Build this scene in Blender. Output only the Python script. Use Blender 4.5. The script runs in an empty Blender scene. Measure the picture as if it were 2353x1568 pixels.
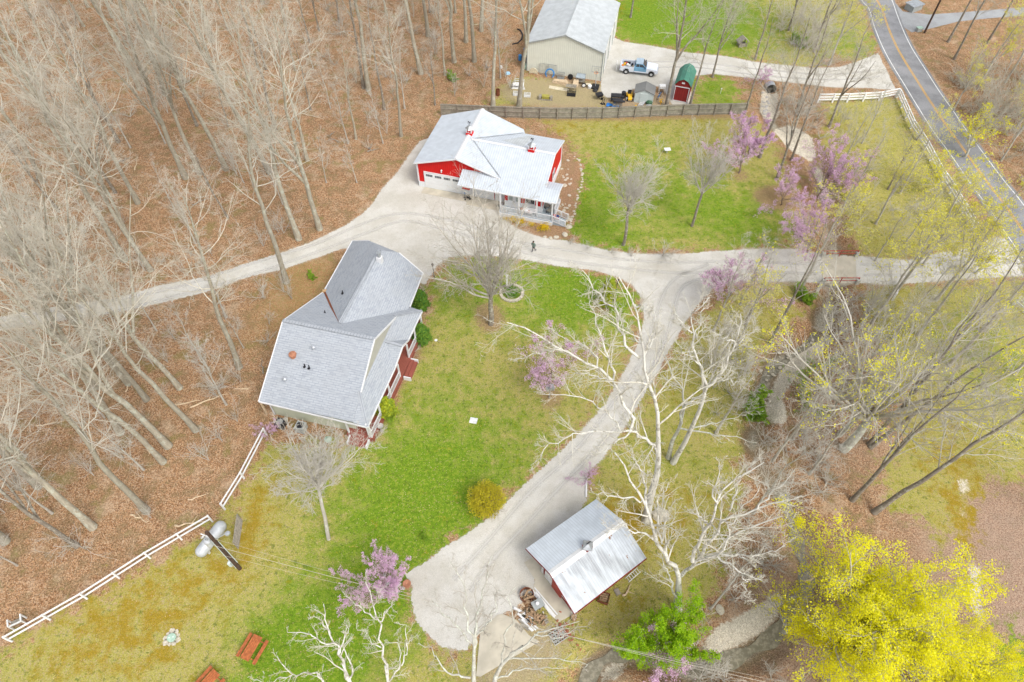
import bpy, bmesh, math, random
import numpy as np
from mathutils import Vector, Matrix
from math import radians as R, sin, cos, pi
scn = bpy.context.scene
COL = scn.collection
# ---------------------------------------------------------------- camera
PITCH = R(52.3); FPX = 1569.0; CAMH = 55.0
cam = bpy.data.objects.new('camera', bpy.data.cameras.new('camera'))
COL.objects.link(cam); scn.camera = cam
cam.location = (0, 0, CAMH); cam.rotation_euler = (pi/2-PITCH, 0, 0)
cam.data.sensor_width = 36; cam.data.lens = FPX/2353*36
cam.data.clip_start = 0.5; cam.data.clip_end = 6000
# ---------------------------------------------------------------- sky and sun (bright overcast)
world = bpy.data.worlds.new('World'); scn.world = world; world.use_nodes = True
nt = world.node_tree; nt.nodes.clear()
SUN_EL, SUN_AZ = R(52), R(140)      # azimuth clockwise from +Y
sky = nt.nodes.new('ShaderNodeTexSky'); sky.sky_type = 'NISHITA'; sky.sun_disc = False
sky.sun_elevation = SUN_EL; sky.sun_rotation = SUN_AZ; sky.air_density = 1.0; sky.dust_density = 3.0; sky.ozone_density = 1.0
hs = nt.nodes.new('ShaderNodeHueSaturation'); hs.inputs['Saturation'].default_value = 0.30
bg = nt.nodes.new('ShaderNodeBackground'); bg.inputs['Strength'].default_value = 0.15
wo = nt.nodes.new('ShaderNodeOutputWorld')
nt.links.new(sky.outputs[0], hs.inputs['Color']); nt.links.new(hs.outputs[0], bg.inputs[0]); nt.links.new(bg.outputs[0], wo.inputs[0])
sl = bpy.data.lights.new('sun', 'SUN'); sl.energy = 1.0; sl.angle = R(24); sl.color = (1.0, 0.965, 0.91)
sun = bpy.data.objects.new('sun', sl); COL.objects.link(sun)
sd = Vector((sin(SUN_AZ)*cos(SUN_EL), cos(SUN_AZ)*cos(SUN_EL), sin(SUN_EL)))
sun.rotation_euler = sd.to_track_quat('Z', 'Y').to_euler(); sun.location = (0, 0, 80)
vs = scn.view_settings; vs.view_transform = 'Standard'; vs.look = 'None'; vs.gamma = 1; vs.exposure = 0.90
scn.cycles.max_bounces = 5; scn.cycles.diffuse_bounces = 2; scn.cycles.transparent_max_bounces = 4
# ---------------------------------------------------------------- helpers
def G(px, py, z=0.0):
    """world point at height z seen at pixel (px, py) of the 2353 x 1568 survey grid"""
    u = (px-1176.5)/FPX; v = (784-py)/FPX
    dy = cos(PITCH)+sin(PITCH)*v; dz = -sin(PITCH)+cos(PITCH)*v
    t = (z-CAMH)/dz
    return Vector((u*t, dy*t, z))
def GA(p, z=0.0):
    p = np.asarray(p, float); u = (p[:, 0]-1176.5)/FPX; v = (784-p[:, 1])/FPX
    dy = cos(PITCH)+sin(PITCH)*v; dz = -sin(PITCH)+cos(PITCH)*v
    t = (z-CAMH)/dz
    return np.stack([u*t, dy*t], 1)
class MB:
    """collects shapes; build() links them as ONE mesh object with metric planar UVs"""
    def __init__(s): s.v = []; s.f = []; s.m = []; s.cur = 0
    def add(s, vs, fs):
        o = len(s.v); s.v += [tuple(x) for x in vs]; s.f += [tuple(i+o for i in f) for f in fs]; s.m += [s.cur]*len(fs); return s
    def box(s, x0, x1, y0, y1, z0, z1, rz=0, c=None, rx=0, ry=0):
        vs = [Vector((x, y, z)) for z in (z0, z1) for y in (y0, y1) for x in (x0, x1)]
        if rz or rx or ry:
            if c is None: c = ((x0+x1)/2, (y0+y1)/2, (z0+z1)/2)
            c = Vector(c); M = Matrix.Rotation(rz, 3, 'Z') @ Matrix.Rotation(ry, 3, 'Y') @ Matrix.Rotation(rx, 3, 'X')
            vs = [M @ (v-c)+c for v in vs]
        return s.add(vs, [(0, 2, 3, 1), (4, 5, 7, 6), (0, 1, 5, 4), (2, 6, 7, 3), (0, 4, 6, 2), (1, 3, 7, 5)])
    def bar(s, a, b, w, h=None):
        a = Vector(a); b = Vector(b); h = h or w; d = (b-a)
        if d.length < 1e-6: return s
        d.normalize(); u = Vector((0, 0, 1)) if abs(d.z) < .95 else Vector((1, 0, 0))
        x = d.cross(u).normalized(); y = x.cross(d)
        vs = [p+x*i*w/2+y*j*h/2 for p in (a, b) for i, j in ((-1, -1), (1, -1), (1, 1), (-1, 1))]
        return s.add(vs, [(0, 1, 2, 3), (4, 7, 6, 5), (0, 4, 5, 1), (1, 5, 6, 2), (2, 6, 7, 3), (3, 7, 4, 0)])
    def tube(s, pts, rad, n=8, caps=True, closed=False):
        pts = [Vector(p) for p in pts]; m = len(pts); rad = rad if hasattr(rad, '__len__') else [rad]*m
        vs = []; prev = None
        for i, p in enumerate(pts):
            if closed: t = pts[(i+1) % m]-pts[i-1]
            else: t = pts[min(i+1, m-1)]-pts[max(i-1, 0)]
            t.normalize()
            if prev is None: u = Vector((0, 0, 1)) if abs(t.z) < .9 else Vector((1, 0, 0)); x = t.cross(u).normalized()
            else: x = (prev-t*prev.dot(t)).normalized()
            prev = x; y = t.cross(x)
            vs += [p+(x*cos(2*pi*k/n)+y*sin(2*pi*k/n))*rad[i] for k in range(n)]
        fs = []
        for i in range(m if closed else m-1):
            j = (i+1) % m
            for k in range(n): fs.append((i*n+k, i*n+(k+1) % n, j*n+(k+1) % n, j*n+k))
        if caps and not closed: fs += [tuple(range(n))[::-1], tuple((m-1)*n+k for k in range(n))]
        return s.add(vs, fs)
    def cyl(s, x, y, z0, z1, r, n=16, r2=None):
        return s.tube([(x, y, z0), (x, y, z1)], [r, r if r2 is None else r2], n)
    def lathe(s, prof, c=(0, 0, 0), n=20, axis='Z'):
        vs = []; m = len(prof)
        for r, z in prof:
            for k in range(n):
                a = 2*pi*k/n
                p = (r*cos(a), r*sin(a), z) if axis == 'Z' else ((z, r*cos(a), r*sin(a)) if axis == 'X' else (r*cos(a), z, r*sin(a)))
                vs.append(Vector(p)+Vector(c))
        fs = [(i*n+k, i*n+(k+1) % n, (i+1)*n+(k+1) % n, (i+1)*n+k) for i in range(m-1) for k in range(n)]
        if prof[0][0] > 1e-4: fs.append(tuple(range(n))[::-1])
        if prof[-1][0] > 1e-4: fs.append(tuple((m-1)*n+k for k in range(n)))
        return s.add(vs, fs)
    def prism(s, poly, t, axis='Z', o=(0, 0, 0)):
        """poly: 2-D outline; extruded from t[0] to t[1] along axis"""
        n = len(poly); vs = []
        for q in t:
            for a, b in poly:
                vs.append(Vector((a, b, q) if axis == 'Z' else ((a, q, b) if axis == 'Y' else (q, a, b)))+Vector(o))
        fs = [tuple(range(n))[::-1], tuple(range(n, 2*n))]+[(i, (i+1) % n, n+(i+1) % n, n+i) for i in range(n)]
        return s.add(vs, fs)
    def slab(s, poly, th):
        """a sloping sheet: 3-D outline, thickened straight down by th"""
        n = len(poly); vs = [Vector(p) for p in poly]+[Vector(p)-Vector((0, 0, th)) for p in poly]
        return s.add(vs, [tuple(range(n)), tuple(range(n, 2*n))[::-1]]+[(i, n+i, n+(i+1) % n, (i+1) % n) for i in range(n)])
    def build(s, name, mats, parent=None, smooth=False, recalc=True):
        me = bpy.data.meshes.new(name); me.from_pydata(s.v, [], s.f)
        if not isinstance(mats, (list, tuple)): mats = [mats]
        for m in mats: me.materials.append(m)
        if len(mats) > 1: me.polygons.foreach_set('material_index', s.m)
        if recalc:
            bm = bmesh.new(); bm.from_mesh(me); bmesh.ops.recalc_face_normals(bm, faces=bm.faces); bm.to_mesh(me); bm.free()
        uv = me.uv_layers.new(name='UVMap').data
        for p in me.polygons:
            nn = p.normal; t = Vector((-nn.y, nn.x, 0))
            t = t.normalized() if t.length > 0.05 else Vector((1, 0, 0)); b = nn.cross(t)
            for li in p.loop_indices:
                co = me.vertices[me.loops[li].vertex_index].co; uv[li].uv = (co.dot(t), co.dot(b))
        if smooth: me.polygons.foreach_set('use_smooth', [True]*len(me.polygons))
        o = bpy.data.objects.new(name, me); COL.objects.link(o)
        if parent is not None: o.parent = parent
        return o
def tag(o, label=None, cat=None, group=None, kind=None):
    for k, v in (('label', label), ('category', cat), ('group', group), ('kind', kind)):
        if v: o[k] = v
    return o
def thing(name, label, cat, loc=(0, 0, 0), rz=0, group=None, sc=1):
    o = bpy.data.objects.new(name, None); COL.objects.link(o); o.location = loc; o.rotation_euler = (0, 0, rz); o.scale = (sc,)*3
    o.empty_display_size = .3
    return tag(o, label, cat, group)
def kids(o): return [c for c in o.children]
def dup(root, loc, rz=0, label=None, sc=None, group=None):
    r = root.copy(); COL.objects.link(r); r.location = loc; r.rotation_euler = (0, 0, rz)
    if sc: r.scale = (sc,)*3 if not hasattr(sc, '__len__') else sc
    if label: r['label'] = label
    if group: r['group'] = group
    for ch in kids(root):
        c = ch.copy(); COL.objects.link(c); c.parent = r
        for g in kids(ch):
            d = g.copy(); COL.objects.link(d); d.parent = c
    return r
# ---------------------------------------------------------------- materials
class NT:
    def __init__(s, name):
        s.m = bpy.data.materials.new(name); s.m.use_nodes = True; s.t = s.m.node_tree; s.t.nodes.clear()
        s.out = s.t.nodes.new('ShaderNodeOutputMaterial'); s.b = s.t.nodes.new('ShaderNodeBsdfPrincipled')
        s.t.links.new(s.b.outputs[0], s.out.inputs[0]); s.b.inputs['Roughness'].default_value = .8
        s.b.inputs['Specular IOR Level'].default_value = .25
    def n(s, typ, **kw):
        x = s.t.nodes.new('ShaderNode'+typ)
        for k, v in kw.items():
            if k in x.inputs: s.set(x.inputs[k], v)
            else: setattr(x, k, v)
        return x
    def set(s, inp, v):
        if isinstance(v, bpy.types.NodeSocket): s.t.links.new(v, inp)
        elif hasattr(v, '__len__') and len(v) == 3 and inp.type == 'RGBA': inp.default_value = (*v, 1)
        else: inp.default_value = v
    def coord(s, which='Object'): return s.n('TexCoord').outputs[which]
    def pos(s): return s.n('NewGeometry').outputs['Position']
    def mapv(s, vec, scale):
        return s.n('Mapping', Vector=vec, Scale=scale if hasattr(scale, '__len__') else (scale,)*3).outputs[0]
    def noise(s, vec, scale, detail=3, rough=.55, dist=0):
        return s.n('TexNoise', Vector=vec, Scale=scale, Detail=detail, Roughness=rough, Distortion=dist).outputs[0]
    def mix(s, f, a, b, mode='MIX'):
        x = s.t.nodes.new('ShaderNodeMix'); x.data_type = 'RGBA'; x.blend_type = mode; x.clamp_factor = True
        s.set(x.inputs[0], f); s.set(x.inputs[6], a); s.set(x.inputs[7], b); return x.outputs[2]
    def math(s, op, a, b=0.0, c=0.0, clamp=False):
        x = s.t.nodes.new('ShaderNodeMath'); x.operation = op; x.use_clamp = clamp
        s.set(x.inputs[0], a); s.set(x.inputs[1], b); s.set(x.inputs[2], c); return x.outputs[0]
    def ramp(s, f, lo, hi, a=0.0, b=1.0):
        x = s.n('MapRange', Value=f); x.interpolation_type = 'SMOOTHSTEP'
        for i, v in zip((1, 2, 3, 4), (lo, hi, a, b)): s.set(x.inputs[i], v)
        return x.outputs[0]
    def attr(s, name): return s.n('Attribute', attribute_name=name).outputs['Fac']
    def bump(s, h, strength=.3, dist=.05):
        x = s.n('Bump', Height=h, Strength=strength, Distance=dist); s.t.links.new(x.outputs[0], s.b.inputs['Normal'])
    def col(s, c): s.set(s.b.inputs['Base Color'], c); return s.m
def mul(c, k): return tuple(min(1, x*k) for x in c)
def M(name, c, rough=.7, var=.15, scale=3.0, metal=0.0, bump=.0, spec=None, c2=None):
    t = NT(name); o = t.coord(); n = t.noise(o, scale, 4)
    t.col(t.mix(t.ramp(n, .3, .7), c if c2 is None else c2, mul(c, 1-var)))
    if c2 is None: t.col(t.mix(t.ramp(n, .3, .7), mul(c, 1+var*.4), mul(c, 1-var)))
    t.b.inputs['Roughness'].default_value = rough; t.b.inputs['Metallic'].default_value = metal
    if spec is not None: t.b.inputs['Specular IOR Level'].default_value = spec
    if bump: t.bump(t.noise(o, scale*6, 3), bump, .02)
    return t.m
mt = {}
mt['white'] = M('white_paint', (.70, .70, .69), .5, .08, 2.0)
mt['white_old'] = M('weathered_white_paint', (.72, .72, .70), .6, .25, 4.0)
mt['trim'] = M('white_trim', (.66, .66, .67), .45, .04, 1.0)
mt['fenceW'] = M('white_fence_paint', (.80, .80, .80), .5, .06, 2.0)
mt['glass'] = M('window_glass', (.05, .06, .07), .12, .3, .8, spec=.6)
mt['glass_pale'] = M('curtained_glass', (.36, .40, .38), .2, .2, 1.5, spec=.5)
mt['dark'] = M('dark_opening', (.03, .03, .035), .8, .2)
mt['concrete'] = M('pale_concrete', (.50, .455, .36), .85, .16, .8, bump=.15)
mt['concrete_grey'] = M('grey_concrete', (.46, .46, .42), .85, .2, 1.5, bump=.15)
mt['grey_deck'] = M('grey_deck_paint', (.34, .40, .43), .6, .12, 2.0)
mt['red_deck'] = M('red_brown_deck_paint', (.27, .085, .06), .6, .2, 2.0)
mt['black'] = M('black_plastic', (.025, .025, .028), .5, .3)
mt['blackm'] = M('black_metal', (.03, .03, .035), .4, .3, metal=.3)
mt['galv'] = M('galvanised_metal', (.45, .47, .48), .4, .25, 3.0, metal=.6)
mt['steel'] = M('bright_steel', (.6, .62, .64), .3, .1, 3.0, metal=.7)
mt['rust'] = M('rusty_metal', (.20, .07, .035), .85, .45, 8.0, bump=.3)
mt['blue'] = M('blue_plastic', (.05, .24, .55), .4, .15)
mt['bluetarp'] = M('blue_tarp', (.03, .19, .52), .5, .3, 5.0, bump=.5)
mt['yellow'] = M('yellow_paint', (.75, .42, .02), .4, .15)
mt['wood'] = M('raw_wood', (.42, .28, .15), .8, .35, 6.0, bump=.2)
mt['wood_pale'] = M('pale_lumber', (.58, .45, .30), .8, .25, 6.0)
mt['wood_grey'] = M('weathered_grey_wood', (.30, .27, .22), .85, .35, 5.0, bump=.25)
mt['wood_end'] = M('split_firewood', (.33, .22, .13), .85, .5, 9.0, bump=.3)
mt['orange'] = M('orange_stained_wood', (.42, .13, .045), .65, .3, 5.0)
mt['redpaint'] = M('faded_red_paint', (.40, .07, .05), .6, .3, 4.0)
mt['brick'] = M('red_brick', (.33, .12, .07), .85, .35, 8.0, bump=.2)
mt['stone'] = M('limestone', (.52, .47, .37), .85, .3, 5.0, bump=.3)
mt['stone_grey'] = M('grey_stone', (.42, .40, .37), .85, .3, 5.0, bump=.3)
mt['terracotta'] = M('terracotta', (.38, .17, .10), .7, .25, 5.0)
mt['cream'] = M('cream_fibreglass', (.62, .55, .40), .6, .2, 4.0)
mt['greyplas'] = M('grey_plastic', (.33, .35, .34), .5, .15)
mt['sage'] = M('sage_siding', (.40, .42, .32), .7, .06, 1.0)
mt['mint'] = M('mint_lid_plastic', (.36, .50, .40), .5, .15)
mt['tyre'] = M('tyre_rubber', (.025, .025, .025), .8, .3)
mt['tank'] = M('silver_tank_paint', (.50, .52, .53), .45, .22, 1.6, metal=.25)
mt['poleW'] = M('creosoted_pole', (.085, .055, .04), .9, .4, 5.0)
mt['wire'] = M('pale_wire', (.5, .46, .38), .5, .1)
mt['conduit'] = M('grey_conduit', (.55, .62, .60), .4, .1)
mt['skin'] = M('skin', (.50, .30, .21), .6, .1)
mt['jacket'] = M('grey_green_jacket', (.16, .21, .18), .8, .3, 6)
mt['trouser'] = M('dark_trousers', (.05, .05, .06), .8, .2)
mt['hair'] = M('dark_hair', (.05, .035, .025), .8, .2)
mt['tailred'] = M('tail_lamp_red', (.45, .02, .02), .3, .1)
mt['lens'] = M('lamp_lens', (.6, .6, .58), .15, .1)
mt['orangeplas'] = M('orange_plastic', (.7, .22, .02), .5, .1)
mt['flagred'] = M('flag_red', (.55, .06, .08), .8, .1)
mt['flagblue'] = M('flag_blue', (.04, .06, .2), .8, .1)
mt['dirt'] = M('bare_dirt', (.30, .23, .15), .95, .3, 3.0, bump=.3)
def ribbed(name, c, period=.3, axis=0, rough=.4, var=.06, metal=0.0, width=.12, dark=.72, streak=None, bumpv=.35):
    """sheet metal or boards: ribs every `period` metres along UV axis"""
    t = NT(name); uv = t.coord('UV'); sp = t.n('SeparateXYZ', Vector=uv)
    f = t.math('FRACT', t.math('DIVIDE', sp.outputs[axis], period))
    tri = t.math('ABSOLUTE', t.math('SUBTRACT', f, .5))
    rib = t.ramp(tri, width*.5, width)           # 0 on the rib
    n = t.noise(t.coord(), 1.2, 4); n2 = t.noise(t.mapv(uv, (3, .5, 1) if axis == 0 else (.5, 3, 1)), 2.0, 4)
    base = t.mix(t.ramp(n, .3, .7), mul(c, 1+var), mul(c, 1-var))
    base = t.mix(t.math('MULTIPLY', t.ramp(n2, .35, .75), .3), base, mul(c, .86))
    if streak:
        s1 = t.noise(t.mapv(uv, (1.6, .22, 1)), 1.0, 5, .65); s2 = t.noise(t.mapv(uv, (.25, .3, 1)), 1.0, 2)
        base = t.mix(t.math('MULTIPLY', t.ramp(t.math('ADD', s1, t.math('MULTIPLY', s2, .8)), .80, 1.05), .85), base, streak[0])
        s3 = t.noise(t.mapv(uv, (1.5, .8, 1)), 1.0, 4, .7)
        base = t.mix(t.ramp(s3, .64, .68), base, streak[1])
    t.col(t.mix(rib, mul(c, dark), base)); t.b.inputs['Roughness'].default_value = rough; t.b.inputs['Metallic'].default_value = metal
    t.bump(rib, bumpv, .03); return t.m
mt['roof_white'] = ribbed('white_ribbed_roof', (.50, .54, .58), .28, 0, .45, .08, dark=.74)
mt['roof_grey'] = ribbed('grey_white_ribbed_roof', (.46, .485, .49), .30, 0, .5, .12, dark=.76)
mt['roof_shed'] = ribbed('streaked_galvanised_roof', (.52, .555, .59), .22, 0, .5, .10, dark=.76, streak=((.26, .27, .28), (.24, .13, .07)))
mt['roof_shed_clean'] = ribbed('galvanised_roof', (.55, .595, .635), .22, 0, .5, .08, dark=.80)
mt['wall_sage'] = ribbed('sage_ribbed_wall', (.66, .67, .58), .28, 0, .5, .04, dark=.84)
mt['wall_red'] = ribbed('red_ribbed_wall', (.60, .008, .006), .25, 0, .5, .05, dark=.72)
mt['wall_white'] = ribbed('white_ribbed_wall', (.72, .74, .75), .25, 0, .5, .04, dark=.88)
mt['clap_sage'] = ribbed('sage_clapboard', (.50, .52, .40), .18, 1, .7, .05, dark=.7)
mt['clap_red'] = ribbed('red_brown_clapboard', (.25, .07, .055), .18, 1, .7, .08, dark=.7)
mt['barn_red'] = ribbed('dark_red_board_wall', (.22, .02, .018), .3, 0, .7, .1, dark=.7)
mt['roof_green'] = ribbed('green_shingle_roof', (.075, .22, .16), .22, 1, .8, .12, dark=.75)
mt['roof_plastic'] = ribbed('grey_plastic_roof', (.20, .20, .19), .16, 1, .6, .06, dark=.7)
mt['fence_board'] = ribbed('weathered_fence_boards', (.31, .295, .235), .14, 0, .9, .3, dark=.45, width=.16)
mt['deck_boards'] = ribbed('grey_deck_boards', (.33, .39, .42), .14, 0, .6, .05, dark=.7)
mt['deck_red'] = ribbed('red_deck_boards', (.28, .085, .06), .14, 0, .6, .08, dark=.65)
mt['garage_door'] = ribbed('white_panel_door', (.74, .75, .75), .53, 1, .5, .03, dark=.86, width=.05)
def shingles():
    t = NT('grey_asphalt_shingles'); uv = t.coord('UV')
    br = t.n('TexBrick', Vector=uv, Scale=1.0); br.offset = .5
    for k, v in (('Brick Width', .55), ('Row Height', .21), ('Mortar Size', .03), ('Color1', (.37, .395, .43, 1)), ('Color2', (.22, .245, .28, 1)), ('Mortar', (.25, .27, .30, 1)), ('Bias', -.45)):
        br.inputs[k].default_value = v
    n = t.noise(t.coord(), .5, 4); n2 = t.noise(t.mapv(uv, (1.6, 4.8, 1)), 1.0, 1)
    c = t.mix(t.math('MULTIPLY', t.ramp(n2, .4, .62), .7), br.outputs[0], (.35, .375, .405)); c = t.mix(t.math('MULTIPLY', t.ramp(n, .3, .7), .35), c, (.31, .325, .34))
    t.col(c); t.b.inputs['Roughness'].default_value = .9; t.bump(br.outputs[1], .3, .02); return t.m
mt['shingle'] = shingles()
mt['shingle_cap'] = ribbed('ridge_cap_shingles', (.33, .35, .375), .3, 0, .9, .1, dark=.6, width=.1)
# leaves, blossom and bark
def leafmat(name, a, b, c, trans=.3):
    t = NT(name); r = t.n('NewGeometry').outputs['Random Per Island']; n = t.noise(t.coord(), .5, 3)
    k = t.mix(t.ramp(r, 0, 1), a, b); k = t.mix(t.ramp(n, .45, .7), k, c)
    t.col(k); t.b.inputs['Roughness'].default_value = .7
    tr = t.n('BsdfTranslucent', Color=k); ms = t.n('MixShader'); ms.inputs[0].default_value = trans
    t.t.links.new(t.b.outputs[0], ms.inputs[1]); t.t.links.new(tr.outputs[0], ms.inputs[2]); t.t.links.new(ms.outputs[0], t.out.inputs[0]); return t.m
mt['lf_yellow'] = leafmat('yellow_spring_leaves', (.88, .85, .02), (.95, .92, .05), (.78, .75, .02), .55)
mt['lf_pale'] = leafmat('pale_yellow_buds', (.76, .72, .10), (.85, .80, .14), (.64, .60, .10), .5)
mt['lf_green'] = leafmat('bright_green_leaves', (.24, .46, .012), (.48, .68, .02), (.34, .56, .015), .5)
mt['lf_ever'] = leafmat('evergreen_foliage', (.07, .19, .03), (.18, .30, .03), (.12, .25, .025), .15)
mt['lf_everyel'] = leafmat('golden_evergreen_foliage', (.26, .34, .03), (.42, .44, .02), (.20, .32, .03), .15)
mt['lf_pink'] = leafmat('redbud_blossom', (.74, .48, .70), (.88, .68, .82), (.80, .56, .76), .5)
mt['lf_forsy'] = leafmat('yellow_brown_shrub_buds', (.52, .46, .03), (.62, .54, .04), (.44, .36, .03), .4)
mt['lf_flower'] = leafmat('yellow_flowers', (.65, .45, .01), (.75, .55, .02), (.40, .36, .02))
mt['lf_weed'] = leafmat('green_weeds', (.20, .38, .03), (.34, .48, .04), (.14, .28, .02))
def bark(name, a, b, patch=None, rnd=.35):
    t = NT(name); o = t.coord(); n = t.noise(t.mapv(o, (3, 3, .6)), 2.0, 5, .65)
    k = t.mix(t.ramp(n, .3, .7), a, b); r = t.n('ObjectInfo').outputs['Random']
    if patch: k = t.mix(t.ramp(t.noise(t.mapv(o, (1, 1, .8)), 2.6, 4, .7), .52, .6), k, patch)
    k = t.mix(t.math('MULTIPLY', r, rnd), k, mul(a, .55)); t.col(k); t.b.inputs['Roughness'].default_value = .9
    t.bump(n, .5, .03); return t.m
mt['bk_tan'] = bark('tan_grey_bark', (.44, .40, .31), (.28, .25, .19), (.46, .47, .38), .6)
mt['bk_tanc'] = bark('tan_grey_twigs', (.66, .61, .50), (.50, .455, .36), (.56, .55, .48), .45)
mt['bk_grey'] = bark('grey_bark', (.46, .43, .37), (.33, .30, .25), (.52, .52, .45), .15)
mt['bk_greyc'] = bark('pale_grey_twigs', (.58, .55, .48), (.45, .42, .36), None, .15)
mt['bk_dark'] = bark('dark_furrowed_bark', (.29, .25, .20), (.17, .145, .115), (.38, .37, .31), .3)
mt['bk_darkc'] = bark('grey_brown_twigs', (.50, .455, .38), (.36, .32, .26), (.54, .53, .46), .25)
mt['bk_syc'] = bark('white_sycamore_bark', (.64, .63, .57), (.52, .50, .44), (.33, .31, .25), .0)
mt['bk_sycc'] = bark('cream_sycamore_twigs', (.68, .65, .56), (.55, .52, .43), (.46, .43, .35), .0)
mt['bk_lich'] = bark('lichened_pale_bark', (.50, .50, .43), (.36, .34, .28), (.58, .61, .52), .0)
mt['bk_brown'] = bark('brown_branches', (.30, .22, .17), (.20, .15, .12), None, .2)
# ================================================================ GROUND
GRAVEL_TRACK = [(-60, 738), (0, 729), (100, 712), (160, 699), (267, 686), (367, 656), (477, 636), (567, 606), (633, 586), (717, 556), (784, 524), (830, 495), (855, 470), (880, 432), (915, 395), (945, 350), (965, 325), (985, 318), (1060, 400), (1150, 470), (1155, 500), (1185, 524), (1240, 545), (1301, 554), (1401, 577), (1484, 585), (1568, 584), (1702, 574), (1835, 572), (1889, 586), (1965, 589), (2035, 594), (2089, 599), (2152, 582), (2230, 570), (2290, 545), (2345, 560), (2400, 640), (2353, 634), (2250, 640), (2168, 646), (2052, 654), (1968, 651), (1889, 651), (1819, 647), (1702, 646), (1655, 655), (1635, 666), (1600, 705), (1578, 736), (1568, 752), (1547, 789), (1528, 820), (1511, 859), (1480, 905), (1440, 975), (1384, 1055), (1351, 1085), (1346, 1105), (1347, 1150), (1310, 1210), (1240, 1290), (1228, 1328), (1228, 1360), (1180, 1400), (1144, 1415), (1104, 1450), (1071, 1495), (1018, 1488), (984, 1461), (957, 1428), (947, 1385), (947, 1345), (931, 1318), (971, 1298), (1018, 1261), (1068, 1231), (1118, 1195), (1158, 1161), (1204, 1115), (1244, 1078), (1278, 1048), (1331, 996), (1391, 929), (1434, 856), (1464, 796), (1481, 736), (1478, 689), (1454, 656), (1418, 636), (1368, 622), (1284, 612), (1218, 599), (1151, 589), (1068, 587), (1031, 592), (1004, 609), (991, 632), (975, 655), (940, 640), (880, 600), (840, 565), (784, 572), (733, 591), (650, 619), (567, 637), (483, 669), (400, 689), (300, 712), (233, 722), (167, 729), (67, 746), (0, 757), (-60, 768)]
NB_DRIVE = [(1397, 100), (1411, 87), (1434, 97), (1500, 106), (1568, 120), (1668, 130), (1735, 143), (1802, 150), (1868, 157), (1928, 155), (1968, 143), (2018, 123), (2058, 207), (2002, 203), (1902, 200), (1818, 190), (1712, 178), (1640, 170), (1590, 175), (1585, 245), (1548, 245), (1525, 205), (1500, 195), (1455, 205), (1417, 222), (1395, 225), (1384, 217), (1381, 188)]
ROAD_L = [(1875, -300), (1905, -180), (1940, -60), (1972, 0), (1990, 20), (2002, 60), (2022, 110), (2045, 153), (2072, 197), (2102, 247), (2135, 300), (2179, 360), (2222, 423), (2259, 473), (2292, 522), (2360, 625), (2560, 960)]
ROAD_R = [(1940, -300), (1982, -180), (2030, -60), (2055, 0), (2065, 30), (2082, 73), (2102, 113), (2132, 160), (2162, 207), (2195, 253), (2222, 293), (2279, 370), (2315, 417), (2353, 463), (2420, 560), (2640, 880)]
SIDE_ROAD = [(2055, 5), (2075, 27), (2135, 34), (2235, 27), (2353, 17), (2420, 10), (2420, 30), (2353, 37), (2280, 42), (2202, 50), (2135, 67), (2095, 75), (2075, 62)]
CREEKS = [([(1773, 200), (1765, 225), (1768, 250), (1785, 285), (1822, 320), (1868, 343), (1890, 400), (1905, 470), (1918, 540), (1928, 590), (1925, 655), (1915, 700), (1885, 756), (1852, 789), (1802, 822), (1765, 856), (1752, 889), (1755, 935), (1735, 975), (1738, 1030), (1765, 1080), (1800, 1130), (1829, 1195), (1840, 1250), (1862, 1311), (1855, 1361), (1820, 1400), (1785, 1455), (1718, 1495), (1645, 1525), (1590, 1538), (1540, 1515), (1480, 1498), (1418, 1500), (1368, 1530), (1330, 1600)], 1.5, .9)]
CREEK = CREEKS[0][0]
def pip(px, py, poly):
    inside = np.zeros(px.shape, bool); n = len(poly)
    for i in range(n):
        x0, y0 = poly[i]; x1, y1 = poly[(i+1) % n]
        if y0 == y1: continue
        c = ((y0 > py) != (y1 > py)) & (px < (x1-x0)*(py-y0)/(y1-y0)+x0)
        inside ^= c
    return inside
def axis(lo, hi, step, far):
    a = np.arange(lo, hi+step*.5, step); out = []; d = step*3; x = hi
    while x < far: x += d; d *= 1.5; out.append(x)
    neg = []; d = step*3; x = lo
    while x > -far: x -= d; d *= 1.5; neg.append(x)
    return np.array(neg[::-1]+list(a)+out)
gx = axis(-92, 92, .4, 3500); gy = axis(4, 122, .4, 3500)
X, Y = np.meshgrid(gx, gy); SH = X.shape
in_x = (gx >= -92.1) & (gx <= 92.1); in_y = (gy >= 3.9) & (gy <= 122.1)
def blur(m, r=2):
    for _ in range(2):
        for ax in (0, 1):
            acc = m.copy()
            for k in range(1, r+1): acc += np.roll(m, k, ax)+np.roll(m, -k, ax)
            m = acc/(2*r+1)
    return m
def region(polys, r=2):
    m = np.zeros(SH)
    for p in polys: m = np.maximum(m, pip(X, Y, [tuple(q) for q in GA(p)]).astype(float))
    return blur(m, r)
def blobs(lst, base=0.0):
    f = np.full(SH, float(base))
    for x, y, r, v in lst:
        c = G(x, y); f += v*np.exp(-((X-c.x)**2+(Y-c.y)**2)/(2*(r*.55)**2))
    return f
def polydist(line):
    w = GA(line); d = np.full(SH, 1e9)
    for i in range(len(w)-1):
        a, b = w[i], w[i+1]; ab = b-a; L = (ab@ab)
        t = np.clip(((X-a[0])*ab[0]+(Y-a[1])*ab[1])/L, 0, 1)
        d = np.minimum(d, np.hypot(X-a[0]-t*ab[0], Y-a[1]-t*ab[1]))
    return d
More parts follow.
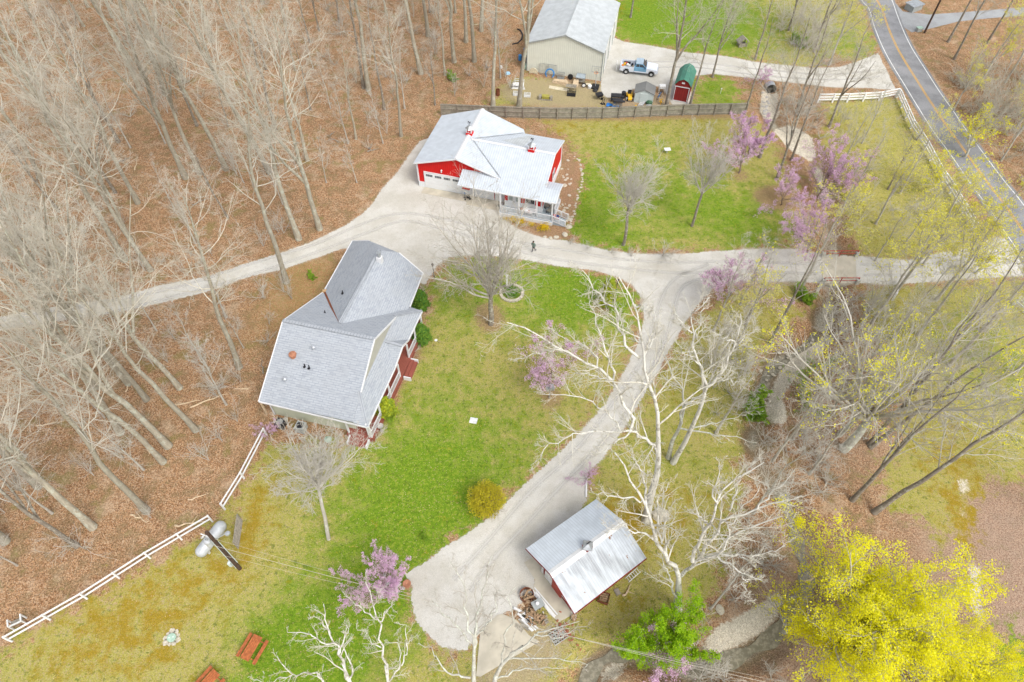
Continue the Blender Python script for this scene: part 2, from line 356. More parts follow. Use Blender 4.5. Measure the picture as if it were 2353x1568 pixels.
LAWNS = [
 [(985, 660), (1031, 592), (1151, 589), (1284, 612), (1454, 656), (1481, 736), (1434, 856), (1391, 929), (1278, 1048), (1118, 1195), (931, 1318), (947, 1400), (984, 1465), (1071, 1495), (1060, 1640), (0, 1700), (-80, 1600), (40, 1462), (200, 1385), (330, 1310), (440, 1245), (500, 1205), (545, 1150), (585, 1070), (610, 1010), (700, 1020), (800, 1020), (880, 960), (940, 850), (980, 760)],
 [(1180, 268), (1712, 262), (1750, 285), (1790, 340), (1800, 400), (1850, 440), (1835, 490), (1880, 560), (1640, 580), (1400, 580), (1305, 560), (1318, 480), (1345, 400), (1330, 350), (1285, 300)],
 [(1886, 225), (2060, 217), (2110, 290), (2180, 400), (2240, 500), (2290, 560), (2150, 590), (2080, 600), (1965, 590), (1940, 500), (1915, 400), (1880, 330), (1905, 280)],
 [(1400, -80), (1975, -80), (1985, 20), (2018, 123), (1960, 148), (1920, 120), (1850, 165), (1790, 150), (1668, 130), (1568, 115), (1434, 95), (1405, 90), (1416, 25)],
 [(1590, 178), (1710, 180), (1690, 255), (1585, 260)],
 [(1120, 215), (1210, 170), (1300, 195), (1384, 190), (1400, 240), (1450, 256), (1140, 250)],
 [(1560, 780), (1702, 648), (1830, 650), (1870, 665), (1850, 700), (1760, 790), (1730, 850), (1740, 940), (1715, 1000), (1700, 1100), (1670, 1260), (1640, 1400), (1560, 1480), (1420, 1490), (1310, 1530), (1240, 1640), (1060, 1640), (1100, 1480), (1240, 1400), (1346, 1110), (1480, 910)],
 [(1980, 655), (2400, 640), (2400, 1110), (2260, 1090), (2230, 1180), (2240, 1290), (2200, 1330), (2150, 1200), (2000, 1150), (2060, 1010), (2110, 880), (2020, 800), (1985, 720)],
 [(2270, 1475), (2420, 1440), (2420, 1640), (2200, 1640), (2240, 1540)],
]
DIRT = [[(1140, 195), (1210, 175), (1390, 190), (1390, 250), (1250, 250), (1150, 235)], [(1425, 225), (1590, 205), (1590, 258), (1400, 255)], [(1200, 190), (1260, 200), (1300, 215), (1385, 190), (1420, 230), (1380, 238), (1300, 232), (1240, 222), (1195, 205)],
 [(1100, 1480), (1230, 1400), (1330, 1420), (1320, 1480), (1200, 1640), (1060, 1640)],
 [(1800, 1150), (1850, 1160), (1905, 1300), (1890, 1380), (1850, 1330), (1820, 1250)]]
ROCK = [[(1755, 200), (1790, 205), (1785, 250), (1800, 262), (1755, 262), (1750, 230)],
 [(1782, 282), (1805, 280), (1870, 318), (1885, 350), (1850, 366), (1815, 345), (1790, 310)],
 [(1835, 800), (1900, 760), (1925, 770), (1860, 830), (1815, 880), (1795, 920), (1810, 960), (1795, 985), (1770, 960), (1765, 915), (1790, 860), (1810, 825)],
 [(1650, 1440), (1730, 1400), (1800, 1350), (1815, 1380), (1770, 1440), (1700, 1480), (1640, 1500), (1600, 1490)],
 [(1390, 1530), (1420, 1510), (1460, 1515), (1430, 1545), (1400, 1570), (1370, 1580)],
 [(2200, 1090), (2225, 1095), (2225, 1150), (2205, 1140)], [(2205, 1160), (2225, 1165), (2220, 1200), (2200, 1190)],
 [(2225, 1290), (2262, 1300), (2250, 1400), (2290, 1440), (2230, 1420)]]
MULCH = [[(1085, 705), (1110, 690), (1155, 700), (1165, 745), (1130, 775), (1095, 760)], [(1355, 690), (1395, 690), (1415, 720), (1375, 735), (1350, 715)],
 [(1240, 880), (1285, 880), (1300, 930), (1270, 950), (1235, 940)],
 [(925, 800), (975, 780), (970, 830), (935, 850), (940, 880), (890, 930), (880, 900)], [(1150, 500), (1300, 530), (1312, 555), (1240, 548), (1160, 520)],
 [(1290, 355), (1322, 360), (1335, 400), (1325, 470), (1310, 530), (1288, 520), (1280, 420)], [(1140, 265), (1712, 262), (1712, 272), (1500, 277), (1300, 280), (1180, 275)],
 [(1675, 395), (1715, 385), (1730, 412), (1690, 425)], [(1720, 440), (1790, 420), (1850, 450), (1830, 490), (1750, 480)],
 [(870, 930), (905, 950), (860, 1000), (830, 1010)],
 [(1130, 238), (1712, 246), (1712, 262), (1140, 262)], [(1240, 176), (1390, 195), (1392, 205), (1330, 205), (1250, 188)], [(1500, 215), (1548, 240), (1545, 262), (1495, 262)], [(640, 990), (800, 1000), (820, 1016), (640, 1012)]]
lawn = region(LAWNS, 4)
dirt = region(DIRT, 3); rock = region(ROCK, 1); mulch = region(MULCH, 2)
grav = region([GRAVEL_TRACK, NB_DRIVE], 1); grav2 = region([ROAD_L+ROAD_R[::-1]], 3)
lush = blobs([(1100, 600, 9, .6), (1300, 660, 8, .9), (1400, 700, 6, .8), (1050, 700, 6, .5), (980, 950, 6, .45), (1050, 850, 5, .3), (1250, 750, 5, .4), (870, 1180, 8, 1.0), (1000, 1100, 7, .9), (1050, 1250, 7, .8), (1180, 1000, 8, .6), (1120, 850, 5, -.1), (1350, 620, 6, .5), (1330, 420, 6, .9), (1350, 500, 6, .9), (1480, 350, 10, .6), (1550, 480, 8, .75), (1700, 480, 8, .8), (1730, 540, 5, .5),
 (1550, 60, 14, 1.1), (1650, 40, 14, 1.0), (1480, 30, 9, .9), (1640, 210, 6, 1.0), (1950, 100, 8, .6), (640, 1530, 5, 1.1), (760, 1440, 6, .8), (700, 1500, 5, .8), (900, 1330, 4, .7), (850, 1520, 6, .5), (2330, 1530, 7, 1.3), (1500, 1060, 4, .3), (1680, 700, 4, .1), (2250, 800, 9, .45), (1600, 930, 5, .2), (1430, 560, 5, .5), (1260, 230, 4, .4),
 (1600, 1080, 3, .3), (1350, 1180, 3, .2)], .12)
moss = blobs([(560, 1260, 3.5, 1.0), (590, 1180, 3, .9), (610, 1110, 3, .7), (300, 1400, 5, .8), (420, 1340, 3.5, .9), (150, 1480, 5, .8), (400, 1500, 5, .7), (540, 1330, 3, .5), (250, 1530, 5, .5), (1300, 290, 5, 1.0), (1450, 275, 5, .8), (1600, 280, 5, .6), (1760, 330, 3, .4), (1500, 1150, 5, .5), (1480, 1230, 4, .8), (1600, 1150, 5, .5), (1450, 1440, 5, .6), (2230, 1200, 4, 1.2), (2200, 1080, 5, .9), (2250, 1280, 3, 1.0), (2150, 950, 7, .6), (1990, 500, 9, .5), (1950, 300, 8, .6), (1420, 20, 4, .8), (1100, 1180, 3, .3), (1760, 700, 5, .7), (1420, 1180, 3, .8), (2080, 700, 6, .6), (1560, 900, 5, .5)], .05)
wood = blobs([(1850, 1450, 9, .8), (2330, 1250, 12, .8), (2300, 1350, 6, .6), (1900, 950, 9, .5), (700, 640, 6, -.6), (740, 700, 5, -.6), (600, 760, 6, -.3)], 0)   # pinker litter / olive litter
cd = polydist(CREEK)
wig = (np.sin(X*.9)+np.sin(Y*1.3+1)+np.sin(X*.37+Y*.51))*.18
depth = np.clip(1-(cd+wig-.6)/1.3, 0, 1); depth = depth*depth*(3-2*depth)*.9
flat = region([GRAVEL_TRACK, NB_DRIVE, ROAD_L+ROAD_R[::-1]], 1)
bridge_zone = pip(X, Y, [tuple(q) for q in GA([(1889, 570), (1968, 570), (1968, 665), (1889, 665)])])
depth = np.where((flat > .05) & ~bridge_zone, 0, depth)
Z = -depth
hill = np.clip((np.hypot(X, Y-60)-105)/300, 0, 1)**2*30
rng = np.random.default_rng(5)
wet = np.clip(1-(cd+wig*1.3)/.95, 0, 1)
wet = blur(wet, 1)
nyy, nxx = SH
verts = np.stack([X, Y, Z+hill], -1).reshape(-1, 3)
idx = np.arange(nxx*nyy).reshape(SH)
faces = np.stack([idx[:-1, :-1], idx[:-1, 1:], idx[1:, 1:], idx[1:, :-1]], -1).reshape(-1, 4)
def npmesh(name, verts, faces, mats, attrs=None, smooth=False):
    me = bpy.data.meshes.new(name); nv = len(verts); nf = len(faces); k = faces.shape[1]
    me.vertices.add(nv); me.vertices.foreach_set('co', np.ascontiguousarray(verts, dtype=np.float32).ravel())
    me.loops.add(nf*k); me.loops.foreach_set('vertex_index', np.ascontiguousarray(faces, dtype=np.int32).ravel())
    me.polygons.add(nf); me.polygons.foreach_set('loop_start', np.arange(0, nf*k, k, dtype=np.int32))
    try: me.polygons.foreach_set('loop_total', np.full(nf, k, dtype=np.int32))
    except Exception: pass
    if smooth: me.polygons.foreach_set('use_smooth', np.ones(nf, dtype=bool))
    for m in (mats if isinstance(mats, (list, tuple)) else [mats]): me.materials.append(m)
    for n, a in (attrs or {}).items():
        at = me.attributes.new(n, 'FLOAT', 'POINT'); at.data.foreach_set('value', a.astype(np.float32).ravel())
    me.update(); me.validate(); return me
def ground_material():
    t = NT('ground_cover'); p = t.pos()
    n_big = t.noise(p, .16, 4, .6); n_mid = t.noise(p, .75, 4, .6); n_s = t.noise(p, 3.2, 4, .7); n_f = t.noise(p, 9.0, 3, .75); n_v = t.noise(p, 26.0, 2, .7)
    lv = t.n('TexVoronoi', Vector=t.mapv(p, (1, 1, 1)), Scale=7.5); lv2 = t.n('TexVoronoi', Vector=p, Scale=13.0)
    lr = t.n('SeparateColor', Color=lv.outputs['Color']).outputs[0]; lr2 = t.n('SeparateColor', Color=lv2.outputs['Color']).outputs[1]
    # leaf litter: tan, orange brown, dark gaps
    c = t.mix(t.ramp(lr, .1, .9), (.27, .135, .062), (.50, .295, .155))
    c = t.mix(t.ramp(lr2, .55, .95), c, (.54, .39, .25)); c = t.mix(t.ramp(n_f, .47, .66), c, (.105, .058, .032))
    c = t.mix(t.math('MULTIPLY', t.ramp(n_mid, .44, .62), .7), c, t.mix(t.ramp(n_f, .4, .65), (.30, .21, .11), (.13, .085, .045)))
    c = t.mix(t.math('MULTIPLY', t.ramp(t.noise(p, .42, 4, .65), .52, .68), .45), c, t.mix(t.ramp(lr, .3, .8), (.44, .33, .22), (.58, .45, .31)))
    wd = t.attr('wood'); c = t.mix(t.math('MULTIPLY', t.ramp(wd, .1, .9), .65), c, t.mix(t.ramp(n_f, .35, .65), (.46, .36, .29), (.28, .18, .13)))
    c = t.mix(t.math('MULTIPLY', t.ramp(t.math('MULTIPLY', wd, -1), .1, .6), .6), c, t.mix(t.ramp(n_s, .35, .65), (.27, .23, .07), (.42, .22, .10)))
    gf = t.math('MULTIPLY', t.ramp(t.math('ADD', n_mid, t.math('MULTIPLY', n_big, .6)), .86, 1.0), t.ramp(n_f, .4, .6))
    c = t.mix(t.math('MULTIPLY', gf, .7), c, (.22, .20, .05))
    # lawn
    straw = t.mix(t.ramp(n_f, .3, .7), (.46, .41, .125), (.29, .265, .05)); straw = t.mix(t.ramp(lr2, .6, 1.0), straw, (.40, .325, .17))
    green = t.mix(t.ramp(n_f, .3, .7), (.185, .305, .018), (.095, .185, .012)); green = t.mix(t.ramp(n_s, .45, .75), green, (.33, .38, .045))
    lu = t.math('ADD', t.math('MULTIPLY', t.attr('lush'), .8), t.math('MULTIPLY', t.math('SUBTRACT', n_mid, .5), 2.4)); lu = t.math('ADD', lu, t.math('MULTIPLY', t.math('SUBTRACT', n_s, .5), 2.0)); lu = t.math('ADD', lu, t.math('MULTIPLY', t.math('SUBTRACT', n_f, .5), .7)); lu = t.math('SUBTRACT', t.math('MULTIPLY', lu, .8), .02)
    g = t.mix(t.ramp(lu, .0, .9), straw, green)
    tf = t.noise(p, 2.3, 3, .8); g = t.mix(t.math('MULTIPLY', t.ramp(tf, .52, .66), .65), g, (.075, .125, .014))
    mo = t.math('ADD', t.math('MULTIPLY', t.attr('moss'), .62), t.math('MULTIPLY', t.math('SUBTRACT', n_mid, .5), 3.0)); mo = t.math('ADD', mo, t.math('MULTIPLY', t.math('SUBTRACT', n_s, .5), 1.6))
    g = t.mix(t.math('MULTIPLY', t.ramp(mo, .30, 1.25), .85), g, t.mix(t.ramp(n_f, .3, .7), (.38, .225, .014), (.26, .19, .018)))
    g = t.mix(t.math('MULTIPLY', t.ramp(lr2, .955, .98), .4), g, (.48, .35, .2))      # stray leaves
    la = t.math('ADD', t.attr('lawn'), t.math('MULTIPLY', t.math('SUBTRACT', n_s, .5), 1.1))
    la = t.math('ADD', la, t.math('MULTIPLY', t.math('SUBTRACT', n_mid, .5), 1.6)); c = t.mix(t.ramp(la, .32, .68), c, g)
    mu = t.math('ADD', t.attr('mulch'), t.math('MULTIPLY', t.math('SUBTRACT', n_s, .5), 1.6))
    c = t.mix(t.math('MULTIPLY', t.ramp(mu, .35, .75), .8), c, t.mix(t.ramp(n_f, .35, .65), (.42, .28, .17), (.22, .13, .07)))
    di = t.math('ADD', t.attr('dirt'), t.math('MULTIPLY', t.math('SUBTRACT', n_s, .5), 1.6))
    c = t.mix(t.math('MULTIPLY', t.ramp(di, .4, .8), .75), c, t.mix(t.ramp(n_f, .3, .7), (.46, .38, .25), (.32, .24, .15)))
    # creek: dark wet bed, mud banks, pale gravel bars
    we = t.attr('wet'); c = t.mix(t.ramp(t.math('ADD', we, t.math('MULTIPLY', t.math('SUBTRACT', n_s, .5), .8)), .05, .5), c, t.mix(t.ramp(n_f, .3, .7), (.32, .24, .15), (.15, .11, .065)))
    c = t.mix(t.ramp(t.math('ADD', we, t.math('MULTIPLY', t.math('SUBTRACT', n_mid, .5), .5)), .45, .8), c, t.mix(t.ramp(lr2, .4, .9), (.30, .28, .22), (.48, .43, .33)))
    ro = t.math('ADD', t.attr('rock'), t.math('MULTIPLY', t.math('SUBTRACT', n_s, .5), .9))
    c = t.mix(t.ramp(ro, .35, .6), c, t.mix(t.ramp(lr2, .1, .9), (.50, .44, .34), (.70, .64, .52)))
    # gravel thrown off the drives
    gr = t.math('ADD', t.attr('gravel'), t.math('MULTIPLY', t.math('SUBTRACT', n_f, .5), 1.4))
    c = t.mix(t.ramp(gr, .35, .7), c, t.mix(t.ramp(n_v, .3, .7), (.56, .53, .46), (.40, .37, .31)))
    vb = t.ramp(n_v, .32, .68, .56, 1.38); c = t.mix(1.0, c, t.n('CombineColor', Red=vb, Green=vb, Blue=vb).outputs[0], 'MULTIPLY')
    t.col(c); t.b.inputs['Roughness'].default_value = .95; t.b.inputs['Specular IOR Level'].default_value = .1
    t.bump(t.math('ADD', n_f, t.math('MULTIPLY', n_s, 1.2)), .8, .12); return t.m
mt['ground'] = ground_material()
gme = npmesh('ground', verts, faces, mt['ground'], dict(lawn=lawn, lush=lush, moss=moss, dirt=dirt, rock=rock, mulch=mulch, wet=wet, gravel=np.maximum(grav, grav2*.8), wood=wood), True)
ground = bpy.data.objects.new('ground', gme); COL.objects.link(ground); tag(ground, 'leaf-littered and grassy ground', None, None, 'structure'); del ground['label']
# water in the deeper pools of the creek
def sheet(name, poly, z, mat, jag=.0, step=.3, seed=1, parent=None, world=False, kind='structure'):
    w = np.array(poly, float) if world else GA(poly); r = random.Random(seed); out = []
    n = len(w)
    for i in range(n):
        a, b = w[i], w[(i+1) % n]; L = np.hypot(*(b-a)); k = max(1, int(L/step)) if jag else 1
        nx, ny = -(b-a)[1]/max(L, 1e-6), (b-a)[0]/max(L, 1e-6)
        for j in range(k):
            t = j/k; o = (r.random()-.5)*2*jag if jag else 0; q = a+(b-a)*t; out.append((q[0]+nx*o, q[1]+ny*o, z))
    bm = bmesh.new(); f = bm.faces.new([bm.verts.new(v) for v in out]); bmesh.ops.triangulate(bm, faces=[f], ngon_method='EAR_CLIP')
    bmesh.ops.recalc_face_normals(bm, faces=bm.faces)
    if sum(f.normal.z for f in bm.faces) < 0: bmesh.ops.reverse_faces(bm, faces=bm.faces)
    me = bpy.data.meshes.new(name); bm.to_mesh(me); bm.free(); me.materials.append(mat)
    o = bpy.data.objects.new(name, me); COL.objects.link(o)
    if parent: o.parent = parent
    elif kind: o['kind'] = kind
    return o
def gravel_mat(name, a, b, c):
    t = NT(name); p = t.pos(); n1 = t.noise(p, .35, 4, .6); n2 = t.noise(p, 2.2, 4, .7); n3 = t.noise(p, 22, 3, .8)
    k = t.mix(t.ramp(n1, .35, .65), a, b); k = t.mix(t.math('MULTIPLY', t.ramp(n2, .52, .78), .55), k, c); vb = t.ramp(n3, .3, .7, .74, 1.16)
    k = t.mix(1.0, k, t.n('CombineColor', Red=vb, Green=vb, Blue=vb).outputs[0], 'MULTIPLY')
    lf = t.noise(p, 6.0, 2, .6); k = t.mix(t.math('MULTIPLY', t.ramp(lf, .72, .76), .6), k, (.36, .25, .15))
    t.col(k); t.b.inputs['Roughness'].default_value = .95; t.bump(n3, .5, .03); return t.m
mt['gravel'] = gravel_mat('pale_gravel', (.56, .54, .49), (.48, .455, .395), (.39, .345, .265))
mt['asphalt'] = gravel_mat('worn_asphalt', (.27, .27, .275), (.20, .20, .205), (.32, .32, .315))
mt['asphalt2'] = gravel_mat('pale_asphalt', (.34, .35, .35), (.29, .29, .29), (.38, .37, .34))
sheet('gravel_driveway', GRAVEL_TRACK, .012, mt['gravel'], .11, .13, 3)
sheet('neighbour_driveway', NB_DRIVE, .012, mt['gravel'], .10, .13, 4)
def smooth_line(p, n=8):
    w = GA(p); out = []
    for i in range(len(w)-1):
        p0 = w[max(i-1, 0)]; p1 = w[i]; p2 = w[i+1]; p3 = w[min(i+2, len(w)-1)]
        for j in range(n):
            t = j/n; out.append(.5*((2*p1)+(-p0+p2)*t+(2*p0-5*p1+4*p2-p3)*t*t+(-p0+3*p1-3*p2+p3)*t**3))
    out.append(w[-1]); return np.array(out)
RL, RR = smooth_line(ROAD_L), smooth_line(ROAD_R)
RL2 = np.array([RL[int(i)] for i in np.linspace(0, len(RL)-1, 90)]); RR2 = np.array([RR[int(i)] for i in np.linspace(0, len(RR)-1, 90)])
def strip(name, A, B, z, mat, parent=None):
    n = len(A); v = np.zeros((2*n, 3)); v[:n, :2] = A; v[n:, :2] = B; v[:, 2] = z
    f = np.array([(i, i+n, i+n+1, i+1) for i in range(n-1)]); me = npmesh(name, v, f, mat)
    bm = bmesh.new(); bm.from_mesh(me); bmesh.ops.recalc_face_normals(bm, faces=bm.faces)
    if sum(q.normal.z for q in bm.faces) < 0: bmesh.ops.reverse_faces(bm, faces=bm.faces)
    bm.to_mesh(me); bm.free()
    o = bpy.data.objects.new(name, me); COL.objects.link(o); o.parent = parent; return o
def lerp(a, b, t): return a+(b-a)*t
road = strip('road', RL2, RR2, .03, mt['asphalt']); road['kind'] = 'structure'
sheet('side_road', SIDE_ROAD, .022, mt['asphalt2'], .03, .4, 9)
def wheel_tracks(name, line, off, w):
    L = smooth_line(line, 10); d = np.gradient(L, axis=0); d /= np.linalg.norm(d, axis=1)[:, None]; nn = np.stack([-d[:, 1], d[:, 0]], 1)
    for s in (-1, 1):
        C_ = L+nn*off*s+nn*(np.sin(np.arange(len(L))*.31+s)*.10)[:, None]; n = len(C_); v = np.zeros((3*n, 3)); v[:n, :2] = C_-nn*w; v[n:2*n, :2] = C_; v[2*n:, :2] = C_+nn*w; v[:, 2] = .017
        f = [(i, i+n, i+n+1, i+1) for i in range(n-1)]+[(i+n, i+2*n, i+2*n+1, i+n+1) for i in range(n-1)]; a = np.zeros(3*n); a[n:2*n] = 1; a[n] = 0; a[2*n-1] = 0
        o = bpy.data.objects.new(name, npmesh(name, v, np.array(f), mt['track'], dict(soft=a))); COL.objects.link(o); o['kind'] = 'structure'
t_ = NT('packed_wheel_track'); tn = t_.noise(t_.pos(), 7, 4, .75); t_.col(t_.mix(t_.ramp(tn, .35, .65), (.64, .62, .575), (.56, .54, .49)))
tr_n = t_.n('BsdfTransparent'); tm = t_.n('MixShader'); t_.set(tm.inputs[0], t_.math('MULTIPLY', t_.ramp(t_.math('ADD', t_.attr('soft'), t_.math('SUBTRACT', tn, .5)), .1, 1.1), .6)); t_.t.links.new(tr_n.outputs[0], tm.inputs[1]); t_.t.links.new(t_.b.outputs[0], tm.inputs[2]); t_.t.links.new(tm.outputs[0], t_.out.inputs[0]); mt['track'] = t_.m
wheel_tracks('wheel_track', [(-40, 752), (100, 730), (267, 702), (400, 672), (567, 622), (717, 574), (830, 528), (930, 500), (1040, 520), (1150, 556), (1280, 584), (1400, 603), (1560, 615), (1700, 612), (1880, 618)], .75, .42)
wheel_tracks('wheel_track', [(1975, 620), (2100, 622), (2250, 603), (2330, 590)], .75, .42)
wheel_tracks('wheel_track', [(1640, 618), (1560, 650), (1525, 730), (1490, 830), (1430, 930), (1330, 1050), (1230, 1150), (1130, 1260), (1060, 1350)], .75, .42)
wheel_tracks('wheel_track', [(1470, 150), (1600, 150), (1760, 168), (1900, 178), (2020, 168)], .75, .4)
def paint(name, c):
    t = NT(name); n = t.noise(t.pos(), 3.0, 4, .7); t.col(t.mix(t.ramp(n, .5, .75), c, (.26, .26, .26))); return t.m
mt['paintW'] = paint('worn_white_line', (.75, .75, .72)); mt['paintY'] = paint('worn_yellow_line', (.62, .34, .04))
for a, m, nm in ((.075, 'paintW', 'edge_line'), (.915, 'paintW', 'edge_line'), (.475, 'paintY', 'centre_line'), (.51, 'paintY', 'centre_line')):
    w = .019; strip(nm, lerp(RL2, RR2, a), lerp(RL2, RR2, a+w), .036, mt[m], road)
# concrete pad by the shed and slabs by the garage
mtw = NT('creek_water'); mtw.col(mtw.mix(mtw.ramp(mtw.noise(mtw.pos(), 2.5, 4, .7), .4, .65), (.17, .155, .11), (.30, .27, .20))); mtw.b.inputs['Roughness'].default_value = .2; mtw.b.inputs['Specular IOR Level'].default_value = .4; mtw.bump(mtw.noise(mtw.pos(), 5, 3), .2, .05)
def ribbon(name, line, w, z, mat):
    L = smooth_line(line, 4); d = np.gradient(L, axis=0); d /= np.linalg.norm(d, axis=1)[:, None]; nn = np.stack([-d[:, 1], d[:, 0]], 1)
    ww = w*(.75+.35*np.sin(np.arange(len(L))*1.1))[:, None]; o = strip(name, L-nn*ww, L+nn*ww, z, mat); o['kind'] = 'structure'; return o
ribbon('creek_water', [(1885, 756), (1830, 805), (1770, 850), (1752, 889), (1755, 935)], .5, -.86, mtw.m)
ribbon('creek_water', [(1800, 1120), (1829, 1195), (1840, 1250), (1862, 1311), (1855, 1361), (1820, 1400), (1785, 1455), (1718, 1495), (1645, 1525), (1590, 1538)], .7, -.84, mtw.m)
ribbon('creek_water', [(1540, 1515), (1480, 1498), (1418, 1500), (1368, 1530), (1330, 1600)], .6, -.84, mtw.m)
# ================================================================ BUILDINGS
def win(parent, cx, cy, z0, w, h, axis='Y', out=-1, name='window', panes=2, glass='glass'):
    """window set in a wall; axis = wall normal; built proud of the wall"""
    f = MB(); g = MB(); fr = .09
    def bx(mb, u0, u1, z0_, z1_, d0, d1):
        if axis == 'Y': a, b = sorted((cy+out*d0, cy+out*d1)); mb.box(cx+u0, cx+u1, a, b, z0_, z1_)
        else: a, b = sorted((cx+out*d0, cx+out*d1)); mb.box(a, b, cy+u0, cy+u1, z0_, z1_)
    bx(f, -w/2-fr, -w/2, z0-fr, z0+h+fr, .0, .06); bx(f, w/2, w/2+fr, z0-fr, z0+h+fr, .0, .06)
    bx(f, -w/2, w/2, z0-fr, z0, .0, .06); bx(f, -w/2, w/2, z0+h, z0+h+fr, .0, .06)
    for k in range(1, panes): x = -w/2+w*k/panes; bx(f, x-.03, x+.03, z0, z0+h, .0, .05)
    bx(g, -w/2, w/2, z0, z0+h, .005, .025)
    o = f.build(name, mt['trim'], parent); g.build('pane', mt[glass], o); return o
def railing(mb, a, b, z, h=.9, sp=.16, white=True, posts=True):
    a = Vector((a[0], a[1], z)); b = Vector((b[0], b[1], z)); up = Vector((0, 0, 1))
    mb.bar(a+up*h, b+up*h, .07, .05); mb.bar(a+up*.1, b+up*.1, .05, .05)
    n = max(2, int((b-a).length/sp))
    for i in range(1, n): p = a.lerp(b, i/n); mb.bar(p+up*.1, p+up*h, .045)
# ---------------------------------------------------------------- red barn garage
RB = thing('barn_house', 'red metal barn garage with white ribbed roofs, two cupolas and a railed porch', 'barn', (-11.72, 66.45, 0), R(-16), None)
def zr(y): return 5.3-(y-4.25)*(5.3-3.7)/4.95 if y > 4.25 else 3.1+(y+1.66)*(5.3-3.1)/5.91   # wing roof
# walls
w = MB(); w.prism([(.25, 0), (10.6, 0), (10.6, 3.72), (5.4, 5.32), (.25, 3.72)], (.4, .52), 'Y'); w.prism([(.25, 0), (10.6, 0), (10.6, 3.72), (5.4, 5.32), (.25, 3.72)], (9.6, 9.72), 'Y')
w.box(.25, .37, .52, 9.6, 0, 3.72)
w.box(10.6, 11.5, .4, .52, 0, 3.7); w.box(11.5, 15.9, -.7, -.58, 0, 3.4); w.box(11.5, 11.62, -.58, .52, 0, 3.4); w.prism([(-.7, 0), (8.95, 0), (8.95, 3.7), (4.25, 5.2), (-.7, 3.4)], (15.9, 16.02), 'X'); w.box(10.6, 15.9, 8.83, 8.95, 0, 3.7)
w.build('wall', mt['wall_red'], RB)
w = MB()      # white wainscot, corner boards and slab band
for q in ((.2, 1.05, .34, .4, 0, .75), (5.75, 6.9, .34, .4, .0, .75), (.19, .25, .41, 9.75, 0, .75), (16.02, 16.08, -.7, 9.0, 0, 1.0), (9.95, 11.5, .34, .4, .0, 1.1), (11.5, 16.0, -.76, -.7, .0, 1.3)): MB().box(*q).build('wainscot', mt['wall_white'], RB)
w = MB()
for q in ((.16, .32, .3, .4, .75, 3.6), (6.84, 6.98, .3, .4, 0, 2.5), (15.9, 16.1, -.78, -.7, 0, 3.3), (16.02, 16.1, 8.8, 9.0, 0, 3.6)): MB().box(*q).build('corner_trim', mt['trim'], RB)
w = MB(); w.box(1.0, 1.1, .31, .4, 0, 2.3); w.box(5.7, 5.8, .31, .4, 0, 2.3); w.box(1.0, 5.8, .31, .4, 2.3, 2.42); w.build('door_frame', mt['trim'], RB)
d = MB(); d.box(1.1, 5.7, .33, .4, 0.02, 2.3); gd = d.build('garage_door', mt['garage_door'], RB)
for k in range(4):
    p = MB()
    for i in range(4):
        for j in range(2): p.box(1.3+k*1.13+i*.21, 1.3+k*1.13+i*.21+.17, .30, .325, 1.78+j*.16, 1.9+j*.16)
    p.build('door_window', mt['glass'], gd)
d = MB(); d.box(7.0, 9.85, .33, .4, .02, 2.35); gd = d.build('garage_door', mt['garage_door'], RB); [MB().box(q, q+.04, .29, .33, 1.1, 1.3).build('handle', mt['blackm'], gd) for q in (8.45, 8.62)]
# roofs
o_ = .12
w = MB(); w.slab([(-.0, .0, 3.68), (5.45, -.0, 5.42), (5.45, 10.3, 5.42), (.0, 10.0, 3.68)], .1)
w.slab([(5.45, 0, 5.42), (10.85, .0, 3.68), (11.2, 9.3, 3.66), (10.85, 10.0, 3.68), (5.45, 10.3, 5.42)], .1); w.build('roof', mt['roof_white'], RB)
x1 = 16.25
w = MB(); w.slab([(6.05, -1.66, zr(-1.66)), (x1, -1.66, zr(-1.66)), (x1, 4.25, 5.3), (5.8, 4.25, 5.3), (10.55, .35, zr(.35)+.0), (6.05, .35, zr(.35))], .1)
w.slab([(x1, 4.25, 5.3), (x1, 9.2, 3.7), (10.95, 9.2, 3.7), (5.8, 4.25, 5.3)], .1)
w.build('roof', mt['roof_white'], RB)
w = MB(); w.slab([(x1, -1.66, 3.1), (17.9, -1.66, 3.1), (17.9, -.1, 3.68), (x1, -.1, 3.68)], .08); w.slab([(17.9, -.1, 3.68), (17.9, 1.6, 3.3), (16.1, 1.6, 3.3), (16.1, -.1, 3.68)], .08); w.build('porch_roof', mt['roof_white'], RB)
w = MB(); w.prism([(5.2, 5.40), (5.45, 5.50), (5.7, 5.40), (5.45, 5.42)], (-.03, 10.33), 'Y'); w.build('ridge_cap', mt['trim'], RB)
w = MB(); w.prism([(4.05, 5.285), (4.25, 5.37), (4.45, 5.285), (4.25, 5.3)], (6.0, x1+.03), 'X'); w.build('ridge_cap', mt['trim'], RB)
w = MB()      # fascia and gutters
for a, b in (((0, -.02, 3.6), (5.45, -.02, 5.34)), ((5.45, -.02, 5.34), (10.85, -.02, 3.6)), ((6.03, -1.69, 3.02), (17.92, -1.69, 3.02)), ((x1+.02, .0, 3.7), (x1+.02, 4.25, 5.22)), ((x1+.02, 4.25, 5.22), (x1+.02, 9.2, 3.62)), ((17.93, -1.66, 3.02), (17.93, -.1, 3.6)), ((17.93, -.1, 3.6), (17.93, 1.6, 3.22))): w.bar(a, b, .06, .16)
w.build('fascia', mt['trim'], RB)
w = MB(); w.bar((10.85, .05, 3.76), (6.1, 4.22, 5.33), .10, .03); w.bar((11.0, 9.2, 3.76), (6.1, 4.35, 5.33), .10, .03); w.build('valley_flashing', mt['galv'], RB)
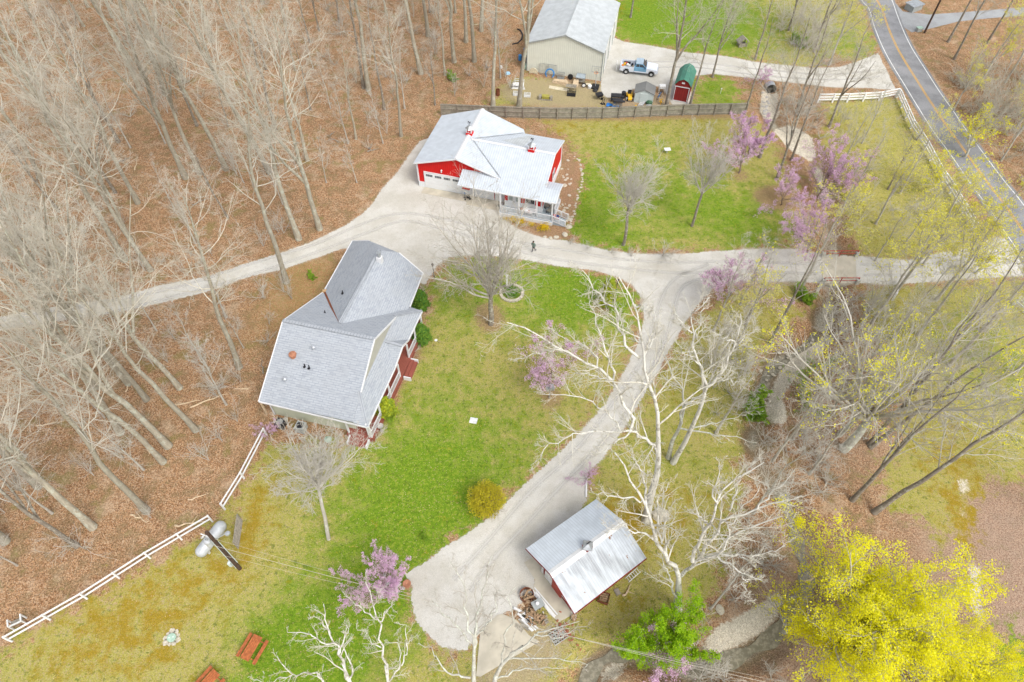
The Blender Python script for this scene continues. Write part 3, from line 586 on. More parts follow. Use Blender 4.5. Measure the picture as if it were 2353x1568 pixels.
w = MB(); w.slab([(9.4, 5.5, zr(5.5)+.02), (12.2, 4.7, zr(4.7)+.02), (12.6, 8.6, zr(8.6)+.02), (11.9, 8.6, zr(8.6)+.02)], .015); w.build('roof_panel', mt['roof_grey'], RB)
# porch
w = MB(); w.box(11.2, 17.6, -2.05, -.78, .40, .50); w.box(16.09, 17.6, -.78, 2.2, .40, .50); w.build('porch_deck', mt['deck_boards'], RB)
w = MB(); w.box(11.2, 17.62, -2.12, -2.06, .0, .5); w.box(17.61, 17.67, -2.06, 2.2, 0, .5); w.box(11.14, 11.2, -2.1, .34, 0, .5); w.build('porch_skirt', mt['trim'], RB)
for px_, py_ in ((11.25, -1.6), (13.5, -1.63), (15.65, -1.66), (17.5, -1.66), (17.5, 1.4)):
    w = MB(); w.box(px_-.08, px_+.08, py_-.08, py_+.08, .0 if px_ < 11.3 else .5, 3.12 if py_ < 0 else 3.25); w.box(px_-.11, px_+.11, py_-.11, py_+.11, .5, .62); w.build('porch_post', mt['trim'], RB)
for a, b in (((11.35, -1.95), (13.45, -1.95)), ((13.6, -1.95), (15.6, -1.95)), ((15.75, -1.95), (17.4, -1.95)), ((17.5, -.6), (17.5, 2.1)), ((16.2, 2.15), (17.45, 2.15))): w = MB(); railing(w, a, b, .5, .85, .14); w.build('railing', mt['trim'], RB)
for i in range(4): w = MB(); w.box(17.68+i*.34, 18.02+i*.34, -1.9, -.7, 0, .42-.105*i); w.build('step', mt['deck_boards'], RB)
for yy in (-1.95, -.65):
    w = MB(); w.bar((17.65, yy, 1.35), (19.2, yy, .9), .07, .05); w.bar((17.65, yy, .6), (19.2, yy, .15), .05)
    for i in range(11): t = i/10; x = 17.65+1.55*t; w.bar((x, yy, .6-.45*t), (x, yy, 1.35-.45*t), .045 if i % 5 else .1)
    w.build('stair_railing', mt['trim'], RB)
for dx, dw in ((10.35, .8),):
    d = MB(); d.box(dx, dx+dw, .3, .34, .05, 2.1); o = d.build('door', mt['trim'], RB); p = MB(); p.box(dx+.16, dx+.64, .27, .3, 1.1, 1.85); p.build('pane', mt['glass_pale'], o)
d = MB(); d.box(11.9, 13.5, -.80, -.76, .5, 2.6); o = d.build('double_door', mt['trim'], RB); p = MB(); p.box(12.05, 12.5, -.83, -.8, 1.5, 2.3); p.box(12.9, 13.35, -.83, -.8, 1.5, 2.3); p.build('pane', mt['glass_pale'], o); p = MB(); p.box(12.66, 12.7, -.85, -.8, 1.3, 1.5); p.build('handle', mt['blackm'], o)
win(RB, 14.6, -.7, 1.5, 1.05, .85, 'Y', -1, 'window')
win(RB, 16.08, 4.6, 1.6, 1.0, .9, 'X', 1, 'window')
p = MB(); p.lathe([(.0, -.03), (.2, -.03), (.2, 0), (0, 0)], (11.15, .33, 2.05), 20, 'Y'); p.build('round_plaque', mt['cream'], RB)
p = MB(); p.lathe([(0, -.16), (.09, -.12), (.1, 0), (0, 0)], (3.35, .36, 3.05), 12, 'Y'); p.cyl(3.35, .25, 2.78, 3.0, .07, 10); p.build('wall_lamp', mt['trim'], RB)
p = MB(); p.box(10.05, 10.15, .25, .33, 1.7, 1.9); p.build('porch_lamp', mt['blackm'], RB)
def cupola(parent, x, y, z, red='wall_red'):
    b = MB(); b.box(x-.38, x+.38, y-.38, y+.38, z-.25, z+.18); o = b.build('cupola', mt[red], parent)
    b = MB(); [b.box(x+sx*.30-.05, x+sx*.30+.05, y+sy*.30-.05, y+sy*.30+.05, z+.18, z+.62) for sx in (-1, 1) for sy in (-1, 1)]; b.box(x-.3, x+.3, y-.3, y+.3, z+.12, z+.2); b.build('cupola_post', mt['trim'], o)
    b = MB(); b.box(x-.22, x+.22, y-.22, y+.22, z+.16, z+.6); b.build('louvre', mt['dark' if red != 'wall_red' else 'wall_red'], o)
    b = MB(); b.lathe([(.56, z+.6), (.5, z+.66), (.22, z+.98), (0.0, z+1.05)], (x, y, 0), 4); b.build('cupola_roof', mt['galv'], o)
    b = MB(); b.bar((x, y, z+1.0), (x, y, z+1.6), .03); b.bar((x-.22, y, z+1.3), (x+.22, y, z+1.3), .025); b.bar((x, y-.22, z+1.25), (x, y+.22, z+1.25), .025); b.prism([(x-.2, z+1.45), (x+.16, z+1.42), (x+.22, z+1.6), (x+.05, z+1.5), (x-.1, z+1.62)], (y-.012, y+.012), 'Y'); b.build('weathervane', mt['blackm'], o)
cupola(RB, 5.45, 5.1, 5.45); cupola(RB, 13.4, 4.25, 5.3)
# slab in front of the garage doors
def place(o, base): o.parent = base; return o
sl_ = MB(); sl_.box(.9, 6.8, -.85, .28, 0, .05); sl_.box(6.82, 11.1, -1.35, .28, 0, .05); o = sl_.build('garage_apron', mt['concrete']); o.location = RB.location; o.rotation_euler = RB.rotation_euler; o['kind'] = 'structure'
def rb(x, y, z=0):
    c, s = cos(R(-16)), sin(R(-16)); return Vector((-11.72+x*c-y*s, 66.45+x*s+y*c, z))
# ---------------------------------------------------------------- long grey-roofed house
HS = thing('ranch_house', 'long house with light grey shingle roofs, sage siding and a red-decked porch', 'house', (-22.75, 33.33, 0), R(-13.8))
er, rz_ = 3.0, 6.5
w = MB()
w.prism([(.35, 0), (8.6, 0), (8.6, 3.1), (.35, 3.1)], (.6, .72), 'Y'); w.box(.35, .47, .72, 13.2, 0, 3.0)
w.box(7.75, 7.87, .72, 13.2, 0, 3.1); w.build('wall', mt['clap_sage'], HS)
w = MB(); w.prism([(1.2, 3.3), (12.7, 3.3), (6.75, 6.35)], (8.84, 8.92), 'X'); w.prism([(.5, 0), (13.2, 0), (13.2, 3.1), (6.75, 6.3), (.5, 3.0)], (.40, .48), 'X'); w.build('gable_wall', M('beige_gable_siding', (.40, .39, .34), .7, .06), HS)
w = MB(); w.box(.6, .72, 13.3, 20.6, 0, 2.95); w.box(8.5, 8.62, 13.3, 18.3, 0, 3.0); w.bar((.7, 20.8, 1.45), (8.6, 18.4, 1.45), .12, 2.9); w.build('wing_wall', mt['clap_red'], HS)
rf = MB(); rf.slab([(-.05, 0, 3.0), (9.0, 0, 3.0), (9.0, 6.75, 6.5), (.1, 6.75, 6.5)], .14); rf.slab([(.1, 6.75, 6.5), (9.0, 6.75, 6.5), (8.95, 12.5, 3.5), (8.2, 13.7, 2.98), (.35, 13.7, 2.98)], .14)
rf.build('roof', mt['shingle'], HS)
rf = MB(); R0 = (4.95, 8.0, 5.8); R1_ = (5.15, 18.1, 5.8)
rf.slab([(.3, 13.6, 2.97), (4.95, 8.05, 5.8), R1_, (2.93, 20.35, 4.5), (.35, 21.3, 2.97)], .14)
rf.slab([R0, (8.95, 12.45, 3.45), (9.45, 13.0, 2.97), (9.25, 18.6, 2.97), (6.6, 19.3, 4.62), R1_], .14)
rf.slab([R1_, (6.6, 19.3, 4.62), (2.93, 20.35, 4.5)], .14); rf.build('roof', mt['shingle'], HS)
# porch roof, hipped at both ends, with entry gable
rf = MB(); xo = 10.45
rf.slab([(8.85, 2.4, 4.25), (10.25, 0, 2.6), (10.42, 6.7, 2.6), (9.3, 8.4, 3.9), (10.55, 10.1, 2.6), (10.7, 13.95, 2.6), (8.85, 11.5, 4.15)], .1)
rf.slab([(8.6, .0, 2.97), (10.25, 0, 2.6), (8.85, 2.4, 4.25)], .1); rf.slab([(8.85, 11.5, 4.15), (10.7, 13.95, 2.6), (8.5, 14.2, 2.75)], .1)
rf.slab([(8.7, 8.4, 4.1), (10.75, 8.4, 3.9), (10.42, 6.7, 2.66)], .1); rf.slab([(10.75, 8.4, 3.9), (8.7, 8.4, 4.1), (10.55, 10.1, 2.66)], .1)
rf.build('porch_roof', mt['shingle'], HS)
for a, b, w_, h_ in (((.1, 6.75, 6.55), (9.0, 6.75, 6.55), .32, .06), ((4.95, 8.2, 5.85), (5.15, 18.1, 5.85), .32, .06), ((8.85, 2.4, 4.29), (10.25, .02, 2.64), .28, .05), ((8.85, 11.5, 4.19), (10.7, 13.95, 2.64), .28, .05), ((8.75, 8.4, 4.14), (10.75, 8.4, 3.94), .28, .05)): MB().bar(a, b, w_, h_).build('ridge_cap', mt['shingle_cap'], HS)
fa = MB()
for a, b in (((-.08, -.03, 2.93), (10.25, -.03, 2.55)), ((-.08, 0, 2.95), (.07, 6.75, 6.42)), ((.07, 6.75, 6.42), (.3, 13.7, 2.92)), ((.27, 13.9, 2.93), (.32, 21.3, 2.93)), ((9.03, 2.4, 4.2), (9.03, 6.75, 6.4)), ((9.03, 6.75, 6.4), (9.0, 12.4, 3.5)), ((10.28, 0, 2.52), (10.45, 6.7, 2.52)), ((10.58, 10.1, 2.52), (10.73, 13.95, 2.52)), ((10.78, 8.4, 3.82), (10.46, 6.7, 2.56)), ((10.78, 8.4, 3.82), (10.58, 10.1, 2.54)), ((9.3, 18.6, 2.9), (9.48, 13.9, 2.9)), ((.35, 21.33, 2.92), (2.93, 20.38, 4.45)), ((6.6, 19.33, 4.55), (9.25, 18.63, 2.9))): fa.bar(a, b, .09, .17)
fa.build('gutter', mt['trim'], HS)
xd = lambda y: 10.42+.034*y
dk = MB(); dk.slab([(7.9, 0, .6), (xd(0), 0, .6), (xd(13.4), 13.4, .6), (7.9, 13.4, .6)], .1); dk.build('porch_deck', mt['deck_red'], HS)
dk = MB(); dk.bar((xd(0)+.03, -.02, .29), (xd(13.4)+.03, 13.4, .29), .05, .58); dk.box(7.9, 10.35, -.05, 0, .0, .58); dk.build('porch_skirt', mt['red_deck'], HS)
st = MB(); st.box(10.8, 11.15, 7.3, 9.4, 0, .42); st.box(11.15, 11.5, 7.3, 9.4, 0, .22); st.build('steps', mt['deck_red'], HS)
st = MB(); st.box(10.8, 11.55, 7.18, 7.29, 0, .5); st.box(10.8, 11.55, 9.41, 9.52, 0, .5); st.build('step_stringer', mt['trim'], HS)
st = MB(); st.box(8.3, 10.0, -.42, -.06, 0, .42); st.box(8.3, 10.0, -.78, -.42, 0, .22); st.build('steps', mt['deck_red'], HS)
st = MB(); st.box(8.18, 8.29, -.85, -.06, 0, .5); st.box(10.01, 10.12, -.85, -.06, 0, .5); st.build('step_stringer', mt['trim'], HS)
for y_ in (.15, 2.4, 4.7, 7.1, 9.5, 11.5, 13.3):
    p = MB(); p.box(xd(y_)-.2, xd(y_)-.06, y_-.07, y_+.07, .6, 2.62); p.build('porch_post', mt['trim'], HS)
for x_ in (8.1, 10.1):
    p = MB(); p.box(x_-.07, x_+.07, .05, .19, .6, 2.85); p.build('porch_post', mt['trim'], HS)
for a, b in (((xd(.2)-.1, .2), (xd(7)-.1, 7.1)), ((xd(9.5)-.1, 9.5), (xd(13)-.1, 13.3))): rl = MB(); railing(rl, a, b, .6, .9, .17); rl.build('railing', mt['trim'], HS)
ln = MB(); ln.box(8.62, 10.5, 13.4, 13.5, 0, 2.6); ln.build('porch_end_wall', mt['clap_red'], HS)
win(HS, 5.6, .6, 1.75, .75, .45, 'Y', -1, 'window', 2); win(HS, 7.87, 4.2, 1.4, 1.2, 1.1, 'X', 1, 'window', 2); win(HS, 7.87, 11.4, 1.4, 1.2, 1.1, 'X', 1, 'window', 2)
d = MB(); d.box(7.87, 7.92, 7.9, 8.9, .6, 2.7); d.build('door', mt['trim'], HS)
ds = MB(); ds.bar((.4, .5, 2.8), (.4, .5, .1), .09); ds.bar((7.8, .5, 2.8), (7.8, .4, .2), .09); ds.build('downspout', mt['trim'], HS)
sp = MB(); sp.bar((-.35, .35, 0), (-.2, .25, 2.9), .14); sp.build('eave_post', mt['wood_pale'], HS)
ch = MB(); ch.box(5.35, 5.85, 16.65, 17.15, 5.3, 6.15); o = ch.build('chimney', mt['trim'], HS); c2 = MB(); c2.cyl(5.6, 16.9, 6.15, 6.6, .17, 14); c2.lathe([(.24, 6.62), (.24, 6.74), (.02, 6.8)], (5.6, 16.9, 0), 14); c2.build('flue_pipe', mt['galv'], o)
def hroof(y): return 3.0+y*3.5/6.75 if y <= 6.75 else 6.5-(y-6.75)*.505
for x_, y_ in ((3.75, 4.95), (1.9, 2.0)):
    v = MB(); v.cyl(x_, y_, hroof(y_)-.05, hroof(y_)+.32, .11, 12); v.lathe([(.19, hroof(y_)+.32), (.19, hroof(y_)+.42), (.03, hroof(y_)+.5)], (x_, y_, 0), 14); v.build('roof_vent', mt['steel'], HS)
v = MB(); v.cyl(1.95, 4.1, hroof(4.1)-.1, hroof(4.1)+.2, .3, 18); v.lathe([(.36, hroof(4.1)+.2), (.34, hroof(4.1)+.3), (.1, hroof(4.1)+.36), (.0, hroof(4.1)+.37)], (1.95, 4.1, 0), 18); v.build('roof_fan', mt['terracotta'], HS)
for x_, y_ in ((3.3, 3.5), (3.75, 3.45), (2.7, 9.6), (3.2, 12.6)):
    zz = hroof(y_) if y_ < 11 else 4.8
    v = MB(); v.cyl(x_, y_, zz-.1, zz+.3, .05, 8); v.cyl(x_, y_-.1, zz-.02, zz+.03, .13, 10); v.build('vent_pipe', mt['blackm'], HS)
v = MB(); v.bar((.35, 13.75, 3.02), (4.6, 8.4, 5.62), .2, .04); v.build('valley_flashing', mt['rust'], HS)
v = MB(); v.box(.2, .75, 13.3, 13.95, 3.0, 3.12, .3); v.build('leaf_clump', mt['wood'], HS)
def hs(x, y, z=0):
    c, s = cos(R(-13.8)), sin(R(-13.8)); return Vector((-22.75+x*c-y*s, 33.33+x*s+y*c, z))
# ---------------------------------------------------------------- small shed
SD = thing('workshop_shed', 'small red shed with streaked galvanised roof and bright white ridge cap', 'shed', (4.66, 15.01, 0), R(35.65))
w = MB(); w.prism([(.5, 0), (4.55, 0), (4.55, 3.02), (3.05, 3.7), (.5, 2.45)], (.5, .6), 'X'); w.prism([(.5, 0), (4.55, 0), (4.55, 3.02), (3.05, 3.7), (.5, 2.45)], (6.7, 6.8), 'X'); w.box(.6, 6.7, .5, .6, 0, 2.45); w.box(.6, 6.7, 4.45, 4.55, 0, 3.0); w.build('wall', mt['barn_red'], SD)
w = MB(); w.prism([(4.55, 2.65), (5.9, 2.35), (4.55, 2.98)], (.5, .56), 'X'); w.build('gable_panel', mt['white'], SD)
w = MB(); w.box(.42, .5, 1.1, 1.95, .75, 2.0); w.box(.42, .5, 3.2, 4.1, .0, 2.0); w.box(.44, .5, .5, .7, 0, 2.4); w.box(.44, .5, 4.35, 4.55, 0, 2.9); w.build('white_panel', mt['white_old'], SD)
w = MB(); w.prism([(.45, 0), (.6, 0), (.6, 2.4), (.45, 2.4)], (-.0, .5), 'Y') if 0 else w.box(.38, .48, 2.0, 3.15, .05, 2.0); w.build('door', mt['redpaint'], SD)
w = MB(); w.cyl(.7, 5.8, 0, 2.45, .08, 10); w.cyl(6.6, 5.8, 0, 2.45, .08, 10); w.build('corner_post', mt['white'], SD)
w = MB(); w.slab([(0, 0, 2.4), (7.2, 0, 2.4), (7.2, 3.05, 3.8), (0, 3.05, 3.8)], .05); w.build('roof', mt['roof_shed'], SD)
w = MB(); w.slab([(0, 3.05, 3.8), (7.2, 3.05, 3.8), (7.2, 6.1, 2.4), (0, 6.1, 2.4)], .05); w.build('roof', mt['roof_shed_clean'], SD)
w = MB(); w.prism([(2.74, 3.675), (3.05, 3.84), (3.36, 3.675), (3.05, 3.80)], (-.02, 7.22), 'X'); w.build('ridge_cap', mt['white'], SD)
w = MB(); w.bar((0, -.02, 2.33), (7.2, -.02, 2.33), .05, .18); w.bar((-.03, 0, 2.33), (-.03, 3.05, 3.72), .04, .13); w.bar((-.03, 3.05, 3.72), (-.03, 6.1, 2.33), .04, .1); w.build('fascia', mt['barn_red'], SD)
b = MB(); b.box(3.3, 3.9, 2.75, 3.35, 3.55, 4.0); o = b.build('cupola', mt['barn_red'], SD); b = MB(); b.lathe([(.55, 4.0), (.5, 4.05), (.0, 4.35)], (3.6, 3.05, 0), 4); b.build('cupola_roof', mt['galv'], o); b = MB(); b.bar((3.6, 3.05, 4.3), (3.6, 3.05, 4.75), .03); b.bar((3.4, 3.05, 4.6), (3.8, 3.05, 4.6), .06); b.build('weathervane', mt['blackm'], o)
b = MB(); b.lathe([(0, -.03), (.21, -.03), (.24, 0), (0, .0)], (.36, 3.9, 2.3), 18, 'X'); b.build('wall_dial', mt['galv'], SD)
w = MB(); w.box(5.7, 6.5, .44, .5, .2, 1.6); w.build('side_window', mt['white_old'], SD)
def sh(x, y, z=0):
    c, s = cos(R(35.65)), sin(R(35.65)); return Vector((4.66+x*c-y*s, 15.01+x*s+y*c, z))
sheet('concrete_slab', [(1204, 1293), (1226, 1280), (1345, 1395), (1317, 1413), (1284, 1430), (1262, 1412), (1225, 1354), (1230, 1333)], .05, mt['concrete'])
sheet('concrete_pad', [(1144, 1413), (1156, 1412), (1186, 1425), (1215, 1460), (1240, 1475), (1104, 1556), (1094, 1554), (1104, 1448)], .055, mt['concrete'])
# ---------------------------------------------------------------- pole barn
PB = thing('pole_barn', 'tall sage green metal pole barn with a pale ribbed roof', 'barn', (2.07, 92.54, 0), R(-14.3))
w = MB(); out_ = [(0.1, 0), (11.0, 0), (11.0, 4.4), (5.5, 6.15), (.1, 4.4)]
w.prism(out_, (.1, .2), 'Y'); w.prism(out_, (14.3, 14.4), 'Y'); w.box(.1, .2, .2, 14.3, 0, 4.4); w.box(10.9, 11.0, .2, 14.3, 0, 4.4); w.build('wall', mt['wall_sage'], PB)
w = MB(); w.slab([(-.1, -.1, 4.4), (5.5, -.1, 6.25), (5.5, 14.6, 6.25), (-.1, 14.6, 4.4)], .08); w.slab([(5.5, -.1, 6.25), (11.15, -.1, 4.4), (11.15, 14.6, 4.4), (5.5, 14.6, 6.25)], .08); w.build('roof', mt['roof_grey'], PB)
w = MB(); w.prism([(5.2, 6.2), (5.5, 6.33), (5.8, 6.2), (5.5, 6.25)], (-.12, 14.62), 'Y'); w.build('ridge_cap', mt['roof_grey'], PB)
w = MB(); w.bar((-.1, -.12, 4.3), (5.5, -.12, 6.15), .05, .16); w.bar((5.5, -.12, 6.15), (11.15, -.12, 4.3), .05, .16); w.box(10.95, 11.06, .04, .2, 0, 4.35); w.box(.04, .14, .05, .2, 0, 4.35); w.build('corner_trim', mt['greyplas'], PB)
for y0 in (2.2, 6.4, 10.4):
    w = MB(); w.box(11.0, 11.05, y0, y0+3.0, .05, 3.4); w.build('bay_door', mt['white_old'], PB); w = MB(); w.box(11.0, 11.08, y0-.2, y0-.02, 0, 3.6); w.build('door_jamb', mt['greyplas'], PB)
def pb(x, y, z=0):
    c, s = cos(R(-14.3)), sin(R(-14.3)); return Vector((2.07+x*c-y*s, 92.54+x*s+y*c, z))
# ---------------------------------------------------------------- neighbour's sheds
def frame_of(pa, pb_): a = G(*pa); b = G(*pb_); return a, math.atan2(b.y-a.y, b.x-a.x), (b-a).length
a, an, L = frame_of((1456, 235), (1499, 240))
s1 = thing('plastic_shed', 'small pale resin shed with a dark grey slatted roof in the junk yard', 'shed', a, an)
w = MB(); D_ = 2.0; hw = 1.5
w.prism([(0, 0), (L, 0), (L, hw), (L/2, hw+.55), (0, hw)], (0, D_), 'Y'); w.build('wall', M('pale_resin', (.48, .54, .52), .5, .06), s1)
w = MB(); w.slab([(-.12, -.12, hw), (L/2, -.12, hw+.62), (L/2, D_+.1, hw+.62), (-.12, D_+.1, hw)], .06); w.slab([(L/2, -.12, hw+.62), (L+.12, -.12, hw), (L+.12, D_+.1, hw), (L/2, D_+.1, hw+.62)], .06); w.build('roof', mt['roof_plastic'], s1)
w = MB(); w.box(L*.28, L*.72, -.05, 0, .05, 1.45); w.build('door', M('resin_door', (.50, .56, .54), .5, .05), s1)
a, an, L = frame_of((1544, 231), (1576, 237))
s2 = thing('gambrel_shed', 'dark red barn-style shed with a green roof and white trimmed doors', 'shed', a, an); s2.scale = (1.08, 1.0, 1.0)
D_ = 4.0
w = MB(); w.prism([(0, 0), (L, 0), (L, 2.6), (L*.78, 3.15), (L*.5, 3.4), (L*.22, 3.15), (0, 2.6)], (0, D_), 'Y'); w.build('wall', mt['barn_red'], s2)
w = MB(); pr = [(-.12, 2.5), (L*.2, 3.2), (L*.5, 3.5), (L*.8, 3.2), (L+.12, 2.5)]
for i in range(4): (x0, z0), (x1_, z1) = pr[i], pr[i+1]; w.slab([(x0, -.15, z0), (x1_, -.15, z1), (x1_, D_+.15, z1), (x0, D_+.15, z0)], .05)
w.build('roof', mt['roof_green'], s2)
w = MB(); w.box(.05, L-.05, -.05, 0, 2.2, 2.3); w.box(.05, .13, -.05, 0, .05, 2.2); w.box(L-.13, L-.05, -.05, 0, .05, 2.2); w.box(.13, L-.13, -.05, 0, .05, .13); w.build('door_trim', mt['trim'], s2); MB().box(L*.5-.18, L*.5+.18, -.05, 0, 2.75, 2.95).build('gable_vent', mt['trim'], s2)
# ================================================================ FENCES
def post_fence(name, label, cat, pts, z=1.8, bay=2.2, style='board', zbase=0):
    """pts: world 2-D polyline of the foot of the fence"""
    root = thing(name, label, cat, (pts[0][0], pts[0][1], 0)); o = Vector((pts[0][0], pts[0][1], 0))
    P = [Vector((p[0], p[1], 0))-o for p in pts]; posts = []; pa = None; rp = None
    for i in range(len(P)-1):
        a, b = P[i], P[i+1]; n = max(1, round((b-a).length/bay))
        for k in range(n):
            p, q = a.lerp(b, k/n), a.lerp(b, (k+1)/n); d = (q-p).normalized(); nn = Vector((-d.y, d.x, 0))
            posts.append((p, d)); 
            if i == len(P)-2 and k == n-1: posts.append((q, d))
            m = MB(); up = Vector((0, 0, 1))
            if style == 'board':
                m.bar(p+nn*.07+up*z/2, q+nn*.07+up*z/2, .03, z-.06); o1 = m.build('board_panel', mt['fence_board'], root)
                m = MB(); [m.bar(p+nn*.02+up*h, q+nn*.02+up*h, .07, .09) for h in (.3, z*.55, z-.15)]; m.build('rail', mt['wood_grey'], o1)
            elif style == 'rail':
                for h in (.45, .85, 1.25): m.bar(p+up*h, q+up*h, .07, .21)
                m.build('rail', mt['fenceW'], root)
            elif style == 'rail2':
                for h in (.50, 1.1): m.bar(p+up*h, q+up*h, .10, .10)
                m.build('rail', mt['white'], root)
    for p, d in posts:
        m = MB(); w_ = .13 if style != 'rail' else .18; nn = Vector((-d.y, d.x, 0)); c = p-nn*.05
        an_ = math.atan2(d.y, d.x); m.box(c.x-w_/2, c.x+w_/2, c.y-w_/2, c.y+w_/2, -.05, z, an_, (c.x, c.y, 0)); m.build('post', mt['wood_grey'] if style == 'board' else mt['fenceW' if style == 'rail' else 'white'], root)
    return root
post_fence('privacy_fence', 'long weathered board fence with posts behind the red barn', 'fence', GA([(1015, 265), (1163, 271), (1280, 274), (1384, 273), (1568, 266), (1712, 263)]), 1.75, 2.1)
post_fence('rail_fence', 'white three-rail board fence following the paved road', 'fence', GA([(1878, 236), (1945, 235), (2018, 231), (2057, 223)]), 1.35, 2.3, 'rail')
post_fence('rail_fence', 'white three-rail board fence running down the bend beside the road shoulder', 'fence', GA([(2061, 225), (2092, 296), (2124, 345), (2150, 395), (2182, 445), (2210, 490), (2236, 535)]), 1.35, 2.3, 'rail')
post_fence('lattice_fence', 'long white two-rail fence between leaf litter and the mossy lawn', 'fence', GA([(28, 1473), (200, 1375), (345, 1282), (488, 1198)]), 1.25, 3.0, 'rail2')
post_fence('lattice_fence', 'short white two-rail fence running up to the house corner', 'fence', GA([(516, 1171), (560, 1100), (612, 1000)]), 1.25, 3.0, 'rail2')
post_fence('rail_fence', 'short white board fence end beside the driveway near the bridge', 'fence', GA([(2049, 690), (2066, 655)]), 1.2, 1.5, 'rail')
post_fence('rail_fence', 'broken white fence end half hidden at the right edge', 'fence', GA([(2330, 700), (2375, 735)]), 1.2, 1.5, 'rail')
# ---------------------------------------------------------------- bridge
bc = G(1928, 620); BR = thing('driveway_bridge', 'concrete slab bridge with red pipe railings over the creek', 'bridge', bc)
A_, B_, C_, D2 = [G(*q)-bc for q in ((1889, 590), (1966, 590), (1968, 652), (1889, 652))]
m = MB(); m.slab([A_+Vector((0, 0, .06)), B_+Vector((0, 0, .06)), C_+Vector((0, 0, .06)), D2+Vector((0, 0, .06))], .4); m.build('deck_slab', mt['concrete'], BR)
for (p, q) in ((A_, B_), (D2, C_)):
    m = MB(); up = Vector((0, 0, 1)); m.tube([p+up*.9, q+up*.9], .05, 8); m.tube([p+up*.5, q+up*.5], .04, 8)
    for t in (0, .5, 1): x = p.lerp(q, t); m.tube([x+up*.05, x+up*.95], .05, 8)
    m.build('pipe_railing', mt['redpaint'], BR)
m = MB(); dv = (A_-D2).normalized()
for q in (A_, B_, C_, D2): e = q+Vector((.25 if q.x < 0 else -.25, 0, 0)); m.box(q.x-.18, q.x+.18, q.y-.18, q.y+.18, -.9, .7)
m.build('abutment', mt['concrete_grey'], BR)
m = MB(); m.bar(D2+Vector((-.1, 0, -.1)), D2+Vector((-.9, -1.3, -.4)), .3, .9); m.build('wing_wall', mt['concrete'], BR)
# culvert
cv = thing('culvert_pipe', 'grey corrugated culvert pipe mouth below the upper gravel drive', 'culvert', G(1773, 200), 0)
m = MB(); m.lathe([(.75, -.1), (.75, .9), (.68, .9), (.68, 0), (.75, -.1)], (0, 0, -.35), 24, 'Y'); m.build('pipe', mt['galv'], cv); m = MB(); m.lathe([(.0, .5), (.68, .5)], (0, 0, -.35), 24, 'Y'); m.build('dark_bore', mt['dark'], cv)
# ================================================================ TREES
TW = [.0055]
def norm(a): return a/np.maximum(np.linalg.norm(a, axis=-1, keepdims=True), 1e-9)
def resample(pts, n):
    pts = np.asarray(pts, float); d = np.r_[0, np.cumsum(np.linalg.norm(np.diff(pts, axis=0), axis=1))]
    t = np.linspace(0, d[-1], n); return np.stack([np.interp(t, d, pts[:, k]) for k in range(3)], 1)
def tubes(P, Rr, sides):
    """P (B,n,3), Rr (B,n) -> verts, quad faces"""
    B, n, _ = P.shape
    T = norm(np.concatenate([P[:, 1:2]-P[:, :1], P[:, 2:]-P[:, :-2], P[:, -1:]-P[:, -2:-1]], 1))
    ref = np.where(np.abs(T[:, :1, 2:3]) < .9, np.array([0, 0, 1.]), np.array([1., 0, 0])); ref = np.broadcast_to(ref, T.shape)
    Xa = norm(np.cross(T, ref)); Ya = np.cross(T, Xa)
    a = np.arange(sides)*2*pi/sides
    V = P[:, :, None]+(Xa[:, :, None]*np.cos(a)[:, None]+Ya[:, :, None]*np.sin(a)[:, None])*Rr[:, :, None, None]
    base = (np.arange(B)[:, None, None]*n+np.arange(n-1)[None, :, None])*sides; k = np.arange(sides); k2 = (k+1) % sides
    F = np.stack([base+k, base+k2, base+sides+k2, base+sides+k], -1).reshape(-1, 4)
    return V.reshape(-1, 3), F
def join(parts):
    vs, fs, o = [], [], 0
    for v, f in parts: vs.append(v); fs.append(f+o); o += len(v)
    return np.concatenate(vs), np.concatenate(fs)
def children(rg, P, Rr, k, t0, t1, ang, lr, nseg, wig, up, r0, rt=.35, Lref=None, taper=.5, droop=0, alo=.7, ahi=1.3):
    """grow k child branches from every parent; returns P, R"""
    B, n, _ = P.shape
    L = np.linalg.norm(np.diff(P, axis=1), axis=2).sum(1) if Lref is None else np.full(B, Lref)
    t = t0+(t1-t0)*(np.arange(k)[None]+rg.random((B, k)))/k; ft = t*(n-1); i = np.minimum(ft.astype(int), n-2); fr = (ft-i)[..., None]
    bi = np.arange(B)[:, None]
    p = P[bi, i]*(1-fr)+P[bi, i+1]*fr; rr = Rr[bi, i]*(1-fr[..., 0])+Rr[bi, i+1]*fr[..., 0]
    tn = norm(P[bi, i+1]-P[bi, i]); rnd = rg.normal(size=(B, k, 3)); s = norm(np.cross(tn, rnd))
    an = np.radians(ang)*(alo+(ahi-alo)*rg.random((B, k, 1))); d = norm(tn*np.cos(an)+s*np.sin(an))
    ln = L[:, None]*lr*(.55+.7*rg.random((B, k)))*(1-taper*(t-t0)/max(t1-t0, .01))
    d = d.reshape(-1, 3); p = p.reshape(-1, 3); ln = ln.reshape(-1); rr = rr.reshape(-1)
    out = [p]; st = (ln/nseg)[:, None]
    for q in range(nseg):
        d = norm(d+rg.normal(size=d.shape)*wig+np.array([0, 0, up-droop*q])); p = p+d*st; out.append(p)
    Pn = np.stack(out, 1); ra = np.minimum(rr*r0, ln*.026)
    return Pn, np.maximum(ra[:, None]*np.linspace(1, rt, nseg+1)[None], TW[0])
def plain(name, v, f, mat): return npmesh(name, v, f, mat, None, True)
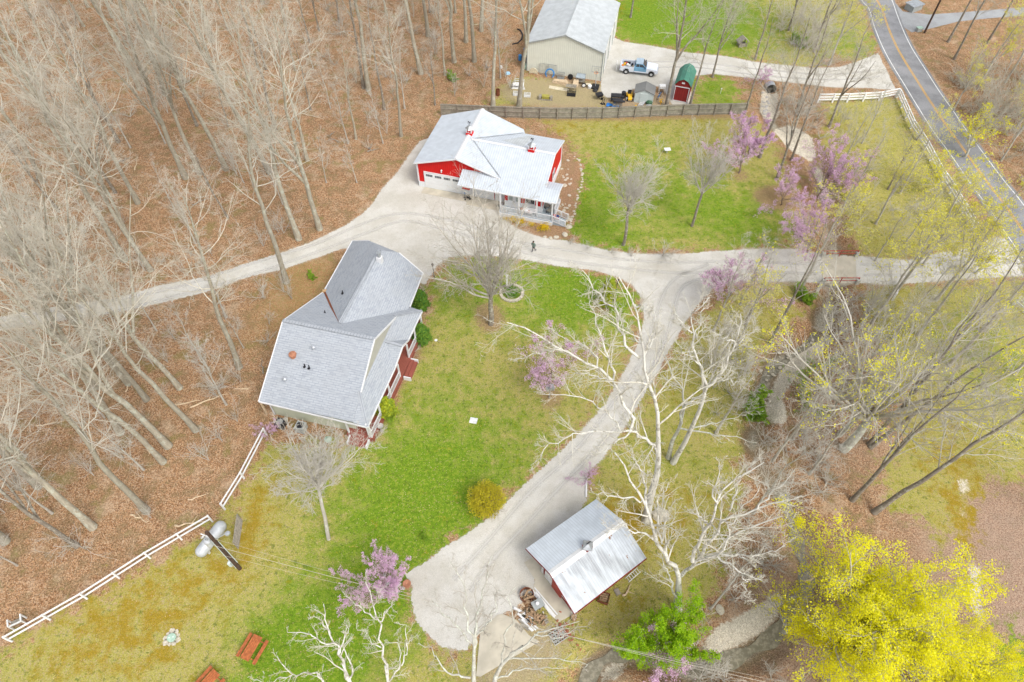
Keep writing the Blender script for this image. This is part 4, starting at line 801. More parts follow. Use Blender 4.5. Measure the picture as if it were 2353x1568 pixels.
def quads(rg, P, size, n=1, flat=.0, tri=False, jit=None):
    c = np.repeat(P, n, 0)+rg.normal(size=(len(P)*n, 3))*(jit or size*1.4); a = norm(rg.normal(size=c.shape)+np.array([0, 0, flat])); b = norm(np.cross(a, rg.normal(size=c.shape))); e = np.cross(a, b)
    s = size*(.6+.8*rg.random((len(c), 1)))
    if tri:
        V = np.stack([c-b*s, c+b*s*.9+e*s*.3, c+e*s*1.3-b*s*.2], 1).reshape(-1, 3); F = np.arange(len(c)*3).reshape(-1, 3)
    else:
        V = np.stack([c-b*s-e*s*.6, c+b*s-e*s*.6, c+b*s*.8+e*s*.7, c-b*s*.8+e*s*.7], 1).reshape(-1, 3); F = np.arange(len(c)*4).reshape(-1, 4)
    return V, F
def deciduous(seed, H=20., r=.26, forks=1, crown0=.42, limbs=13, ang=42, up=.07, lr=.33, dense=(6, 5, 4), twig=.012, wig=.13, lean=.03):
    """returns trunk (v,f), crown (v,f), twig tip points"""
    rg = np.random.default_rng(seed)
    n = 12; P = np.zeros((1, n, 3)); z = np.linspace(0, H, n); P[0, :, 2] = z
    sw = np.cumsum(rg.normal(size=(n, 2))*.012*H, 0)*np.linspace(0, 1, n)[:, None]; P[0, :, :2] = sw+np.linspace(0, 1, n)[:, None]*rg.normal(size=2)*lean*H
    Rr = (r*np.linspace(1, .16, n)**1.0)[None]; Rr[0, 0] *= 1.35
    parts_t = [tubes(P, Rr, 8)]; lead, leadR = P, Rr
    if forks > 1:
        Pf, Rf = children(rg, P, Rr, forks, crown0*.7, crown0*1.1, 22, .55, 8, .06, .07, .75, .2, taper=.1); parts_t.append(tubes(Pf, Rf, 7))
    L1, R1 = children(rg, P, Rr, limbs, crown0, .98, ang, lr, 7, wig, up, .33, .25, taper=.5)
    parts_c = [tubes(L1, R1, 5)]
    if forks > 1:
        La, Ra = children(rg, Pf, Rf, 6, .25, .98, ang, .42, 7, wig, up, .45, .25, taper=.4); parts_c.append(tubes(La, Ra, 5)); L1 = np.concatenate([L1, La]); R1 = np.concatenate([R1, Ra])
    L2, R2 = children(rg, L1, R1, dense[0], .2, 1., 42, .5, 4, wig*1.1, up*.6, .6, .4); parts_c.append(tubes(L2, R2, 3))
    L3, R3 = children(rg, L2, R2, dense[1], .15, 1., 40, .55, 3, .18, .05, .7, .5); parts_c.append(tubes(L3, np.maximum(R3, twig), 3))
    if dense[2]:
        L4, R4 = children(rg, L3, R3, dense[2], .1, 1., 38, .6, 2, .2, .04, .8, .6); parts_c.append(tubes(L4, np.maximum(R4*.9, twig*.75), 3)); tips = L4[:, -1]
    else: tips = L3[:, -1]
    return join(parts_t), join(parts_c), tips
PROTO = {}
def lite_(seed):
    rg = np.random.default_rng(seed); P = np.zeros((1, 3, 3)); P[0, :, 2] = [0, .1, .3]; L1, R1 = children(rg, P, np.full((1, 3), .05), 30, .1, 1., 50, 1., 5, .12, .06, .6, .3, Lref=1.9, taper=.1)
    L2, R2 = children(rg, L1, R1, 6, .15, 1., 38, .5, 3, .17, .03, .7, .5); return join([tubes(L1, R1, 3), tubes(L2, R2, 3)])
def proto(key, tr, cr, mt_t, mt_c, leaf=None, mt_l=None):
    PROTO[key] = (plain('trunk', *tr, mt_t), plain('crown', *cr, mt_c), plain('leaves', *leaf, mt_l) if leaf else None)
for i in range(7):
    tr, cr, tips = deciduous(100+i, 23, .27, 1+(i % 2 == 0), .36+.04*(i % 4), 17, 46, .07, .33, (7, 6, 3), .0065, .17)
    proto('wood%d' % i, tr, cr, mt['bk_tan'], mt['bk_tanc'])
for i in range(4):
    tr, cr, tips = deciduous(150+i, 18, .20, 1+(i % 2), .36, 16, 46, .05, .36, (7, 6, 3), .0065, .19); proto('dark%d' % i, tr, cr, mt['bk_dark'], mt['bk_darkc'])
    rg = np.random.default_rng(i); sel = tips[rg.random(len(tips)) < .55]; lf = quads(rg, sel, .05, 3)
    proto('budding%d' % i, tr, cr, mt['bk_grey'], mt['bk_darkc'], lf, mt['lf_pale'])
for i in range(4):
    tr, cr, tips = deciduous(170+i, 10, .11, 1, .25, 13, 40, .12, .40, (6, 5, 3), .007, .15); proto('small%d' % i, tr, cr, mt['bk_grey'], mt['bk_greyc'])
for i in range(3):   # thin understorey saplings
    tr, cr, tips = deciduous(190+i, 6.0, .05, 1, .25, 9, 40, .08, .42, (4, 4, 0), .008, .16); proto('sapling%d' % i, tr, cr, mt['bk_tan'], mt['bk_tanc'])
def yard(seed, H, base, n1, spread, mt_t, mt_c, key, r=.2, dense=(7, 6, 3), up=.10, leaf=None, lr=1.0, ang1=None, drop=0):
    """short trunk that splits into many arching limbs: a rounded open crown"""
    rg = np.random.default_rng(seed); n = 6; P = np.zeros((1, n, 3)); P[0, :, 2] = np.linspace(0, base, n); P[0, :, :2] = np.cumsum(rg.normal(size=(n, 2))*.05, 0)
    Rr = (r*np.linspace(1.15, .75, n))[None]
    L1, R1 = children(rg, P, Rr, n1, .55 if base < 4 else .86, 1., spread, lr, 8, .10, up, .55, .15, Lref=H-base, taper=.05, alo=.7 if base < 4 else .15, ahi=1.3 if base < 4 else 1.5)
    L2, R2 = children(rg, L1, R1, dense[0], .15, 1., 36, .5, 5, .13, up*.5, .6, .3); L3, R3 = children(rg, L2, R2, dense[1], .1, 1., 36, .5, 3, .17, .04-drop, .7, .5)
    parts = [tubes(L1, R1, 6), tubes(L2, R2, 4), tubes(L3, R3, 3)]; tips = L3[:, 1:].reshape(-1, 3)
    if dense[2]: L4, R4 = children(rg, L3, R3, dense[2], .1, 1., 36, .6, 2, .2, .03-drop, .8, .6); parts.append(tubes(L4, R4, 3)); tips = L4[:, 1:].reshape(-1, 3)
    cr = join(parts); tr = tubes(P, Rr, 10); lf = None
    if leaf: mat, dens, size, cnt = leaf; sel = tips[rg.random(len(tips)) < dens]; lf = quads(rg, sel, size, cnt, jit={'yellow0': .20, 'green0': .14}.get(key, .07))
    proto(key, tr, cr, mt_t, mt_c, lf, mat if leaf else None)
TW[0] = .0075
yard(1, 10.8, 5.8, 20, 48, mt['bk_grey'], mt['bk_greyc'], 'ornamental', .13, (9, 7, 5), .03)
yard(2, 15.5, 4.6, 17, 50, mt['bk_dark'], mt['bk_darkc'], 'yardmaple', .26, (9, 7, 4), .04)
yard(3, 12.5, 5.8, 15, 36, mt['bk_dark'], mt['bk_greyc'], 'paletree', .17, (9, 7, 5), .05)
yard(31, 11.2, 5.4, 13, 34, mt['bk_dark'], mt['bk_greyc'], 'paletree1', .15, (9, 7, 5), .05)
yard(4, 7.6, 2.0, 12, 38, mt['bk_brown'], mt['bk_brown'], 'redbud0', .11, (7, 6, 4), .06, (mt['lf_pink'], .95, .038, 6))
yard(5, 7.0, 1.6, 11, 42, mt['bk_brown'], mt['bk_brown'], 'redbud1', .10, (7, 6, 4), .05, (mt['lf_pink'], .9, .038, 5))
yard(6, 4.6, 1.0, 9, 48, mt['bk_brown'], mt['bk_brown'], 'redbud2', .07, (6, 6, 3), .03, (mt['lf_pink'], .8, .034, 4))
TW[0] = .007
yard(7, 14.5, 5.0, 28, 48, mt['bk_lich'], mt['bk_darkc'], 'yellow0', .34, (10, 8, 3), .03, (mt['lf_yellow'], .75, .055, 9))
yard(8, 8.0, 1.6, 9, 46, mt['bk_lich'], mt['bk_darkc'], 'yellow1', .17, (7, 6, 3), .06, (mt['lf_yellow'], .55, .045, 3))
yard(9, 7.6, 1.8, 13, 42, mt['bk_dark'], mt['bk_darkc'], 'green0', .16, (8, 7, 3), .05, (mt['lf_green'], 1.0, .055, 10))
yard(10, 3.0, .2, 13, 46, mt['bk_brown'], mt['bk_greyc'], 'vaseshrub', .05, (5, 5, 0), .07)
yard(12, 2.4, .15, 16, 55, mt['bk_brown'], mt['bk_tanc'], 'brush0', .04, (6, 5, 0), .02)
yard(13, 2.8, .2, 12, 50, mt['bk_brown'], mt['bk_darkc'], 'brush1', .04, (6, 5, 0), .02, (mt['lf_weed'], .4, .06, 2))
yard(14, 2.2, .2, 16, 52, mt['bk_brown'], mt['bk_brown'], 'greenbush', .05, (7, 5, 3), .03, (mt['lf_weed'], .8, .06, 3))
yard(17, 14.0, 4.0, 11, 38, mt['bk_lich'], mt['bk_darkc'], 'bigfork', .30, (7, 6, 3), .08, (mt['lf_pale'], .45, .06, 2))
yard(18, 18.0, 4.5, 11, 42, mt['bk_lich'], mt['bk_greyc'], 'bigforky', .36, (8, 6, 4), .06, (mt['lf_yellow'], .5, .045, 3))
def CP(x, y, h): v = G(x, y, h); v.z = 0; return v      # foot of a plant whose crown centre (height h) is surveyed at (x, y)
def put(key, name, label, cat, loc, rz=0, sc=1.0, group=None, lean=0, leaves='leaves', part='crown', zs=None, ln_dir=0):
    t, c, l = PROTO[key]
    r = thing(name, label, cat, loc, rz, group, sc)
    if zs: r.scale = (sc, sc, sc*zs)
    if lean: r.rotation_euler = (Matrix.Rotation(lean, 3, Vector((-sin(ln_dir), cos(ln_dir), 0))) @ Matrix.Rotation(rz, 3, 'Z')).to_euler()
    for nm, me in (('trunk', t), (part, c)):
        o = bpy.data.objects.new(nm, me); COL.objects.link(o); o.parent = r
    if l: q = bpy.data.objects.new(leaves, l); COL.objects.link(q); q.parent = o
    return r
def P3(lst, ox, oy, k):
    """traced limb points (crop x, crop y, height) -> world"""
    return [tuple(G(ox+x*k, oy+y*k, z)) for x, y, z in lst]
def hero(name, label, cat, base, trunk, limbs, mt_t, mt_c, r0, seed, sub=(7, 6, 5), radii=None, twig=.007, group=None, leaf=None, l1=.34):
    """tree built on a surveyed skeleton; limbs grow their own branches and twigs"""
    rg = np.random.default_rng(seed); b = np.array(base, float)
    T = np.array([trunk], float)-b if False else None
    big_ = max(limbs, key=lambda q: q[0])[1]; tp = resample(np.array(list(trunk)+list(big_[1:2]))-b, 12); trk = tubes(tp[None], (np.r_[1.2, np.linspace(.95, .36, 11)]*r0)[None], 10)
    parts = []; LP, LR = [], []
    for i, lb in enumerate(limbs):
        p = resample(np.array(lb[1])-b, 12); p[1:-1] += rg.normal(size=(10, 3))*.09
        rr = .66*lb[0]*np.linspace(1, .2, 12); LP.append(p); LR.append(rr)
    LP = np.array(LP); LR = np.array(LR); big = tubes(LP, LR, 8); 
    trv, trf = join([trk, big])
    L2, R2 = children(rg, LP, LR, sub[0], .12, 1., 45, l1, 6, .13, .05, .55, .3, taper=.55)
    L3, R3 = children(rg, L2, R2, sub[1], .15, 1., 42, .48, 4, .15, .03, .6, .45); L4, R4 = children(rg, L3, R3, sub[2], .1, 1., 40, .55, 3, .18, .03, .7, .5)
    cv_, cf_ = join([tubes(L2, R2, 5), tubes(L3, R3, 3), tubes(L4, np.maximum(R4, twig), 3)])
    root = thing(name, label, cat, tuple(b), 0, group)
    o = bpy.data.objects.new('trunk', plain('trunk', trv, trf, mt_t)); COL.objects.link(o); o.parent = root
    o = bpy.data.objects.new('crown', plain('crown', cv_, cf_, mt_c)); COL.objects.link(o); o.parent = root
    if leaf: v, f = quads(rg, L4[:, -1][rg.random(len(L4)) < leaf[1]], leaf[2], leaf[3]); q = bpy.data.objects.new('leaves', plain('leaves', v, f, leaf[0])); COL.objects.link(q); q.parent = o
    return root
a1 = (1072.3, 536.2, .3419); a2 = (1302.1, 995.7, .3175)
def t1(*l): return P3(l, *a1)
def t2(*l): return P3(l, *a2)
b = G(1556, 1402)
tr = [tuple(b)]+t2((808, 1160, 2.6), (812, 1040, 5))
hero('sycamore_tree', 'huge white-limbed bare sycamore standing right of the small red shed', 'tree', b, tr, [
 (.28, t2((812, 1040, 5), (790, 980, 6), (730, 920, 7.5), (695, 850, 9), (660, 790, 10), (620, 700, 11), (600, 620, 12), (575, 520, 13), (545, 440, 14), (480, 340, 15), (430, 220, 16), (350, 140, 17))),
 (.12, t2((660, 790, 10), (560, 730, 11), (480, 710, 11.4), (420, 650, 12), (330, 690, 11.5), (250, 650, 12))),
 (.14, t2((575, 520, 13), (570, 400, 14), (550, 290, 15), (500, 220, 16), (470, 150, 17))), (.09, t2((545, 490, 13.2), (440, 470, 13.5), (300, 450, 13.5), (160, 425, 14))),
 (.11, t2((690, 800, 9.5), (660, 700, 10.5), (650, 560, 12), (660, 480, 13), (720, 400, 13.5), (735, 365, 14))), (.09, t2((695, 780, 9.5), (700, 700, 10.5), (730, 560, 12), (790, 480, 13))),
 (.22, t2((830, 1030, 5), (900, 960, 7), (950, 905, 8.5), (1080, 880, 9.5), (1120, 850, 10.5), (1160, 780, 11.5), (1300, 700, 13), (1420, 650, 14), (1560, 600, 15))),
 (.13, t2((1100, 872, 9.8), (1250, 885, 10.6), (1350, 870, 11.2), (1430, 870, 11.6), (1590, 805, 13))), (.12, t2((1090, 890, 9.6), (1180, 960, 9.8), (1270, 1030, 10), (1350, 1040, 10.2), (1430, 1078, 10.2))), (.07, t2((1250, 885, 10.6), (1320, 930, 10.6), (1385, 970, 10.6))), (.06, t2((1270, 1030, 10), (1275, 1100, 9.6), (1290, 1220, 9.0))),
 (.22, t2((910, 930, 8), (940, 820, 10), (1000, 720, 12), (1035, 660, 13), (1070, 560, 14.5), (1080, 480, 15.5), (1130, 400, 16.3), (1240, 330, 17), (1350, 260, 18), (1430, 210, 18.5))),
 (.10, t2((1035, 660, 13), (980, 620, 13.5), (920, 575, 14), (870, 540, 14.4))), (.10, t2((1075, 520, 15), (1055, 420, 16), (1100, 310, 17), (1100, 180, 18.5))),
 (.20, t2((960, 900, 8), (1040, 760, 11), (1110, 650, 12.5), (1250, 600, 13.5), (1380, 550, 14.5), (1500, 510, 15.2), (1700, 450, 16.5))), (.10, t2((1180, 560, 13.4), (1220, 430, 15), (1280, 320, 16.5), (1340, 230, 17.5))), (.10, t2((1380, 550, 14.5), (1480, 440, 15.8), (1600, 330, 17), (1660, 250, 18))),
 (.10, t2((1160, 780, 11.5), (1180, 680, 12.8), (1260, 560, 14), (1380, 440, 15.5), (1400, 380, 16))), (.13, t2((790, 1180, 2.5), (750, 1060, 4.5), (715, 960, 6.5), (700, 880, 8)))],
 mt['bk_syc'], mt['bk_sycc'], .36, 11, (10, 7, 5))
b = G(1485, 1196)
tr = [tuple(b)]+t2((600, 480, 3), (655, 300, 6.5))+t1((1290, 1500, 9))
hero('sycamore_tree', 'tall white sycamore whose crown spreads over the driveway above the lawn', 'tree', b, tr, [
 (.22, t1((1290, 1500, 9), (1250, 1410, 10.5), (1180, 1370, 11.5), (1100, 1335, 12.5), (1000, 1330, 13), (870, 1330, 13.5))),
 (.20, t1((1100, 1335, 12.5), (1120, 1240, 13.5), (1080, 1200, 14), (1050, 1100, 15), (1000, 1030, 16), (960, 990, 16.6), (900, 920, 17.2), (820, 870, 17.8), (700, 810, 18.6), (600, 770, 19.2), (440, 690, 20), (350, 640, 20.6), (270, 600, 21))),
 (.08, t1((960, 990, 16.6), (900, 960, 16.8), (800, 945, 17), (720, 945, 17), (640, 975, 16.8))), (.13, t1((985, 985, 16.4), (985, 920, 17), (950, 850, 17.8), (930, 760, 18.5), (900, 680, 19), (870, 620, 19.6), (840, 520, 20.4), (830, 420, 21), (850, 370, 21.5))),
 (.10, t1((1030, 1330, 12.8), (1000, 1260, 13.4), (920, 1180, 14), (820, 1120, 14.5), (700, 1090, 14.8), (600, 1075, 15), (480, 1080, 15))), (.10, t1((700, 810, 18.6), (620, 780, 19), (520, 790, 19), (420, 830, 19), (320, 850, 19))), (.09, t1((900, 920, 17.2), (860, 820, 18), (760, 740, 18.8), (640, 700, 19.4), (560, 640, 20))),
 (.26, t1((1290, 1500, 9), (1285, 1250, 12.5), (1270, 1150, 14), (1240, 1050, 15.3), (1210, 960, 16.5), (1190, 900, 17.2), (1185, 800, 18.3), (1180, 680, 19.5), (1150, 580, 20.4), (1130, 480, 21.2), (1100, 400, 22), (1060, 340, 22.5), (1020, 290, 23))),
 (.16, t1((1165, 840, 17.8), (1120, 800, 18.2), (1060, 720, 19), (1030, 620, 19.8), (1020, 570, 20.2), (970, 500, 20.8), (920, 440, 21.4), (860, 400, 21.8), (820, 320, 22.4), (780, 250, 23))), (.11, t1((1190, 840, 17.8), (1230, 770, 18.5), (1270, 680, 19.3), (1270, 580, 20.2), (1250, 520, 20.8))),
 (.09, t1((1130, 480, 21.2), (1180, 500, 21.2), (1240, 530, 21))), (.09, t1((1180, 760, 18.6), (1090, 640, 19.6), (1060, 600, 20), (1040, 590, 20))), (.08, t1((1200, 1050, 15), (1180, 1000, 16), (1195, 930, 17))), (.10, t1((1100, 1335, 12.5), (1020, 1400, 12.2), (900, 1470, 12.2), (780, 1500, 12.6))), (.09, t1((870, 1330, 13.5), (740, 1345, 13.6), (640, 1380, 13.6), (560, 1430, 13.6), (430, 1560, 13.6)))],
 mt['bk_syc'], mt['bk_sycc'], .36, 12, (12, 8, 4), l1=.38)
b = G(1547, 1063)
tr = [tuple(b)]+t1((1470, 1400, 4), (1520, 1290, 7), (1570, 1180, 9.5), (1605, 1060, 12))
hero('sycamore_tree', 'white forked sycamore with a reddish lower trunk east of the driveway', 'tree', b, tr, [
 (.18, t1((1605, 1060, 12), (1580, 940, 14), (1550, 860, 15.3), (1525, 770, 16.6), (1510, 670, 18), (1500, 560, 19.3), (1570, 480, 20.3), (1630, 430, 21))), (.18, t1((1610, 1040, 12.3), (1680, 980, 13.3), (1730, 900, 14.5), (1790, 780, 16), (1800, 740, 16.6), (1830, 640, 18), (1840, 540, 19.2))),
 (.10, t1((1525, 770, 16.6), (1545, 640, 18), (1580, 550, 19), (1600, 440, 20.4))), (.08, t1((1800, 740, 16.6), (1740, 710, 17), (1640, 650, 17.5))), (.08, t1((1790, 780, 16), (1860, 700, 17), (1960, 620, 18))), (.10, t1((1510, 670, 18), (1450, 610, 18.6), (1390, 520, 19.4))), (.08, t1((1690, 980, 13.3), (1780, 990, 13.5), (1900, 1010, 13.5))), (.08, t1((1560, 880, 15), (1460, 800, 16), (1400, 720, 17)))],
 mt['bk_syc'], mt['bk_sycc'], .26, 13, (11, 8, 4), l1=.38)
b = G(1536, 1052)
tr = [tuple(b)]+t1((1380, 1400, 3), (1430, 1310, 5))
hero('pale_tree', 'grey lichened bare tree with low arms left of the reddish trunk', 'tree', b, tr, [
 (.17, t1((1430, 1310, 5), (1470, 1150, 8.5), (1450, 1050, 10.5), (1380, 940, 12.5), (1340, 850, 14), (1310, 720, 16))), (.13, t1((1430, 1310, 5), (1550, 1330, 5.2), (1700, 1365, 5.2), (1800, 1370, 5.4), (1950, 1410, 5.2))), (.11, t1((1500, 1310, 5.5), (1700, 1270, 6.6), (1800, 1230, 7.4), (1900, 1200, 8))), (.12, t1((1470, 1150, 8.5), (1550, 1110, 9.2), (1620, 1040, 10.5), (1680, 900, 13))), (.08, t1((1450, 1050, 10.5), (1380, 1020, 11), (1340, 960, 12)))],
 mt['bk_lich'], mt['bk_sycc'], .22, 14, (7, 6, 4))
# -- yard trees
rg = np.random.default_rng(3); n_ = 9000; d_ = norm(rg.normal(size=(n_, 3))); rd = rg.random(n_)**.25*(1+.12*np.sin(d_[:, 0]*7+d_[:, 2]*5)); Pf_ = d_*rd[:, None]*np.array([1.4, 1.4, 1.15])+np.array([0, 0, 1.15]); Pf_ = Pf_[Pf_[:, 2] > .05]
proto('forsythia', tubes(np.array([[[0, 0, 0], [0, 0, .3], [0, 0, .8]]]), np.array([[.08, .07, .03]]), 6), lite_(5), mt['bk_brown'], mt['bk_brown'], quads(rg, Pf_, .035, 1), mt['lf_forsy'])
put('ornamental', 'ornamental_tree', 'round pale grey bare ornamental tree beside the south end of the long house', 'tree', G(755, 1240), .4, 1.18, lean=R(15), ln_dir=R(84))
put('yardmaple', 'yard_tree', 'dark-trunked bare tree on a mulch ring in the middle of the front lawn', 'tree', G(1127, 745), 1.2, 1.0)
put('paletree', 'pale_tree', 'pale silvery bare tree on the lawn just right of the red barn', 'tree', G(1430, 562), .3, 1.0)
put('paletree1', 'pale_tree', 'pale silvery bare tree left of the first redbud on the barn lawn', 'tree', G(1590, 520), .9, 1.0)
put('vaseshrub', 'vase_shrub', 'pale vase-shaped bare shrub on the upper edge of the driveway', 'shrub', G(1524, 588), .2, 1.1)
for i, (x, y, s_) in enumerate([(1350, 570, .5), (1405, 582, .5), (1310, 562, .45), (1450, 590, .45)]): put('vaseshrub', 'twiggy_shrub', 'low twiggy bare shrub, %s from the left in the row along the driveway edge' % ['second', 'third', 'first', 'fourth'][i], 'shrub', G(x, y), i, s_, 'low shrubs along the driveway edge')
put('redbud0', 'redbud_tree', 'pink-flowering redbud on leaf mulch at the fence end of the barn lawn', 'tree', G(1698, 398), 0, 1.0, leaves='blossom')
put('redbud1', 'redbud_tree', 'pink-flowering redbud at the sandy bank of the creek bend', 'tree', G(1878, 455), 1, 1.0, leaves='blossom')
put('redbud2', 'redbud_tree', 'sparse low redbud between the two larger redbuds', 'tree', CP(1812, 432, 2.6), 2, 1.1, leaves='blossom')
put('redbud1', 'redbud_tree', 'pink redbud just above the driveway near the bridge', 'tree', CP(1883, 520, 4), 3, .9, leaves='blossom')
put('redbud2', 'redbud_tree', 'pink redbud below the driveway left of the bridge', 'tree', CP(1685, 642, 3), 4, 1.35, leaves='blossom')
put('redbud2', 'redbud_tree', 'pink redbud half hidden under the white sycamore crown on the lawn', 'tree', CP(1262, 835, 3), 5, 1.35, leaves='blossom')
put('redbud0', 'redbud_tree', 'full pink redbud beside the rock pile at the turning circle', 'tree', CP(868, 1335, 4.0), 6, .72, leaves='blossom')
put('redbud2', 'redbud_tree', 'pink redbud at the bottom edge under the bright green tree', 'tree', CP(1545, 1545, 2.8), 2, 1.2, leaves='blossom')
put('redbud2', 'redbud_tree', 'faint small redbud behind the short white fence', 'tree', G(622, 1000), 1, .42, leaves='blossom')
put('redbud2', 'redbud_tree', 'very thin small redbud beside the white edging by the shed', 'tree', G(1349, 1105), 1.4, .42, leaves='blossom')
put('redbud2', 'redbud_tree', 'faint pink redbud next to the upper gravel drive by the culvert', 'tree', G(1750, 195), 1.4, .6, leaves='blossom')
put('green0', 'leafy_tree', 'bright lime green leafy tree below the huge sycamore', 'tree', CP(1540, 1455, 3.8), 0, .74)
put('yellow0', 'yellow_tree', 'big bright yellow-leaved tree filling the lower right', 'tree', CP(2045, 1380, 9.5), .5, .86)
put('yellow0', 'yellow_tree', 'second yellow-leaved tree in the bottom right corner', 'tree', CP(2215, 1525, 6), 2.6, .5)
put('yellow1', 'yellow_tree', 'small sparse yellow tree at the creek left of the biggest yellow tree', 'tree', G(1800, 1450), 1.1, .85)
put('yellow1', 'yellow_tree', 'small yellow tree beyond the paved road near the right edge', 'tree', G(2215, 360), 1.1, .95)
put('yellow1', 'yellow_tree', 'small yellow-budding tree leaning over the paved road', 'tree', G(2150, 452), 2.1, .85)
put('yellow1', 'yellow_tree', 'yellow-budding tree at the driveway mouth by the road', 'tree', G(2240, 630), 3.1, .9)
put('forsythia', 'round_shrub', 'round yellow-brown budding shrub at the lawn edge by the driveway', 'shrub', G(1118, 1163), 0, 1.12)
put('greenbush', 'green_bush', 'bright green bush on the creek bank under the reddish sycamore', 'bush', G(1715, 935), 0, 1.0)
put('greenbush', 'green_bush', 'small bright green bush below the driveway left of the bridge', 'bush', G(1838, 690), 1, .75)
put('greenbush', 'green_bush', 'green bush between the upper lawns near the top drive', 'bush', G(1828, 106), 1, .8)
put('greenbush', 'green_bush', 'tiny green bush in leaf litter left of the long house', 'bush', G(711, 640), 1, .38)
put('greenbush', 'green_bush', 'tiny green bush in the woods beside the pole barn yard', 'bush', G(1033, 185), 1, .6)
for i, (x, y) in enumerate([(1848, 870), (1838, 905), (1860, 950), (1895, 850)]): put('brush1', 'green_bush', 'low green briar patch right of the creek, %s from the top' % ['second', 'third', 'lowest', 'topmost'][i], 'bush', G(x, y), i, .7, 'briar patches right of the creek')
for i, (x, y) in enumerate([(966, 1232), (973, 1240)]): put('greenbush', 'green_clump', 'small dark green clump on the lawn above the turning circle, %s one' % ['upper', 'lower'][i], 'plant', G(x, y), i, .2, 'dark green clumps on the lawn')
# evergreens
def conifer(key, H, r, seed, leafm):
    rg = np.random.default_rng(seed); n = 3600; t = rg.random(n)**.75; a = rg.random(n)*2*pi
    lob = 1+.22*np.sin(a*5+t*9)+.16*np.sin(a*3-t*17)
    rad = r*np.clip((1-t)**.62, .05, 1)*np.minimum(1, .55+t*4)*lob*(.72+.32*rg.random(n)); P = np.stack([rad*np.cos(a), rad*np.sin(a), t*H+.08], 1)
    v, f = quads(rg, P, .075, 2); tp = np.array([[[0, 0, 0], [0, 0, H*.5], [0, 0, H*.95]]], float); tr_ = tubes(tp, np.array([[.07, .05, .02]]), 6)
    PROTO[key] = (plain('trunk', *tr_, mt['bk_brown']), plain('foliage', v, f, leafm), None)
conifer('cedar', 2.4, .85, 1, mt['lf_ever']); conifer('cedar_gold', 2.2, 1.0, 2, mt['lf_everyel']); conifer('cone', 4.2, .95, 3, mt['lf_everyel'])
put('cedar', 'evergreen_shrub', 'dark green evergreen shrub at the north end of the house porch', 'shrub', G(968, 706), 0, 1.0, part='foliage')
put('cedar', 'evergreen_shrub', 'dark green evergreen shrub at the middle of the house porch', 'shrub', G(971, 784), 1.3, 1.0, part='foliage')
put('cedar_gold', 'evergreen_shrub', 'golden green evergreen shrub near the south end of the porch', 'shrub', G(889, 950), 0, 1.0, part='foliage')
put('cone', 'conical_tree', 'narrow yellow-green conical evergreen by the driveway loop', 'tree', G(1393, 700), 0, .95, part='foliage')
# -- birches and trees rising from the bottom edge
hb = (0, 1044.8, 1/3); 
a3 = (536.2, 1210.3, .4556)      # crop 700,1580 : 1345 px wide for 800 px
def t3(*l): return P3(l, *a3)
b = G(905, 1650)
hero('birch_tree', 'white birch with two leaning stems at the bottom edge left of the turning circle', 'tree', b, [tuple(b)]+t3((785, 860, 1.5), (780, 785, 3)), [
 (.15, t3((780, 785, 3), (765, 700, 4.3), (750, 600, 5.8), (740, 500, 7.2), (725, 460, 7.8), (700, 380, 9), (665, 280, 10.4))), (.08, t3((740, 480, 7.5), (770, 430, 8.2), (805, 380, 9))), (.08, t3((725, 470, 7.7), (640, 410, 8.5), (560, 350, 9.3))),
 (.07, t3((745, 610, 5.6), (700, 590, 6), (660, 530, 6.8), (620, 510, 7))), (.10, t3((780, 785, 3), (850, 700, 4), (830, 590, 5.6), (770, 570, 6))), (.08, t3((850, 700, 4), (875, 600, 5.3), (870, 500, 6.6), (830, 480, 7)))],
 mt['bk_syc'], mt['bk_sycc'], .17, 21, (6, 6, 4))
b = G(830, 1680)
hero('birch_tree', 'white birch with a broad fan of limbs at the bottom edge', 'tree', b, [tuple(b)]+t3((620, 880, 1.5), (590, 785, 3)), [
 (.17, t3((590, 785, 3), (550, 690, 4.6), (500, 560, 6.6), (470, 470, 8), (455, 390, 9.2))), (.09, t3((510, 590, 6.2), (420, 570, 6.8), (340, 540, 7.4), (270, 520, 7.8))), (.10, t3((540, 660, 5), (545, 590, 6), (575, 540, 6.8), (560, 470, 7.6))), (.09, t3((490, 540, 6.8), (440, 480, 7.8), (380, 440, 8.4))), (.12, t3((590, 785, 3), (600, 700, 4.2), (550, 610, 5.6), (600, 560, 6.4)))],
 mt['bk_syc'], mt['bk_sycc'], .19, 22, (7, 6, 4))
b = G(700, 1690)
hero('birch_tree', 'low pale birch limb spreading at the bottom edge beside the picnic tables', 'tree', b, [tuple(b)]+t3((460, 800, 2.5)), [(.11, t3((460, 800, 2.5), (430, 740, 3.4), (300, 750, 3.6), (260, 700, 4.2), (220, 650, 4.8))), (.07, t3((330, 748, 3.5), (180, 780, 3.6), (90, 770, 3.8)))], mt['bk_syc'], mt['bk_sycc'], .13, 23, (8, 6, 4))
a4 = (784.3, 1044.8, 1/3)
def t4(*l): return P3(l, *a4)
b = G(1098, 1665)
